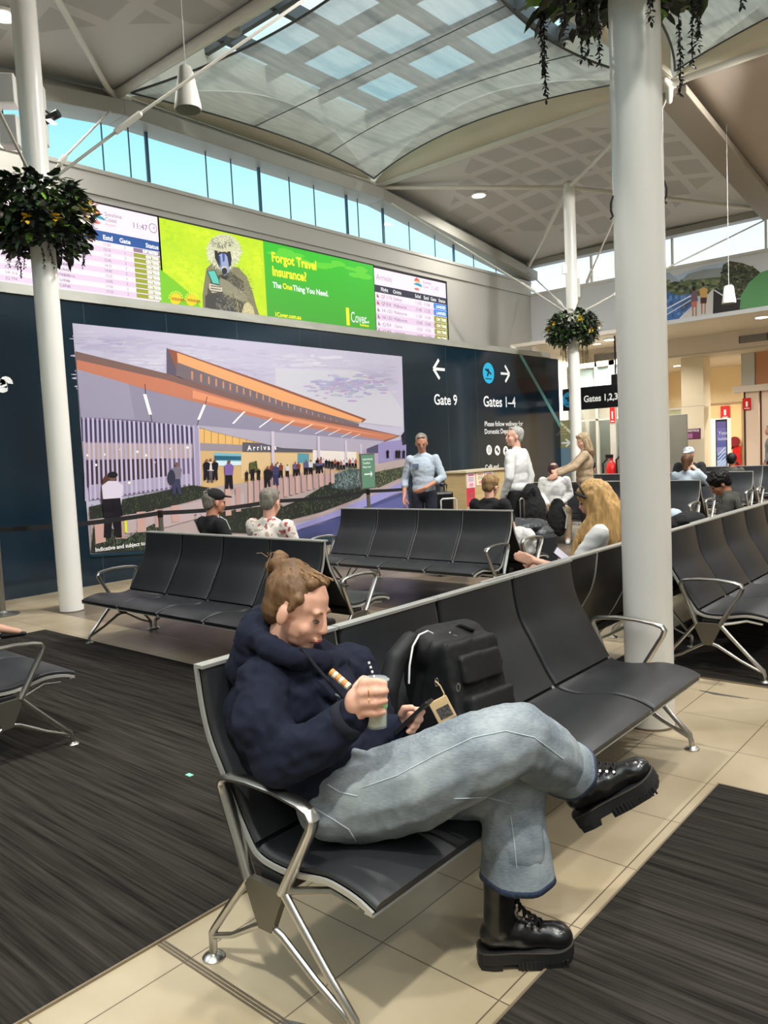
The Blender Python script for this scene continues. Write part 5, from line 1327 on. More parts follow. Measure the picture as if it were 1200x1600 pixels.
STAND = dict(pel=(0, 0, .97), hipR=(.09, 0, .93), hipL=(-.09, 0, .93), kneR=(.10, .02, .50), kneL=(-.10, .02, .50), ankR=(.10, -.02, .09), ankL=(-.10, -.02, .09),
             chest=(0, .0, 1.28), shR=(.175, -.01, 1.42), shL=(-.175, -.01, 1.42), elR=(.25, -.02, 1.14), elL=(-.25, -.02, 1.14), wrR=(.24, .10, .90), wrL=(-.24, .10, .90),
             neck=(0, -.01, 1.47), head=(0, .02, 1.635), look=(0, 1, 0), toe=(0, 1, 0))
SIT = dict(pel=(0, 0, .53), hipR=(.09, 0, .52), hipL=(-.09, 0, .52), kneR=(.12, .43, .52), kneL=(-.12, .43, .52), ankR=(.12, .42, .09), ankL=(-.12, .42, .09),
           chest=(0, -.05, .84), shR=(.18, -.07, .99), shL=(-.18, -.07, .99), elR=(.23, .02, .73), elL=(-.23, .02, .73), wrR=(.10, .24, .66), wrL=(-.10, .24, .66),
           neck=(0, -.06, 1.03), head=(0, -.02, 1.185), look=(0, 1, -.1), toe=(0, 1, 0))
def hairmat(nm, col): return mat(nm, col, 0.55, spec=0.3, noise=((60, 60, 9), 0.3, 3), bump=((120, 120, 12), 0.5, 0.004))
def figure(loc, face, pose, label, skin, top, legs, hair, shoes, s=1.04, bulk=1.0, hairstyle='short', sleeve='long', J=None, voxel=0.013, extra=None, topname='shirt', curl=0.6, seated=None):
    P = dict(STAND if pose == 'stand' else SIT)
    if J: P.update(J)
    p = {k: V(v)*s if k not in ('look', 'toe') else V(v) for k, v in P.items()}
    fx, fy = face; rz = math.atan2(fy, fx) - PI/2
    RH = frame(p['look'])
    b = Blob()
    head(b, p['head'], RH, s)
    b.cap(p['neck'] - V((0, 0, 0.03)), 0.055*s, p['head'] + RH @ V((0, -0.025, -0.06)), 0.052*s)
    b.cap(p['shR']*0.97 + p['shL']*0.03 - V((0, 0, .02)), 0.038*s, p['shL']*0.97 + p['shR']*0.03 - V((0, 0, .02)), 0.038*s).cap(p['chest'], 0.09*s, p['pel'], 0.09*s).cap(p['neck'], 0.05*s, p['chest'], 0.08*s)
    for sd, th in (('R', -1), ('L', 1)):
        b.chain([p['sh'+sd], p['el'+sd], p['wr'+sd]], [0.038*s, 0.036*s, 0.026*s])
        d = (p['wr'+sd] - p['el'+sd]).normalized()
        inn = V((-1 if sd == 'R' else 1, 0.25, 0))
        hand(b, p['wr'+sd], d, inn, th if True else 1, curl, s)
        b.chain([p['hip'+sd], p['kne'+sd], p['ank'+sd]], [0.07*s, 0.05*s, 0.036*s])
        b.cap(p['ank'+sd], 0.036*s, p['ank'+sd] + p['toe']*0.12*s + V((0, 0, -0.05*s)), 0.028*s)
    body = b.build('person', skin, None, voxel=voxel*0.72, smooth=2)
    body.location = loc; body.rotation_euler = (0, 0, rz); tag(body, label, 'person')
    # top garment
    t = Blob()
    w = bulk
    t.cap(p['shR'] + V((-.035, 0, -.035))*s, 0.066*s*w, p['shL'] + V((.035, 0, -.035))*s, 0.066*s*w); t.cap(p['shR'] + V((-.04, 0, -.02))*s, 0.05*s, p['neck'], 0.055*s); t.cap(p['shL'] + V((.04, 0, -.02))*s, 0.05*s, p['neck'], 0.055*s)
    t.ell(p['chest'], (0.175*s*w, 0.125*s*w, 0.19*s))
    mid = (p['chest'] + p['pel'])*0.5
    t.ell(mid, (0.155*s*w, 0.120*s*w, 0.19*s)); t.ell(p['pel'] + V((0, 0, 0.05*s)), (0.165*s*w, 0.125*s*w, 0.10*s))
    t.cap(p['neck'] + V((0, 0, -0.02*s)), 0.068*s, p['chest'], 0.10*s)
    for sd in 'RL':
        e = p['el'+sd]; wv = p['wr'+sd]
        if sleeve == 'long': t.chain([p['sh'+sd], e, e + (wv-e)*0.93], [0.058*s*w, 0.052*s*w, 0.040*s])
        elif sleeve == 'rolled': t.chain([p['sh'+sd], e, e + (wv-e)*0.35], [0.058*s*w, 0.052*s*w, 0.050*s])
        else: t.cap(p['sh'+sd], 0.066*s*w, p['sh'+sd] + (e-p['sh'+sd])*0.6, 0.062*s*w)
    t.build(topname, top, body, voxel=voxel, smooth=3, wrinkle=[(9, 0.004, (1, 1, 1.6)), (22, 0.0015, (1, 1, 1))])
    g = Blob()
    g.ell(p['pel'], (0.15*s, 0.115*s, 0.11*s))
    for sd in 'RL':
        g.chain([p['hip'+sd], p['kne'+sd], p['ank'+sd] + V((0, 0, 0.0))], [0.092*s, 0.068*s, 0.058*s])
    g.build('trousers', legs, body, voxel=voxel, smooth=3, wrinkle=[(9, 0.003, (1, 1, 1.3))])
    for sd in 'RL':
        a = p['ank'+sd]; q = Blob(); td = p['toe'].normalized()
        q.cap(a + V((0, 0, -0.03*s)) - td*0.02*s, 0.047*s, a + td*0.15*s + V((0, 0, -0.055*s)), 0.036*s)
        lo = a.z - 0.092*s
        q.build('shoe', shoes, body, voxel=0.012, smooth=2)
    # hair
    hc = p['head']; L = lambda x, y, z: hc + RH @ V((x*s, y*s, z*s)); h = Blob()
    if hairstyle in ('short', 'curly', 'grey', 'long', 'ponytail', 'bun'):
        rr = 0.012 if hairstyle == 'curly' else (0.002 if hairstyle == 'grey' else 0.006)
        if hairstyle == 'grey': h.ell(L(0, -0.036, 0.040), (0.081*s, 0.088*s, 0.082*s), RH)
        else: h.ell(L(0, -0.024, 0.040), ((0.080+rr)*s, (0.095+rr)*s, (0.085+rr)*s), RH)
        h.ell(L(0, -0.062, -0.01), (0.070*s, 0.050*s, 0.068*s), RH)
        if hairstyle == 'grey': h.cap(L(-0.035, 0.040, 0.092), 0.018*s, L(0.035, 0.040, 0.092), 0.018*s)
        else: h.cap(L(-0.04, 0.052, 0.080), 0.024*s, L(0.04, 0.052, 0.080), 0.024*s)
    if hairstyle == 'long':
        for x, y, z, r_ in ((0, -.085, -.20, .05), (.05, -.07, -.2, .045), (-.05, -.07, -.2, .045), (.072, -.01, -.17, .028), (-.072, -.01, -.17, .028)):
            h.cap(L(x*0.9, y*0.9, 0.0), r_*s*1.1, L(x*1.2, y, z), r_*s)
    if hairstyle == 'ponytail': h.cap(L(0, -.09, 0.03), .05*s, L(0, -.12, -.12), .03*s)
    if hairstyle == 'bun': h.ell(L(0, -.08, .10), (.035*s, .035*s, .03*s), RH)
    h.build('hair', hair, body, voxel=0.009, smooth=2, wrinkle=[(28, 0.005, (1, 1, 0.4))] if hairstyle != 'curly' else [(34, 0.008, (1, 1, 1))])
    if voxel < 0.016: eyes(body, p['head'], RH, s)
    if extra: extra(body, p, RH, s)
    return body
C_BLACK = mat('black_cloth', sr(22, 22, 24), 0.9, noise=((20, 20, 20), 0.15, 3)); C_NAVY = mat('navy_cloth', sr(26, 30, 44), 0.85, noise=((20, 20, 20), 0.15, 3))
C_WHITE = mat('white_cloth', sr(224, 224, 222), 0.85, noise=((12, 12, 12), 0.05, 3)); C_LBLUE = mat('light_blue_shirt', sr(176, 188, 200), 0.8, noise=((60, 60, 60), 0.08, 2))
C_TAN = mat('tan_jacket', sr(170, 148, 120), 0.8, noise=((12, 12, 12), 0.08, 3)); C_BEIGE = mat('beige_trousers', sr(176, 154, 124), 0.85, noise=((12, 12, 12), 0.08, 3))
C_OLIVE = mat('dark_olive_shirt', sr(66, 66, 60), 0.85, noise=((12, 12, 12), 0.1, 3)); C_SHOE = mat('dark_shoe', sr(26, 24, 24), 0.5, noise=((12, 12, 12), 0.1, 3)); C_SHOEW = mat('white_shoe', sr(225, 224, 220), 0.5)
def floral():
    m = mat('floral_shirt', sr(232, 222, 210), 0.8); n = m.node_tree.nodes; L = m.node_tree.links; b = n['Principled BSDF']
    t = n.new('ShaderNodeTexCoord'); v = n.new('ShaderNodeTexNoise'); v.inputs['Scale'].default_value = 16; v.inputs['Detail'].default_value = 2; L.new(t.outputs['Object'], v.inputs['Vector'])
    r = n.new('ShaderNodeValToRGB'); e = r.color_ramp.elements; e[0].position = 0.0; e[0].color = sr(150, 60, 66)
    e[1].position = 1.0; e[1].color = sr(120, 110, 112)
    for ps_, c in ((0.36, (176, 84, 84)), (0.41, (232, 222, 210)), (0.60, (236, 228, 218)), (0.64, (196, 170, 150))): q = e.new(ps_); q.color = sr(*c)
    L.new(v.outputs['Fac'], r.inputs[0]); L.new(r.outputs[0], b.inputs['Base Color']); return m
H_GREY = hairmat('grey_hair', sr(128, 122, 112)); H_SILV = hairmat('silver_hair', sr(168, 166, 162)); H_BLACK = hairmat('black_hair', sr(22, 18, 17)); H_BLOND = hairmat('blond_hair', sr(196, 160, 100)); H_SAND = hairmat('sandy_hair', sr(140, 112, 74)); H_BROWN = hairmat('brown_hair', sr(92, 62, 42)); H_ASH = hairmat('ash_blond_hair', sr(168, 148, 116)); H_DARKR = hairmat('dark_auburn_hair', sr(62, 32, 30))

def base_of(px, d, z=0):
    q = at_d(px[0], px[1], d); return V((q.x, q.y, z))
# standing man in light blue shirt
def ex_man(body, p, R, s):
    mb = MB(); M = Matrix.Translation(V((0.07, 0.128, 1.33))*s); mb.box((-0.045, -0.004, -0.03), (0.045, 0.006, 0.03), 0, M); mb.build('chest_badge', mat('badge_blue', sr(96, 110, 136), 0.7), body, bevel=0.002)
    h = p['head']; mb = MB()
    for k in (-1, 1): mb.tube([h + R @ V(((k*0.031+0.020*math.cos(a))*s, 0.098*s, (0.0+0.014*math.sin(a))*s)) for a in [i*PI/6 for i in range(13)]], 0.0018, 5, cap=False)
    mb.tube([h + R @ V((-0.05*s, 0.094*s, 0)), h + R @ V((-0.078*s, -0.01*s, 0.0))], 0.002, 5); mb.tube([h + R @ V((0.05*s, 0.094*s, 0)), h + R @ V((0.078*s, -0.01*s, 0.0))], 0.002, 5)
    mb.build('glasses', M_BLACKP, body)
figure(base_of((662, 760), 11.0), (-0.93, -0.42), 'stand', 'standing person in a light blue shirt with rolled sleeves and dark trousers before the picture', M_SKIN2, C_LBLUE, C_NAVY, H_GREY, C_SHOE, s=1.05, bulk=0.98, hairstyle='grey', sleeve='rolled',
       J=dict(look=(-0.25, 1, -.35), elR=(.27, -.05, 1.15), wrR=(.26, .06, .92), elL=(-.27, -.0, 1.16), wrL=(-.08, .22, 1.04)), extra=ex_man)
# standing man in white sweatshirt seen from behind
figure(base_of((808, 758), 10.0), (-0.10, 0.99), 'stand', 'standing silver-haired person in a white sweatshirt, seen from behind, facing the dark sign', M_SKIN, C_WHITE, C_BLACK, H_SILV, C_SHOE, s=1.06, bulk=1.10, hairstyle='grey', topname='sweatshirt',
       J=dict(look=(-0.75, 0.75, .05), wrR=(.22, -.04, .90), elR=(.25, -.06, 1.15), wrL=(-.20, .10, .90), elL=(-.24, -.02, 1.15)))
# woman in tan jacket
def ex_tan(body, p, R, s):
    b = Blob(); b.cap(p['neck'] + V((-.08, -.03, .01))*s, .05*s, p['neck'] + V((.08, -.03, .01))*s, .05*s); b.cap(p['neck'] + V((0, -.09, -.02))*s, .06*s, p['neck'] + V((0, -.09, -.10))*s, .04*s)
    b.build('scarf', mat('brown_scarf', sr(120, 92, 72), 0.9), body, voxel=0.012, smooth=2, wrinkle=[(20, 0.006, (1, 1, 1))])
    b = Blob(); b.bx((-.26, -.02, .80), (-.18, .18, .98)); b.build('bag', C_BLACK, body, voxel=0.014, smooth=4)
figure(base_of((913, 720), 12.2), (-0.45, 0.89), 'stand', 'standing person in a tan jacket and brown scarf reaching towards the seated one in white', M_SKIN, C_TAN, C_BLACK, H_ASH, C_SHOE, s=1.0, bulk=1.12, hairstyle='long', topname='jacket',
       J=dict(look=(-0.5, 1, -.25), elL=(-.36, .16, 1.24), wrL=(-.46, .40, 1.14), elR=(.16, .22, 1.22), wrR=(-.22, .44, 1.18)), extra=ex_tan)
# seated person in white with head bowed
def ex_clip(body, p, R, s):
    b = Blob(); b.ell(p['head'] + R @ V((0, -.05, .12))*s, (.05, .03, .018), R); b.build('hair_clip', mat('clip_tan', sr(190, 160, 140), 0.5), body, voxel=0.008, smooth=1)
figure(base_of((868, 800), 12.9), (-0.90, -0.44), 'sit', 'seated person in a loose white shirt with bowed head, hair being arranged', M_SKIN, C_WHITE, C_BEIGE, H_DARKR, C_SHOEW, s=1.05, bulk=1.15, hairstyle='short',
       J=dict(look=(0, 1, -1.2), head=(0, .14, 1.10), neck=(0, .04, 1.0), chest=(0, .02, .82), shR=(.18, .03, .96), shL=(-.18, .03, .96), kneR=(.20, .42, .5), kneL=(-.20, .42, .5), ankR=(.19, .36, .09), ankL=(-.19, .36, .09), wrR=(.08, .36, .60), wrL=(-.08, .36, .60)), extra=ex_clip)
# cap wearer and floral shirt on the middle left rear bench
def cap_extra(name, m, brim=True):
    def f(body, p, R, s):
        h = p['head']; b = Blob(); b.ell(h + R @ V((0, -.015, .055))*s, (.092*s, .108*s, .072*s), R)
        if brim: 
            for x in (-.05, -.025, 0, .025, .05): b.cap(h + R @ V((x, .07, .055))*s, .010*s, h + R @ V((x*0.9, .165-abs(x)*0.5, .045))*s, .008*s)
        b.build(name, m, body, voxel=0.008, smooth=2)
    return f
def ex_cap(body, p, R, s):
    cap_extra('cap', C_BLACK)(body, p, R, s)
    mb = MB()
    for k in (0, 0.06): mb.tube([p['shR'] + V((-.10+k, .03, .065)), p['shR'] + V((-.06+k, .07, .03)), p['shR'] + V((-.05+k, .10, -.06))], 0.004, 5)
    mb.build('piping', C_WHITE, body)
figure((4.52, 6.02, 0), (0.93, -0.2), 'sit', 'seated older person in a black cap and black jacket with white piping, seen in profile', M_SKIN2, C_BLACK, C_NAVY, H_GREY, C_SHOE, s=1.03, hairstyle='grey', topname='jacket', J=dict(look=(0.05, 1, -.08), chest=(0, -.03, .82)), extra=ex_cap, bulk=1.05)
figure((4.52, 5.22, 0), (0.9, 0.1), 'sit', 'seated person with short grey hair and a pink-and-white floral shirt, seen from behind', M_SKIN, floral(), C_BEIGE, H_GREY, C_SHOE, s=1.03, hairstyle='grey', J=dict(look=(-0.2, 1, -.25), shR=(.19, -.05, .98)), bulk=1.12)
# boy on the centre rear bench
figure((7.18, 4.66, 0), (0.9, 0.05), 'sit', 'seated sandy-haired person in a black t-shirt behind the centre bench, seen from behind', M_SKIN, C_BLACK, C_NAVY, H_SAND, C_SHOE, s=1.0, hairstyle='short', sleeve='short', topname='t_shirt', J=dict(look=(0.1, 1, -.2)))
# curly haired person behind the right bench
figure((8.15, 2.50, 0), (-0.15, 1.0), 'sit', 'seated person with curly black hair, head bent down, behind the right bench', M_SKIN3, C_OLIVE, C_NAVY, H_BLACK, C_SHOE, s=1.03, hairstyle='curly', sleeve='short', topname='t_shirt', J=dict(look=(-0.35, 1, -.75), head=(-0.01, .07, 1.10), neck=(0, 0, .99), shR=(.18, -.04, .94), shL=(-.18, -.04, .94), chest=(0, -.02, .80)))
# row behind: ponytail woman with blue collar, hat wearer, dark-haired one
figure((12.48, 4.42, 0), (1, 0.1), 'sit', 'seated person with a brown ponytail and pale blue collar, hand raised to the hair', M_SKIN, C_LBLUE, C_NAVY, H_BROWN, C_SHOE, s=1.03, hairstyle='ponytail', voxel=0.016, J=dict(elR=(.30, .0, .86), wrR=(.13, -.02, 1.06)))
figure((14.15, 5.0, 0), (-1, -0.1), 'sit', 'seated person in a dark jacket and light grey cap, far behind the right bench', M_SKIN2, C_BLACK, C_NAVY, H_GREY, C_SHOE, s=1.10, hairstyle='grey', voxel=0.016, topname='jacket', extra=cap_extra('cap', mat('grey_cap', sr(170, 176, 182), 0.8)), bulk=1.25)
figure((15.15, 4.55, 0), (1, 0), 'sit', 'seated person with short black hair in the second distant row, only the head in view', M_SKIN3, C_OLIVE, C_NAVY, H_BLACK, C_SHOE, s=0.97, hairstyle='curly', voxel=0.016)
figure((12.45, 6.05, 0), (1, 0), 'sit', 'seated person in black mostly hidden by the big column', M_SKIN2, C_BLACK, C_NAVY, H_BLACK, C_SHOE, s=0.98, hairstyle='short', voxel=0.016)
figure(base_of((1204, 700), 19.0), (-0.2, 1), 'stand', 'standing person in a grey shirt cut by the right picture edge', M_SKIN2, mat('grey_cloth', sr(120, 124, 130), 0.8), C_NAVY, H_GREY, C_SHOE, s=1.03, hairstyle='grey', voxel=0.018)
# blonde on the bench behind the nearest one
def ex_blonde(body, p, R, s):
    h = p['head']; c = V(h); b = Blob(); L = lambda x, y, z: c + R @ V((x*s, y*s, z*s))
    Dn = V((0, 0, -1))
    b.ell(L(0, -0.022, 0.038), (0.094*s, 0.110*s, 0.096*s), R)
    for x, y, l_, r0, r1, ox, oy in ((0, -.095, .40, .075, .060, 0, -.03), (.055, -.07, .42, .065, .050, .05, -.02), (-.055, -.07, .42, .065, .050, -.05, -.02), (.088, -.01, .40, .042, .036, .07, .02), (-.088, -.01, .42, .042, .034, -.09, .07), (-.075, .045, .38, .026, .024, -.08, .10), (.075, .045, .30, .024, .022, .06, .06)):
        p0 = L(x*0.85, y*0.8, 0.03); p1 = L(x*1.1, y, -.10); p2 = p1 + Dn*(l_*0.5) + V((ox*0.6, oy, 0)); p3 = p1 + Dn*l_ + V((ox, oy*1.4, 0))
        b.chain([p0, p1, p2, p3], [r0*s*0.9, r0*s, r0*s*0.95, r1*s*0.6])
    o = b.build('long_hair', hairmat('golden_hair', sr(190, 152, 98)), body, voxel=0.008, smooth=3, wrinkle=[(26, 0.006, (1, 1, 0.12)), (60, 0.002, (1, 1, 0.1))])
    mb = MB(); mb.tube([L(-.098, .03, .03), L(-.07, .045, .10), L(0, .05, .135), L(.07, .045, .10), L(.098, .03, .03)], 0.007, 8); mb.tube([L(-.10, .03, .03), L(-.105, .06, .055), L(-.09, .085, .085)], 0.012, 6); mb.build('hair_band', M_BLACKP, body, smooth=True)
    b = Blob(); b.ell(p['chest'] + V((0, .0, .02))*s, (.165*s, .135*s, .20*s)); b.build('waistcoat', C_BLACK, body, voxel=0.013, smooth=2)
BL = figure((5.10, 2.50, 0), (-0.30, 0.95), 'sit', 'seated person with long golden hair, black headband and white sleeves, looking at a phone', M_SKIN, C_WHITE, C_NAVY, H_BLOND, C_SHOE, s=1.02, hairstyle='short', sleeve='short', topname='shirt', extra=ex_blonde, curl=0.5,
       J=dict(look=(-0.1, 1, -.35), wrL=(-.16, .36, .77), elL=(-.19, .10, .70), wrR=(-.02, .33, .70), shL=(-.155, -.08, .96), shR=(.155, -.08, .96)))
bpy.context.view_layer.update()
w = BL.matrix_world @ (V((-.16, .40, .80))*1.02)
def device(c, ax, up, sz, label, m, name='phone', cat='phone', glow=None):
    ax = V(ax).normalized(); up = V(up); up = (up - ax*up.dot(ax)).normalized(); sd = ax.cross(up)
    M = Matrix((sd, ax, up)).transposed().to_4x4(); M.translation = V(c)
    r = world_root(name, c, label, cat); mb = MB(); mb.box((-sz[0]/2, -sz[1]/2, -sz[2]/2), (sz[0]/2, sz[1]/2, sz[2]/2), 0, M); mb.build('case', m, r, bevel=0.004)
    if glow: mb = MB(); mb.box((-sz[0]*.44, -sz[1]*.45, sz[2]/2), (sz[0]*.44, sz[1]*.45, sz[2]/2+0.0008), 0, M); mb.build('screen', glow, r)
    return r
q = at_d(879, 869, (V(w)-CAMP).dot(FWD)); device(q, (0.35, -0.5, -0.55), (-0.3, -0.6, 0.6), (0.075, 0.15, 0.009), 'phone with a lit screen held by the long-haired blonde person', M_BLACKP, glow=mat('phone_glow', sr(200, 196, 206), 0.3, emit=sr(200, 196, 206), estr=0.6))

# leg of somebody on the left bench reaching into the picture
lg = at_d(16, 986, 6.6)
ls = world_root('person', (lg.x, lg.y, 0), 'foot and ankle of a person in a black flat shoe at the left picture edge', 'person')
fd = (RGT*0.95 + FWD*0.15); fd.z = 0; fd.normalize()
b = Blob(); an = lg - fd*0.05 + V((0, 0, 0.02)); b.cap(an, 0.036, an - fd*0.30 + V((0, 0, 0.10)), 0.05); b.cap(an, 0.036, lg + fd*0.07 + V((0, 0, -.01)), 0.024); b.build('leg', M_SKIN, ls, voxel=0.008, smooth=2)
b = Blob(); b.cap(lg - fd*0.06 + V((0, 0, -.035)), 0.030, lg + fd*0.11 + V((0, 0, -.030)), 0.020); b.build('flat_shoe', C_SHOE, ls, voxel=0.008, smooth=2)
mb = MB(); mb.tube([lg + fd*(-0.0) + V((0, 0, .022)) + fd*0.03*math.cos(a) + V((0, 0, 0.012))*math.sin(a) for a in [i*PI/5 for i in range(11)]], 0.005, 6, cap=False); mb.build('buckle', mat('gold', sr(200, 160, 90), 0.3, metal=1), ls)
# ================================================================ the young person on the nearest bench
D = at_d
M_HOOD = mat('navy_hoodie', sr(27, 31, 46), 0.92, spec=0.2, noise=((25, 25, 25), 0.14, 4), bump=((350, 350, 350), 0.25, 0.001))
def denim():
    m = mat('washed_denim', sr(132, 146, 160), 0.85, spec=0.2); n = m.node_tree.nodes; L = m.node_tree.links; b = n['Principled BSDF']
    t = n.new('ShaderNodeTexCoord'); a = n.new('ShaderNodeTexNoise'); a.inputs['Scale'].default_value = 7; a.inputs['Detail'].default_value = 5; L.new(t.outputs['Object'], a.inputs['Vector'])
    mp = n.new('ShaderNodeMapping'); mp.inputs['Scale'].default_value = (60, 60, 420); L.new(t.outputs['Object'], mp.inputs[0]); c = n.new('ShaderNodeTexNoise'); c.inputs['Scale'].default_value = 1; c.inputs['Detail'].default_value = 2; L.new(mp.outputs[0], c.inputs['Vector'])
    ad = n.new('ShaderNodeMath'); ad.operation = 'MULTIPLY_ADD'; ad.inputs[1].default_value = 0.45; L.new(c.outputs['Fac'], ad.inputs[0]); L.new(a.outputs['Fac'], ad.inputs[2])
    r = n.new('ShaderNodeValToRGB'); r.color_ramp.elements[0].position = 0.5; r.color_ramp.elements[1].position = 0.95; r.color_ramp.elements[0].color = sr(104, 114, 124); r.color_ramp.elements[1].color = sr(158, 165, 168)
    L.new(ad.outputs[0], r.inputs[0]); L.new(r.outputs[0], b.inputs['Base Color'])
    bp = n.new('ShaderNodeBump'); bp.inputs['Strength'].default_value = 0.25; bp.inputs['Distance'].default_value = 0.002; L.new(ad.outputs[0], bp.inputs['Height']); L.new(bp.outputs[0], b.inputs['Normal'])
    return m
M_DENIM = denim(); M_HEM = mat('dark_denim_hem', sr(62, 76, 104), 0.9, noise=((90, 90, 90), 0.3, 2)); M_SEAM = mat('denim_seam', sr(176, 186, 192), 0.9)
M_BOOT = mat('black_boot_leather', sr(16, 16, 17), 0.28, spec=0.6, coat=0.2, bump=((60, 60, 60), 0.3, 0.003)); M_SOLE = mat('black_rubber', sr(22, 22, 23), 0.6); M_LACE = mat('black_lace', sr(14, 14, 15), 0.9)

pel = D(540, 1222, 2.44)
hipR, hipL = D(552, 1248, 2.37), D(600, 1222, 2.58)
kneR, kneL = D(806, 1153, 2.30), D(806, 1228, 2.46)
hemR, ankR = D(884, 1202, 2.47), D(903, 1222, 2.50)
hemL, ankL = D(806, 1368, 2.42), D(784, 1425, 2.42)
chest = D(478, 1092, 2.50); belly = D(520, 1172, 2.47)
shR, shL = D(412, 1066, 2.38), D(548, 1046, 2.64)
elR, wrR = D(438, 1186, 2.26), D(548, 1120, 2.20)
elL, wrL = D(596, 1160, 2.66), D(620, 1142, 2.50)
neck = D(440, 1012, 2.46); hc = D(468, 950, 2.43)
look = (RGT*0.86 - UPV*0.36 - FWD*0.36).normalized()
RH = frame(look, (0.05*1, 0.1, 1))
HS = 1.06
b = Blob(); head(b, hc, RH, HS)
b.cap(neck, 0.058, hc + RH @ V((0, -0.02, -0.07)), 0.052)
b.cap(shR, 0.05, shL, 0.05).cap(chest, 0.09, pel, 0.10).cap(neck, 0.055, chest, 0.08)
b.chain([shR, elR, wrR], [0.05, 0.04, 0.029]); b.chain([shL, elL, wrL], [0.05, 0.04, 0.029])
b.chain([hipR, kneR, ankR], [0.09, 0.055, 0.04]); b.chain([hipL, kneL, ankL], [0.09, 0.055, 0.04])
# right hand wrapped round the cup: palm towards the cup (away from the viewer), fingers over its front
cupT, cupB = D(586, 1062, 2.20), D(589, 1136, 2.20)
hd = (D(588, 1090, 2.15) - wrR).normalized()
def finger(pts, rs): b.chain(pts, rs, 8)
kn = [D(569, 1068, 2.165), D(566, 1083, 2.155), D(566, 1098, 2.155), D(568, 1112, 2.165)]
for k, q in enumerate(kn):
    b.cap(wrR + (D(548, 1112+k*6, 2.2)-wrR), 0.024, q, 0.0175 - k*0.001, 10)
b.ell(D(556, 1098, 2.185), (0.036, 0.030, 0.045))
tips = [((586, 1066, 2.150), (600, 1068, 2.160)), ((586, 1081, 2.138), (602, 1080, 2.152)), ((586, 1098, 2.140), (601, 1095, 2.156)), ((584, 1114, 2.150), (598, 1112, 2.160))]
for q, (a, c) in zip(kn, tips): b.chain([q, D(*a), D(*c)], [0.0150, 0.0135, 0.0115], 10)
b.chain([D(558, 1075, 2.20), D(568, 1062, 2.235), D(578, 1064, 2.265)], [0.016, 0.014, 0.012], 10)
# left hand under the phone
pA, pB = D(622, 1142, 2.47), D(671, 1096, 2.44)
b.cap(wrL, 0.026, D(636, 1124, 2.49), 0.026); b.ell(D(638, 1120, 2.495), (0.034, 0.026, 0.036))
b.chain([D(628, 1116, 2.47), D(632, 1107, 2.455), D(643, 1106, 2.44)], [0.014, 0.0125, 0.011], 10)
for (x, y) in ((658, 1112), (655, 1124), (649, 1134), (643, 1142)):
    b.chain([D(642, y-3, 2.50), D(x-2, y-2, 2.492), D(x+2, y, 2.462), D(x-5, y+1, 2.440)], [0.0125, 0.0120, 0.0112, 0.010], 10)
base = V((1.72, 1.62, 0.0))
M_SKINH = mat('skin_rosy', sr(226, 172, 148), 0.5, spec=0.35, noise=((25, 25, 25), 0.05, 3))
HERO = b.build('person', M_SKINH, None, voxel=0.0055, smooth=2, origin=base); WR[HERO.name] = Matrix.Translation(-base)
tag(HERO, 'young person with a hair bun in navy hoodie, pale jeans and black boots, legs crossed', 'person')
# face
for k in (-1, 1):
    q = Blob(); q.ell(hc + RH @ V((k*0.031*HS, 0.079*HS, -0.004*HS)), (0.013*HS, 0.009*HS, 0.005*HS), RH, 12); q.mb.build('eye', mat('eye_dark', sr(60, 46, 40), 0.2), HERO, smooth=True)
    q = MB(); q.tube([hc + RH @ V((k*x*HS, 0.083*HS - abs(x-0.03)*0.2, z*HS)) for x, z in ((0.014, 0.020), (0.028, 0.024), (0.044, 0.018))], [0.003, 0.0035, 0.002], 6); q.build('eyebrow', hairmat('brow_hair', sr(120, 84, 56)), HERO, smooth=True)
q = Blob(); q.ell(hc + RH @ V((0, 0.091*HS, -0.063*HS)), (0.021*HS, 0.008*HS, 0.0075*HS), RH, 12); q.mb.build('lips', mat('lip_pink', sr(190, 104, 98), 0.4), HERO, smooth=True)
# hair: swept up to a bun
L = lambda x, y, z: hc + RH @ V((x*HS, y*HS, z*HS))
hb = Blob()
hb.ell(L(0, -0.030, 0.038), (0.081*HS, 0.093*HS, 0.082*HS), RH); hb.ell(L(0, -0.060, -0.012), (0.070*HS, 0.052*HS, 0.070*HS), RH)
hb.cap(L(-0.042, 0.030, 0.092), 0.016*HS, L(0.042, 0.030, 0.092), 0.016*HS)
for k in (-1, 1): hb.cap(L(k*0.066, 0.020, 0.045), 0.016, L(k*0.073, 0.006, 0.005), 0.008)
bun = D(434, 880, 2.50)
hb.cap(L(0, -0.06, 0.09), 0.045, bun + (hc-bun)*0.2, 0.03)
for k in range(7):
    a = k*2*PI/7; hb.cap(bun + RH @ V((0.022*math.cos(a), 0.012*math.sin(2*a), 0.022*math.sin(a))), 0.020, bun + RH @ V((0.022*math.cos(a+1), 0.01, 0.022*math.sin(a+1))), 0.018)
hair_m = hairmat('light_brown_hair', sr(112, 84, 58))
ho = hb.build('hair', hair_m, HERO, voxel=0.006, smooth=2, wrinkle=[(40, 0.0022, (1, 1, 0.35)), (90, 0.0012, (1, 1, 0.3))])
sm = MB(); rnd = random.Random(12)
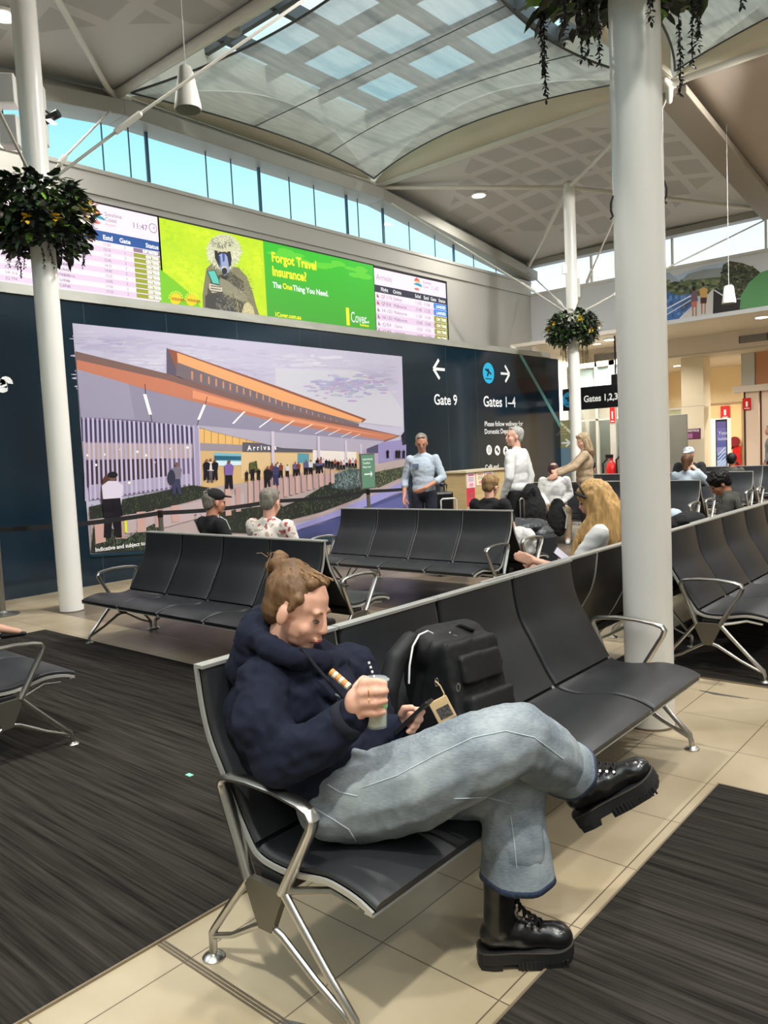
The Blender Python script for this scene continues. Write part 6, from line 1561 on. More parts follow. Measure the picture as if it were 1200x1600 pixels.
for k in range(46):
    a = rnd.uniform(-1.2, 1.2); p0 = L(0.07*math.sin(a), -0.05+0.05*math.cos(a*0.8), 0.10)
    p0 = L(rnd.uniform(-.06, .06), rnd.uniform(-.04, .07), 0.118 - rnd.uniform(0, .012)); p3 = bun + RH @ V((rnd.uniform(-.02, .02), rnd.uniform(-.01, .02), rnd.uniform(-.02, .02)))
    mid = (p0+p3)/2 + RH @ V((0, 0, rnd.uniform(.004, .018))); sm.tube([p0, mid, p3], [0.0012, 0.0014, 0.0012], 4)
for k in range(16):
    p0 = bun + RH @ V((rnd.uniform(-.03, .03), rnd.uniform(-.03, .0), rnd.uniform(-.02, .03))); dr = V((rnd.uniform(-1, 1), rnd.uniform(-1, 1), rnd.uniform(-.8, 1))).normalized()
    sm.tube([p0, p0 + dr*0.025, p0 + dr*0.045 + V((0, 0, -.012))], [0.001, 0.0009, 0.0006], 4)
for k in range(0):
    p0 = L(0.055, -0.085, 0.02 - k*0.008); sm.tube([p0, p0 + RH @ V((0.01, -.035, -.03)), p0 + RH @ V((0.0+rnd.uniform(-.01, .01), -.045, -.08))], [0.0011, 0.001, 0.0006], 4)
sm.build('flyaway_strands', hairmat('strand_hair', sr(150, 116, 80)), ho)
# hoodie
t = Blob()
t.cap(shR + V((0.02, 0, -0.01)), 0.080, shL + V((-0.02, 0, -0.01)), 0.085)
t.ell(chest, (0.205, 0.135, 0.19)); t.ell(belly, (0.19, 0.15, 0.14)); t.ell(D(515, 1205, 2.46), (0.175, 0.15, 0.08))
t.cap(D(500, 1080, 2.48), 0.11, D(560, 1150, 2.5), 0.105); t.cap(D(400, 1110, 2.50), 0.10, D(440, 1190, 2.50), 0.10)
t.cap(D(560, 1165, 2.46), 0.075, D(600, 1165, 2.56), 0.07)
t.chain([shR, D(408, 1130, 2.28), elR], [0.082, 0.080, 0.078]); t.chain([elR, D(500, 1160, 2.22), wrR - hd*0.02], [0.077, 0.070, 0.050])
t.cap(wrR - hd*0.035, 0.048, wrR + hd*0.004, 0.046)
t.chain([shL, elL, wrL], [0.085, 0.075, 0.046])
# folds on the sleeve
for a, c_, r_ in () and (((385, 1140), (440, 1160), .018), ((392, 1168), (462, 1176), .020), ((430, 1130), (462, 1158), .018), ((470, 1190), (520, 1160), .016), ((404, 1100), (440, 1120), .016), ((412, 1210), (456, 1196), .02)):
    t.cap(D(a[0], a[1], 2.22), r_, D(c_[0], c_[1], 2.215), r_*0.6)
for a, c_, r_ in (((470, 1050), (520, 1090), .016), ((490, 1110), (540, 1120), .018), ((480, 1040), (500, 1100), .014)):
    t.cap(D(a[0], a[1], 2.375), r_, D(c_[0], c_[1], 2.37), r_*0.6)
# hood bunched round the neck
ring = [(408, 1002, 2.40), (396, 980, 2.50), (410, 970, 2.60), (445, 992, 2.66), (505, 1020, 2.62), (528, 1034, 2.52), (500, 1036, 2.40), (452, 1024, 2.34), (424, 1014, 2.35)]
for i in range(len(ring)): rr_ = (.036, .044, .046, .040, .034, .032, .030, .030, .032); t.cap(D(*ring[i]), rr_[i], D(*ring[(i+1) % len(ring)]), rr_[(i+1) % len(ring)])
t.cap(D(396, 1000, 2.46), 0.055, D(392, 1040, 2.52), 0.075)
HD = t.build('hoodie', M_HOOD, HERO, voxel=0.0085, smooth=3, wrinkle=[(7, 0.007, (1, 1, 1)), (13, 0.005, (1.2, 1.2, 1.8)), (28, 0.0018, (1, 1, 1))])
q = MB(); u0 = wrR - hd*0.045
q.tube([wrR - hd*0.030, wrR - hd*0.015, wrR + hd*0.010], [0.0500, 0.0510, 0.0475], 24, cap=False); 
cf = q.build('cuff', mat('rib_knit', sr(22, 25, 38), 0.95, bump=((60, 60, 60), 0.5, 0.002)), HD, smooth=True); cf.modifiers.new('s', 'SOLIDIFY').thickness = -0.006
q = MB(); q.tube([D(470, 1012, 2.34), D(492, 1040, 2.335), D(520, 1072, 2.325), D(545, 1100, 2.31)], 0.0055, 8); q.build('drawstring', mat('drawstring_navy', sr(20, 23, 34), 0.9), HD, smooth=True)
q = MB(); A, B = D(517, 1049, 2.31), D(546, 1074, 2.285); ax = (B-A)
for k in range(6):
    c0 = A + ax*(k/6); c1 = A + ax*((k+0.9)/6); q.tube([c0, c1], 0.0115, 10, k % 2)
q.build('striped_tag', [mat('tag_orange', sr(224, 146, 74), 0.6), mat('tag_cream', sr(236, 220, 190), 0.6)], HD)
q = MB(); q.tube([D(524, 1085, 2.33), D(534, 1090, 2.32)], 0.003, 6); q.build('drawstring_tip', M_ALU, HD)
# jeans
j = Blob()
j.ell(pel, (0.17, 0.15, 0.12)); j.ell(D(530, 1258, 2.38), (0.13, 0.13, 0.10))
j.chain([hipR, D(650, 1224, 2.31), D(740, 1180, 2.28), kneR], [0.132, 0.134, 0.118, 0.106])
dR = (hemR - D(850, 1176, 2.36)).normalized(); j.chain([kneR, D(846, 1174, 2.36), hemR - dR*0.075], [0.106, 0.098, 0.088])
j.chain([hipL, D(720, 1226, 2.52), kneL], [0.125, 0.112, 0.098]); j.chain([kneL, D(802, 1270, 2.44), hemL + V((0, 0, 0.10))], [0.098, 0.099, 0.104])
for a, c_, r_ in (((740, 1150), (800, 1170), .02), ((790, 1200), (850, 1190), .02), ((820, 1140), (880, 1190), .016)):
    j.cap(D(a[0], a[1], 2.225), r_, D(c_[0], c_[1], 2.29), r_*0.6)
for a, c_ in (((545, 1190), (560, 1230)), ((570, 1180), (590, 1215)), ((555, 1175), (600, 1190))): j.cap(D(a[0], a[1], 2.335), .016, D(c_[0], c_[1], 2.29), .010)
dL = V((0.03, 0.0, -1)).normalized()
eR = hemR + dR*0.012; eL = hemL
JN = j.build('jeans', M_DENIM, HERO, voxel=0.008, smooth=4, wrinkle=[(6, 0.004, (1, 1, 1)), (14, 0.003, (1.3, 1.3, 0.7))], cut=[(eR, -dR), (eL, -dL)] if False else None)
def hem(c, d, r, name, ln=0.13, ph=0.0):
    d = V(d).normalized(); mb = MB(); n = 40; rows = []
    ref = V((0, 0, 1)) if abs(d.z) < 0.8 else V((1, 0, 0)); u = ref.cross(d).normalized(); w_ = d.cross(u)
    for (t_, rr) in ((-ln, r*0.66), (-ln*0.62, r*0.88), (-0.018, r*1.0), (0.0, r*1.03)):
        k0 = len(mb.v); rows.append(k0)
        for k in range(n):
            a = 2*PI*k/n; f = 1 + 0.035*math.sin(3*a+ph) + 0.02*math.sin(7*a+ph*2)
            mb.v.append(tuple(V(c) + d*(t_ + 0.006*math.sin(2*a+ph)) + u*(rr*f*math.cos(a)) + w_*(rr*f*0.9*math.sin(a))))
    for i in range(3):
        for k in range(n): mb.f.append((rows[i]+k, rows[i]+(k+1) % n, rows[i+1]+(k+1) % n, rows[i+1]+k)); mb.m.append(0 if i < 2 else 1)
    o = mb.build(name, [M_DENIM, M_HEM], JN, smooth=True); m_ = o.modifiers.new('s', 'SOLIDIFY'); m_.thickness = 0.006
    return o
hem(D(806, 1370, 2.42), (0.0, 0.0, -1), 0.118, 'hem', 0.20, ph=0.6); hem(hemR + dR*0.008, dR, 0.102, 'hem', 0.12, ph=2.0)
def seam(pts, d0, r=0.0016, name='seam'):
    mb = MB(); P_ = []
    ev = JN; dg = bpy.context.evaluated_depsgraph_get()
    for (x, y) in pts:
        r_ = ray(x, y); o_ = CAMP + base*0
        loc = None
        hit, loc, nrm, idx = JN.ray_cast(CAMP, r_.normalized())
        if hit: P_.append(loc - r_.normalized()*0.0012)
    if len(P_) > 1: mb.tube(P_, r, 6); mb.build(name, M_SEAM, JN, smooth=True)
bpy.context.view_layer.update()
def lerp(pts, n=16):
    out = []
    for a, c_ in zip(pts[:-1], pts[1:]):
        for k in range(n): out.append((a[0]+(c_[0]-a[0])*k/n, a[1]+(c_[1]-a[1])*k/n))
    return out + [pts[-1]]
seam(lerp([(565, 1231), (620, 1212), (680, 1180), (740, 1152), (790, 1142), (835, 1152), (880, 1186)]), 2.2, 0.0018)
seam(lerp([(512, 1226), (530, 1238), (558, 1244)]), 2.2, 0.0022); seam(lerp([(490, 1262), (520, 1280), (545, 1296), (556, 1314)]), 2.2, 0.0018)
seam(lerp([(798, 1276), (804, 1320), (808, 1362)]), 2.3, 0.0018); seam(lerp([(710, 1248), (760, 1246), (800, 1256)]), 2.3, 0.0015)
# boots
def boot(ank, heel_to_toe, up, name, nrow=9):
    X_ = V(heel_to_toe).normalized(); Z_ = V(up); Z_ = (Z_ - X_*Z_.dot(X_)).normalized(); Y_ = Z_.cross(X_)
    R = Matrix((X_, Y_, Z_)).transposed(); T = lambda x, y, z: V(ank) + R @ V((x, y, z))
    u = Blob()
    u.chain([T(-.005, 0, .14), T(-.008, 0, .05), T(-.012, 0, -.02)], [.052, .050, .050]); u.cap(T(-.035, 0, -.055), .042, T(.02, 0, -.05), .046)
    u.chain([T(.02, 0, -.045), T(.09, 0, -.062), T(.155, 0, -.066)], [.046, .040, .038]); u.ell(T(.165, 0, -.068), (.050, .047, .036), R); u.ell(T(.06, 0, -.07), (.07, .043, .03), R)
    o = u.build(name, M_BOOT, HERO, voxel=0.0065, smooth=3, wrinkle=[(18, 0.0018, (1, 1, 1))])
    mb = MB(); out = [(-.085, .0), (-.078, .034), (-.04, .044), (.03, .043), (.10, .050), (.165, .052), (.205, .032), (.218, 0), (.205, -.032), (.165, -.052), (.10, -.050), (.03, -.043), (-.04, -.044), (-.078, -.034)]
    pr = smooth_prof(out + [out[0]], 4)[:-1]
    mb.prism(pr, lambda p: T(p[0], p[1], -.098 + 0.012*max(0, (p[0]-0.13)/0.09)**2), lambda p: T(p[0], p[1], -.132 + 0.014*max(0, (p[0]-0.13)/0.09)**2))
    hl = [p for p in pr if p[0] < -0.012]; mb.prism(hl + [(-0.012, -.043), (-0.012, .043)] if False else [(-.084, 0), (-.077, .033), (-.04, .043), (-.012, .043), (-.012, -.043), (-.04, -.043), (-.077, -.033)], lambda p: T(p[0], p[1], -.130), lambda p: T(p[0], p[1], -.150))
    mb.prism([(.035, .043), (.10, .049), (.165, .051), (.20, .032), (.212, 0), (.20, -.032), (.165, -.051), (.10, -.049), (.035, -.043)], lambda p: T(p[0], p[1], -.130 + 0.014*max(0, (p[0]-0.13)/0.09)**2), lambda p: T(p[0], p[1], -.150 + 0.020*max(0, (p[0]-0.13)/0.09)**2))
    for k in range(13):
        x = .045 + k*.0125
        if x > .19: break
        for s_ in (-1, 1): mb.box((x, s_*.049-.003, -.146), (x+.007, s_*.049+.003, -.120), 0, Matrix.Translation(V(ank)) @ R.to_4x4())
    s_ = mb.build('sole', M_SOLE, o, bevel=0.003)
    mb = MB(); mb.tube([T(p[0]*0.985, p[1]*0.97, -.096 + 0.012*max(0, (p[0]-0.13)/0.09)**2) for p in pr] + [T(pr[0][0]*0.985, 0, -.096)], 0.003, 6); mb.build('welt', mat('welt_dark', sr(52, 46, 40), 0.7), o, smooth=True)
    rows = [(.118, -.028), (.100, -.016), (.083, -.004), (.066, .010), (.052, .030), (.046, .056), (.045, .082), (.045, .108), (.045, .132)]
    lc = MB()
    rows = rows[:nrow]
    for i, (x, z) in enumerate(rows):
        for s2 in (-1, 1):
            e_ = MB(); c0 = T(x - .012, s2*.030, z - .004); e_.tube([c0, c0 + R @ V((0.004, s2*.006, 0.003))], 0.0042, 10); e_.build('eyelet', M_ALU, o)
        y = .027
        lc.tube([T(x-.010, -y-.003, z-.002), T(x+.002, -y*.5, z+.005), T(x+.004, 0, z+.007), T(x+.002, y*.5, z+.005), T(x-.010, y+.003, z-.002)], 0.0035, 6)
        if i < len(rows)-1:
            x2, z2 = rows[i+1]
            for s2 in (-1, 1): lc.tube([T(x-.006, s2*y, z), T((x+x2)/2+.003, 0, (z+z2)/2+.008), T(x2-.006, -s2*y, z2)], 0.003, 6)
    x, z = rows[-1]
    for s2 in (-1, 1) if nrow == 9 else (): lc.tube([T(x+.004, 0, z+.004), T(x+.03, s2*.02, z+.015), T(x+.035, s2*.03, z-.01), T(x+.012, s2*.01, z-.004), T(x+.02, s2*.025, z-.04)], 0.0028, 6)
    lc.build('laces', M_LACE, o, smooth=True)
    return o
fl = V((0.66, -0.75, 0))
aL = D(786, 1432, 2.42); aL.z = 0.152
boot(aL, fl, (0, 0, 1), 'boot')
tR = (D(1018, 1222, 2.46) - D(918, 1278, 2.50)).normalized()
boot(D(903, 1214, 2.50), tR, (UPV*0.91 - RGT*0.40 + FWD*0.06), 'boot', 6)
# rings and bracelet
for i, (x, y, d) in enumerate(((577, 1096, 2.148), (576, 1081, 2.146), (606, 0, 0))[:2]):
    q = MB(); c0 = D(x, y, d); ax = RGT; ring_ = [c0 + UPV*0.0145*math.cos(a) + FWD*0.0145*math.sin(a) for a in [k*PI/8 for k in range(17)]]
    q.tube(ring_, 0.0015, 6, cap=False); q.build('ring', MATS['gold'], HERO, smooth=True)
q = MB(); q.tube([wrR + hd*0.014 + (UPV*0.034*math.cos(a) + FWD*0.034*math.sin(a)) for a in [k*PI/12 for k in range(25)]], 0.0022, 6, cap=False); q.build('bracelet', MATS['gold'], HERO, smooth=True)

# ---- iced drink
ax = (cupT-cupB).normalized(); Hc = (cupT-cupB).length
cup = world_root('drink_cup', cupB, 'clear plastic cup of iced pale yellow drink held in the right hand', 'cup')
RC = ax.to_track_quat('Z', 'Y').to_matrix().to_4x4(); RC.translation = cupB
def lathe_at(mb, prof, M, n=28, mi=0):
    k = MB(); k.lathe((0, 0, 0), prof, n); b0 = len(mb.v); mb.v += [tuple(M @ V(p)) for p in k.v]; mb.f += [tuple(b0+i for i in f) for f in k.f]; mb.m += [mi]*len(k.f)
mb = MB(); lathe_at(mb, [(.027, 0), (.0285, .004), (.037, Hc*0.97), (.040, Hc*0.98), (.040, Hc), (.036, Hc), (.0355, Hc*0.95), (.0265, .005)], RC)
pm = bpy.data.materials.new('clear_plastic'); pm.use_nodes = True; n = pm.node_tree.nodes; L2 = pm.node_tree.links; n.clear()
o_ = n.new('ShaderNodeOutputMaterial'); tr = n.new('ShaderNodeBsdfTransparent'); gl = n.new('ShaderNodeBsdfPrincipled'); gl.inputs['Base Color'].default_value = sr(220, 226, 230); gl.inputs['Roughness'].default_value = 0.1; mx = n.new('ShaderNodeMixShader'); mx.inputs[0].default_value = 0.28
tr.inputs[0].default_value = (0.93, 0.95, 0.95, 1); L2.new(tr.outputs[0], mx.inputs[1]); L2.new(gl.outputs[0], mx.inputs[2]); L2.new(mx.outputs[0], o_.inputs[0])
mb.build('cup_wall', pm, cup, smooth=True)
mb = MB(); lathe_at(mb, [(.0255, .006), (.0265, .010), (.0295, Hc*.42), (.0295, Hc*.43)], RC); mb.build('drink', mat('pale_lemon_drink', sr(252, 246, 196), 0.3, noise=((60, 60, 60), 0.25, 3)), cup, smooth=True)
rnd = random.Random(4)
for k in range(9):
    a = rnd.uniform(0, 6.3); rr = rnd.uniform(0.004, 0.019); z = Hc*(0.40+0.045*k); M = RC @ Matrix.Translation((rr*math.cos(a), rr*math.sin(a), z)) @ Euler((rnd.uniform(0, 3), rnd.uniform(0, 3), 0)).to_matrix().to_4x4()
    mb = MB(); mb.box((-.008, -.008, -.008), (.008, .008, .008), 0, M); mb.build('ice_cube', mat('ice', sr(226, 232, 226), 0.15, trans=0.4), cup, bevel=0.002)
mb = MB(); lathe_at(mb, [(.0313, Hc*.40), (.0333, Hc*.52)], RC, 28); 
mb = MB(); k0 = MB(); k0.tube([(0, 0, Hc*.42), (0, 0, Hc*.50)], [0.0325, 0.0338], 28, cap=False); mb.v = [tuple(RC @ V(p)) for p in k0.v]; mb.f = k0.f; mb.m = k0.m; mb.build('green_band', mat('band_green', sr(150, 206, 130), 0.4), cup, smooth=True)
mb = MB(); lathe_at(mb, [(.041, Hc*.985), (.0415, Hc*1.01), (.036, Hc*1.03), (.034, Hc*1.05), (.010, Hc*1.055)], RC); mb.build('lid', pm, cup, smooth=True)
mb = MB(); s0 = RC @ V((0, 0, Hc*1.0)); s1 = D(576, 1034, 2.215)
for k in range(8): mb.tube([s0 + (s1-s0)*(k/8), s0 + (s1-s0)*((k+1)/8)], 0.0034, 8, k % 2)
mb.build('straw', [M_BLACKP, C_WHITE], cup)
# ---- phone in the left hand
device((pA+pB)/2, (pB-pA), (UPV*0.62 - RGT*0.72 + FWD*0.28), (0.074, 0.150, 0.012), 'black phone held edge-on in the left hand above the crossed legs', M_BLACKP, glow=mat('phone_dim', sr(60, 62, 70), 0.15))

# ================================================================ backpack on the second seat
M_BAG = mat('black_nylon', sr(24, 24, 26), 0.62, spec=0.35, noise=((30, 30, 30), 0.15, 3), bump=((200, 200, 200), 0.3, 0.001))
bc = V((2.36, 1.70, 0.0))
bpk = world_root('backpack', (2.36, 1.62, 0.43), 'large black backpack leaning on the second seat with a tan tag and white cord', 'backpack')
def BX(u, v, z): return D(u, v, z)
b = Blob()
R2 = Matrix.Rotation(math.radians(4), 3, 'Y') @ Matrix.Rotation(math.radians(-14), 3, 'X')
c0 = V((2.375, 1.715, 0.675)); M4 = R2.to_4x4(); M4.translation = c0
b.bx((-.17, -.10, -.24), (.17, .13, .20), M4)
b.cap(c0 + R2 @ V((-.12, .02, .19)), .085, c0 + R2 @ V((.12, .02, .19)), .085)
bagm = b.build('main_compartment', M_BAG, bpk, voxel=0.011, smooth=7, wrinkle=[(6, 0.004, (1, 1, 1)), (16, 0.002, (1, 1, 1))])
b = Blob(); b.bx((-.13, -.145, -.22), (.145, -.08, .00), M4); fp = b.build('front_pocket', M_BAG, bpk, voxel=0.011, smooth=4, wrinkle=[(7, 0.002, (1, 1, 1))])
b = Blob(); b.bx((-.12, -.125, .04), (.135, -.08, .15), M4); b.build('top_pocket', M_BAG, bpk, voxel=0.011, smooth=4, wrinkle=[(7, 0.002, (1, 1, 1))])
b = Blob(); b.chain([D(640, 1000, 2.86), D(618, 1030, 2.80), D(606, 1080, 2.76), D(606, 1120, 2.76)], [.035, .040, .040, .035]); b.build('shoulder_strap', M_BAG, bpk, voxel=0.010, smooth=4)
b = Blob(); b.chain([D(700, 985, 2.98), D(716, 976, 3.0), D(738, 984, 3.02)], [.012, .012, .012]); b.build('carry_handle', M_BAG, bpk, voxel=0.007, smooth=2)
mb = MB(); mb.tube([D(x, y, d) for x, y, d in ((639, 1068, 2.70), (640, 1040, 2.70), (645, 1010, 2.72), (655, 992, 2.76), (668, 986, 2.80), (676, 990, 2.84))], 0.0035, 8); mb.build('white_cord', C_WHITE, bpk, smooth=True)
for (x, y, d) in ((716, 1074, 2.74), (682, 1066, 2.74)):
    mb = MB(); c_ = D(x, y, d); mb.tube([c_ + RGT*0.006*math.cos(a) + UPV*0.014*math.sin(a) for a in [k*PI/6 for k in range(13)]], 0.0022, 6, cap=False); mb.build('zip_pull', M_ALU, bpk, smooth=True)
mb = MB(); mb.tube([D(688, 998, 2.9), D(704, 988, 2.93), D(706, 992, 2.93), D(714, 994, 2.94)], 0.003, 6); mb.build('logo_mark', M_ALU, bpk)
mb = MB(); mb.tube([D(x, y, 2.72) for x, y in ((680, 1064), (688, 1072), (694, 1084), (692, 1090))], 0.003, 6); mb.build('tag_cord', mat('cord_beige', sr(214, 190, 150), 0.7), bpk)
tA, tB = D(680, 1098, 2.66), D(702, 1118, 2.66)
mb = MB(); tx = (D(702, 1090, 2.66)-D(676, 1103, 2.66)).normalized(); ty = (D(676, 1103, 2.66)-D(688, 1126, 2.66)).normalized(); tn = tx.cross(ty)
Mt = Matrix((tx, ty, tn)).transposed().to_4x4(); Mt.translation = D(690, 1106, 2.66)
mb.box((-.034, -.048, -.003), (.034, .034, .003), 0, Mt); tg = mb.build('luggage_tag', mat('tan_leather', sr(210, 180, 134), 0.6, noise=((30, 30, 30), 0.08, 2)), bpk, bevel=0.006)
mb = MB(); mb.box((-.020, -.036, -.0045), (.026, .004, .0045), 0, Mt); mb.build('tag_photo', mat('tag_photo_dark', sr(84, 78, 76), 0.4, noise=((120, 120, 120), 0.6, 2)), tg)

# ================================================================ planters on the columns
def leaf(mb, p, d, up, L_, W, mi=0, bend=0.25):
    d = V(d).normalized(); s_ = d.cross(V(up)).normalized(); n_ = s_.cross(d)
    a = V(p); m1 = a + d*L_*0.35 - n_*0.0; m2 = a + d*L_*0.7 - n_*L_*bend*0.4; e_ = a + d*L_ - n_*L_*bend
    mb.face([a, m1 + s_*W/2, m2 + s_*W*0.42, e_, m2 - s_*W*0.42, m1 - s_*W/2], mi)
def planter(c, z0, z1, r, label, seed, flowers=True, hang=0.25, dens=1.0, dark=1.0, trail=6, rmul=1.0):
    rt = world_root('planter', (c[0], c[1], z0), label, 'planter'); rnd = random.Random(seed)
    mb = MB(); mb.lathe((c[0], c[1], z0+0.08), [(.16, 0), (.30, .02), (.36, .22), (.36, .24), (.15, .24)], 24); mb.build('basket', mat('basket_dark', sr(40, 42, 36), 0.8), rt, smooth=True)
    gm_ = [mat('leaf_dark', sr(int(40*dark), int(56*dark), int(38*dark)), 0.5), mat('leaf_mid', sr(70, 94, 52), 0.5), mat('leaf_bright', sr(112, 160, 52), 0.5), mat('leaf_black', sr(30, 34, 34), 0.5)]
    mb = MB(); H_ = z1-z0
    for k in range(int(1500*dens)):
        a = rnd.uniform(0, 2*PI); zz = rnd.uniform(0, 1); rr = r*(0.55+0.45*math.sin(PI*min(1, 0.15+0.75*zz)))*rnd.uniform(0.72, 1.05)
        p = V((c[0]+rr*math.cos(a), c[1]+rr*math.sin(a), z0+zz*H_)); o = V((math.cos(a), math.sin(a), rnd.uniform(-.9, .6)))
        o += V((rnd.uniform(-.6, .6), rnd.uniform(-.6, .6), rnd.uniform(-.5, .5)))
        w_ = rnd.random(); mi = 0 if w_ < .50 else (1 if w_ < .80 else (3 if w_ < 0.93 else 2))
        leaf(mb, p, o, (rnd.uniform(-.3, .3), rnd.uniform(-.3, .3), 1), rnd.uniform(.05, .16), rnd.uniform(.03, .10), mi)
    for k in range(9):       # fern and monstera fronds
        a = rnd.uniform(0, 2*PI); p = V((c[0]+r*0.7*math.cos(a), c[1]+r*0.7*math.sin(a), z0+H_*rnd.uniform(.55, .95))); o = V((math.cos(a), math.sin(a), rnd.uniform(-.1, .8))).normalized(); s_ = o.cross(V((0, 0, 1))).normalized()
        for t in range(9):
            q = p + o*(0.03*t) + V((0, 0, -0.0025*t*t))
            for sg in (-1, 1): leaf(mb, q, s_*sg + o*0.5, (0, 0, 1), .10*(1-t/12), .022, 2 if k % 3 == 0 else 1)
    tag(mb.build('foliage', gm_, rt, fix=False), kind='stuff')
    tm = MB()
    for k in range(trail):
        a = 2*PI*k/trail + rnd.uniform(-.3, .3); x, y = c[0]+r*rnd.uniform(.5, .95)*math.cos(a), c[1]+r*rnd.uniform(.5, .95)*math.sin(a); Lh = hang*rnd.uniform(.5, 1.15); st = 0.0
        zt_ = z0 + 0.12; n_ = int((Lh+0.12)/0.012)
        for t in range(n_):
            z = zt_ - t*0.012; sw = 0.025*math.sin(t*0.17+k)
            for _ in range(2):
                o = V((rnd.uniform(-1, 1), rnd.uniform(-1, 1), rnd.uniform(-.9, .2))); leaf(tm, (x+sw, y+sw*.5, z), o, (0, 0, 1), .03, .016, 0)
        tm.tube([(x+0.025*math.sin(t*0.17*4+k), y+0.012*math.sin(t*.68+k), zt_-t*0.048) for t in range(max(2, n_//4))], 0.003, 4, 0)
    if trail: tag(tm.build('trailing_stems', [gm_[3] if dark < 1 else gm_[1]], rt, fix=False), kind='stuff')
    if flowers:
        for k in range(13):
            a = 2*PI*k/13 + rnd.uniform(-.2, .2); zz = rnd.uniform(.25, .8); p = V((c[0]+r*1.06*math.cos(a), c[1]+r*1.06*math.sin(a), z0+zz*H_)); fm = MB(); white = k % 3 == 1
            for q in range(16 if not white else 7):
                s_ = V((rnd.uniform(-1, 1), rnd.uniform(-1, 1), rnd.uniform(-1, 1)))
                pp = p + s_*(0.028 if not white else 0.035); leaf(fm, pp, s_ + V((math.cos(a), math.sin(a), 0)), (0, 0, 1), .055 if not white else .12, .04 if not white else .08)
            fm.build('flower', mat('petal_white', sr(214, 208, 198), 0.6) if white else mat('petal_yellow', sr(222, 184, 40), 0.6), rt, fix=False)
    return rt
planter(C1, 3.98, 4.70, 0.50, 'dark leafy planter with yellow and white flowers round the left column', 21, dark=0.85, hang=0.25, trail=14, dens=1.3)
planter(C3, 3.86, 4.54, 0.54, 'green planter with yellow flowers round the distant column', 22, hang=0.40, trail=8, dark=1.25, dens=1.1)
planter(C2, 4.02, 4.75, 0.60, 'planter overhead on the big column with long dark trailing stems', 23, dark=0.7, hang=0.42, trail=16, flowers=False, dens=1.0)
# hooks and cord on the big column
for (x, y, lab) in ((1034, 312, 'small black hook and cord on the right side of the big column'), (957, 335, 'small black hook on the left side of the big column')):
    s_ = 1 if x > 1000 else -1
    d_ = 4.25; zz = D(x, y, 4.3).z; rh_ = V((RGT.x, RGT.y, 0)).normalized(); q = V((C2[0], C2[1], zz)) + rh_*(0.139*s_); r = world_root('hook', q, lab, 'hook'); mb = MB()
    mb.tube([q + UPV*0.07, q + UPV*0.03 + RGT*0.012*s_, q - UPV*0.01 + RGT*0.012*s_, q - UPV*0.04, q - UPV*0.055 + RGT*0.015*s_], 0.006, 6); mb.build('hook_body', M_BLACKP, r)
    if s_ > 0: mb = MB(); mb.tube([q + V((0, 0, 0.07)), q + V((0, 0, 1.0))], 0.003, 6); mb.build('cord', M_BLACKP, r)

# ================================================================ barrier posts, counter, luggage
M_POST = mat('brushed_post', sr(150, 148, 142), 0.35, metal=0.9)
px_ = [at_y(x, y, 8.9).x for x, y in ((250, 797), (425, 782), (575, 765))]
posts = [px_[0]-2.1, px_[0], px_[1], px_[2], px_[2]+2.1]
PL = ['hidden behind the left column', 'behind the cap wearer', 'to the right of the floral shirt', 'under the green sign', 'behind the standing person in light blue']
for k, X in enumerate(posts):
    r = world_root('barrier_post', (X, 8.9, 0), 'brushed metal queue barrier post ' + PL[k], 'barrier post')
    mb = MB(); mb.lathe((X, 8.9, 0), [(.17, 0), (.17, .012), (.05, .03), (.033, .05)], 24); mb.build('base', M_POST, r, smooth=True)
    mb = MB(); mb.lathe((X, 8.9, 0.04), [(.031, 0), (.031, .93)], 20); mb.build('tube', M_POST, r, smooth=True)
    mb = MB(); mb.lathe((X, 8.9, 0.90), [(.036, 0), (.036, .085), (.028, .095)], 20); mb.build('belt_head', M_BLACKP, r, smooth=True)
spans = [(-1.0, posts[0])] + list(zip(posts[:-1], posts[1:]))
BLB = ['at the left picture edge', 'crossing behind the left column', 'between the cap wearer and the floral shirt', 'crossing the printed planting', 'right of the green sign']
for k, (a, c_) in enumerate(spans):
    mb = MB(); n_ = 12; pts = [(a+0.034+(c_-a-0.068)*t/n_, 8.9, 0.955-0.03*math.sin(PI*t/n_)) for t in range(n_+1)]
    for t in range(n_):
        p0, p1 = pts[t], pts[t+1]; b0 = len(mb.v)
        mb.v += [(p0[0], 8.899, p0[2]-.028), (p1[0], 8.899, p1[2]-.028), (p1[0], 8.899, p1[2]+.028), (p0[0], 8.899, p0[2]+.028), (p0[0], 8.901, p0[2]-.028), (p1[0], 8.901, p1[2]-.028), (p1[0], 8.901, p1[2]+.028), (p0[0], 8.901, p0[2]+.028)]
        for f in ((0, 1, 2, 3), (5, 4, 7, 6), (4, 5, 1, 0), (3, 2, 6, 7)): mb.f.append(tuple(b0+i for i in f)); mb.m.append(0)
    tag(mb.build('barrier_belt', C_BLACK, origin=(a, 8.9, 0.95)), 'black retractable queue belt ' + BLB[k], 'barrier belt')
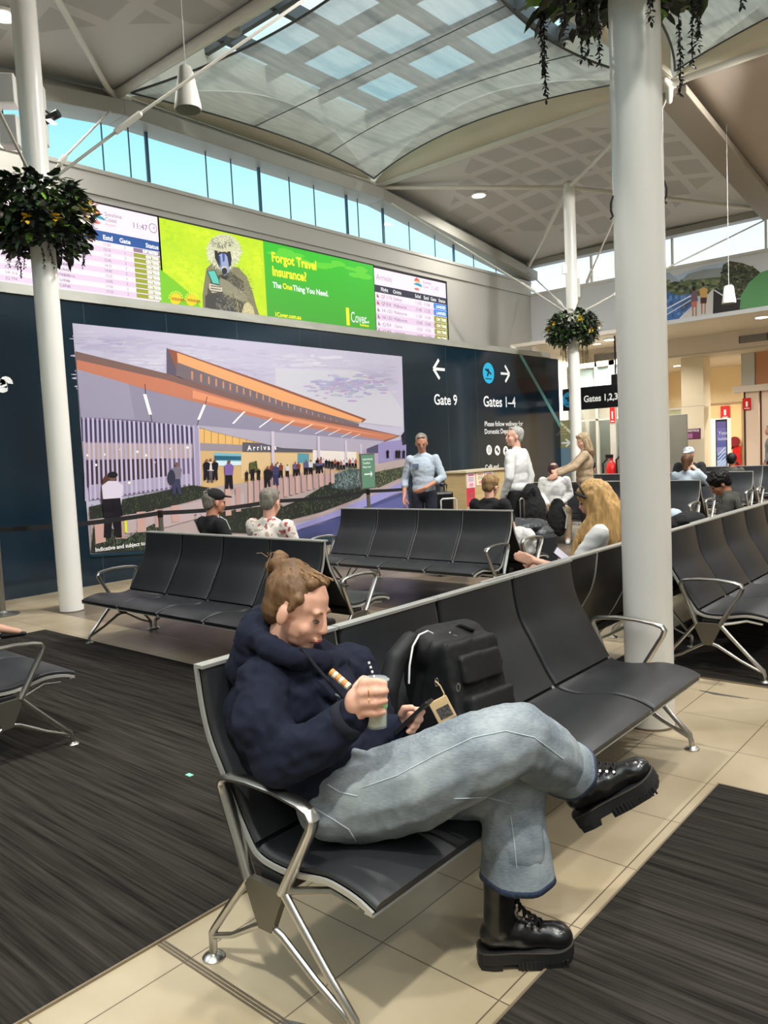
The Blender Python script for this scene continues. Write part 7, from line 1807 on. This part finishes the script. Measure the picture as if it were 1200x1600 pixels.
def greensign(X, Y, px, w_, h_, label, lines=True, base_z=0.98):
    r = world_root('green_sign', (X, Y, base_z), label, 'sign')
    mb = MB(); mb.box((X-w_/2, Y-0.012, base_z+0.02), (X+w_/2, Y+0.012, base_z+0.02+h_)); mb.build('frame', M_POST, r)
    p = Pict('Y', Y-0.0135); p.rect(X-w_/2+.015, base_z+.035, X+w_/2-.015, base_z+h_, sr(92, 134, 112), 1)
    for k, (t_, sz) in enumerate((('International', .05), ('Transfers', .05), ('Please wait', .045))): p.text(t_, X-0.13, base_z+h_-.09-k*.065, sz, sr(226, 236, 228), 2, bold=.001)
    p.line((X-.10, base_z+h_*.45), (X+.10, base_z+h_*.45), .022, WHT, 2); p.line((X+.10, base_z+h_*.45), (X+.06, base_z+h_*.45+.04), .018, WHT, 2); p.line((X+.10, base_z+h_*.45), (X+.06, base_z+h_*.45-.04), .018, WHT, 2)
    p.build('print', MATS['sign_print'], r)
    mb = MB(); mb.tube([(X, Y, base_z-0.05), (X, Y, base_z+.03)], 0.012, 8); mb.build('stem', M_POST, r)
a = at_y(563, 735, 8.9); b_ = at_y(585, 735, 8.9)
greensign((a.x+b_.x)/2, 8.9, None, 0.36, 0.60, 'green notice board on top of a barrier post in front of the picture')
# service counter
cc = at_d(727, 736, 12.5); ce = at_y(788, 735, cc.y).x; cw = at_x(694, 733, cc.x).y
r = world_root('service_counter', (cc.x, cc.y, 0), 'light wood counter with posters between the two standing people', 'counter')
mb = MB(); mb.box((cc.x, cc.y, 0), (ce, cw, cc.z-0.03)); mb.build('body', mat('light_oak', sr(196, 170, 122), 0.5, noise=((2, 2, 22), 0.10, 3)), r)
mb = MB(); mb.box((cc.x-.03, cc.y-.03, cc.z-.03), (ce+.03, cw+.03, cc.z)); mb.build('countertop', mat('oak_top', sr(206, 192, 160), 0.4), r)
cpos = [((729, 739), (743, 762), (240, 216, 224), 'pale pink poster on the wooden counter, upper left'), ((744, 738), (757, 757), (246, 232, 200), 'cream poster on the wooden counter, upper middle'), ((758, 737), (771, 755), (214, 226, 234), 'pale blue poster on the wooden counter, upper right'), ((729, 763), (743, 790), (214, 60, 70), 'red poster low on the wooden counter'), ((758, 757), (771, 790), (126, 190, 160), 'green poster low on the wooden counter')]
for (a, b2, c_, lab) in cpos:
    q0 = at_y(a[0], a[1], cc.y-0.004); q1 = at_y(b2[0], b2[1], cc.y-0.004)
    rr = world_root('poster', (q0.x, cc.y-0.004, q1.z), lab, 'poster'); mb = MB(); mb.box((q0.x, cc.y-0.004, q1.z), (q1.x, cc.y, q0.z)); mb.build('sheet', mat('paper_%d_%d' % (c_[0], c_[1]), sr(*c_), 0.6), rr)
    p = Pict('Y', cc.y-0.0055); wv = q1.x-q0.x; hv = q0.z-q1.z
    p.rect(q0.x+wv*.15, q0.z-hv*.2, q1.x-wv*.15, q0.z-hv*.12, sr(190, 60, 90), 1); 
    for k in range(3): p.rect(q0.x+wv*.15, q0.z-hv*(.34+.1*k), q1.x-wv*.2, q0.z-hv*(.31+.1*k), sr(120, 110, 120), 1)
    p.ell((q0.x+q1.x)/2, q1.z+hv*.22, wv*.26, hv*.12, sr(236, 150, 160), 2, 14); p.build('print', MATS['sign_print'], rr)
q = at_d(688, 740, 12.0); greensign(q.x-0.02, q.y+0.3, None, 0.30, 0.42, 'small green notice beside the wooden counter', base_z=1.02)
mb = MB(); mb.tube([(q.x-0.02, q.y+0.3, 0), (q.x-0.02, q.y+0.3, 1.0)], 0.02, 8); mb.lathe((q.x-.02, q.y+.3, 0), [(.15, 0), (.15, .01), (.03, .02)], 20); tag(mb.build('sign_stand', M_POST, smooth=True), 'slim stand carrying the small green notice', 'stand')
# cases with telescopic handles
def suitcase(pos, size, face, label, m, hz=1.02, hw=0.2, hm=None):
    rz = math.atan2(face[1], face[0]); r = world_root('suitcase', pos, label, 'suitcase'); M = Matrix.Translation(pos) @ Matrix.Rotation(rz, 4, 'Z'); w_, d_, h_ = size
    mb = MB(); mb.box((-d_/2, -w_/2, 0.05), (d_/2, w_/2, h_), 0, M); mb.build('shell', m, r, bevel=0.03)
    mb = MB(); q = lambda x, y, z: M @ V((x, y, z)); mb.tube([q(0, -hw/2, h_-.02), q(0, -hw/2, hz-.02), q(0, -hw/2+.02, hz), q(0, hw/2-.02, hz), q(0, hw/2, hz-.02), q(0, hw/2, h_-.02)], 0.011, 8); mb.build('pull_handle', hm or M_ALU, r, smooth=True)
    for sy in (-1, 1):
        for sx_ in (-1, 1): mb = MB(); mb.tube([q(sx_*d_*.35-.012, sy*w_*.38, .03), q(sx_*d_*.35+.012, sy*w_*.38, .03)], 0.03, 12); mb.build('wheel', M_BLACKP, r)
    return r
suitcase(base_of((701, 780), 9.9), (.42, .25, .62), (-.7, -.7), 'suitcase behind the centre bench with a white-grey telescopic handle showing', mat('case_grey', sr(90, 92, 96), 0.4), hz=0.98, hw=0.20, hm=mat('handle_pale', sr(214, 212, 206), 0.35))
suitcase(base_of((691, 775), 11.6), (.30, .25, .98), (-.7, -.7), 'tall black case beside the standing person in light blue', M_BLACKP, hz=1.10, hw=0.14, hm=M_BLACKP)
suitcase(base_of((816, 800), 9.3), (.36, .22, .56), (-.6, -.8), 'black cabin case beside the person in the white sweatshirt, silver handle extended', M_BLACKP, hz=0.98, hw=0.05)
suitcase(base_of((843, 850), 8.6), (.34, .24, .62), (-.4, -.9), 'dark grey cabin case standing at the near end of the centre bench', mat('case_dark', sr(44, 45, 48), 0.4), hz=0.66, hw=0.12, hm=M_BLACKP)
def softbag(name, parts, label, cat, m, voxel=0.012, sm=5, wr=((10, .008, (1, 1, 1)), (24, .004, (1, 1, 1)))):
    b = Blob()
    for (x, y, d, r) in parts: b.ell(D(x, y, d), (r[0], r[1], r[2]))
    q = D(parts[0][0], parts[0][1], parts[0][2]); q.z -= parts[0][3][2]; o = b.build('body', m, None, voxel=voxel, smooth=sm, wrinkle=list(wr))
    r_ = world_root(name, q, label, cat); setpar(o, r_); return r_
r = softbag('backpack', [(834, 800, 9.75, (.17, .15, .26)), (830, 780, 9.75, (.13, .12, .2))], 'black backpack resting on the cabin case beside the white sweatshirt', 'backpack', C_BLACK)
mb = MB(); mb.tube([D(826, 770, 9.6), D(832, 762, 9.6), D(838, 770, 9.6)], .012, 6); mb.build('carry_loop', C_BLACK, r)
bg_ = softbag('white_bag', [(812, 838, 8.35, (.13, .17, .10)), (816, 856, 8.3, (.12, .15, .13)), (824, 846, 8.25, (.08, .10, .14))], 'crumpled white bag lying on the end seat behind the centre bench', 'bag', mat('white_crinkled', sr(206, 206, 202), 0.7, bump=((30, 30, 30), 0.6, 0.01)))
softbag('dark_jacket', [(826, 822, 8.75, (.28, .20, .08)), (845, 834, 8.7, (.16, .14, .10)), (808, 818, 8.8, (.14, .12, .06))], 'crumpled shiny black jacket draped over the case behind the centre bench', 'jacket', mat('shiny_black', sr(52, 54, 58), 0.35, bump=((25, 25, 25), 0.8, 0.02)))
r = softbag('backpack', [(872, 812, 12.5, (.19, .16, .27)), (871, 800, 12.5, (.15, .13, .22))], 'black backpack on the floor at the feet of the seated person in white', 'backpack', C_BLACK)
mb = MB(); mb.tube([D(880, 792, 12.3), D(886, 806, 12.3), D(884, 826, 12.3)], .014, 6); mb.build('strap', M_GREYP, r)
q = V((9.3, 2.52, 0.44)); 
softbag('shoulder_bag', [(1076, 812, 7.2, (.22, .14, .07)), (1060, 818, 7.2, (.16, .12, .06))], 'black bag lying behind the right-hand bench next to the curly-haired person', 'bag', C_BLACK)
b = Blob(); b.ell(D(1052, 806, 7.5), (.09, .09, .07)); o = b.build('cloth_body', C_LBLUE, None, voxel=.012, smooth=3, wrinkle=[(14, .006, (1, 1, 1))]); rr = world_root('folded_cloth', D(1052, 812, 7.5), 'pale blue folded cloth beside the black bag behind the right-hand bench', 'cloth'); setpar(o, rr)
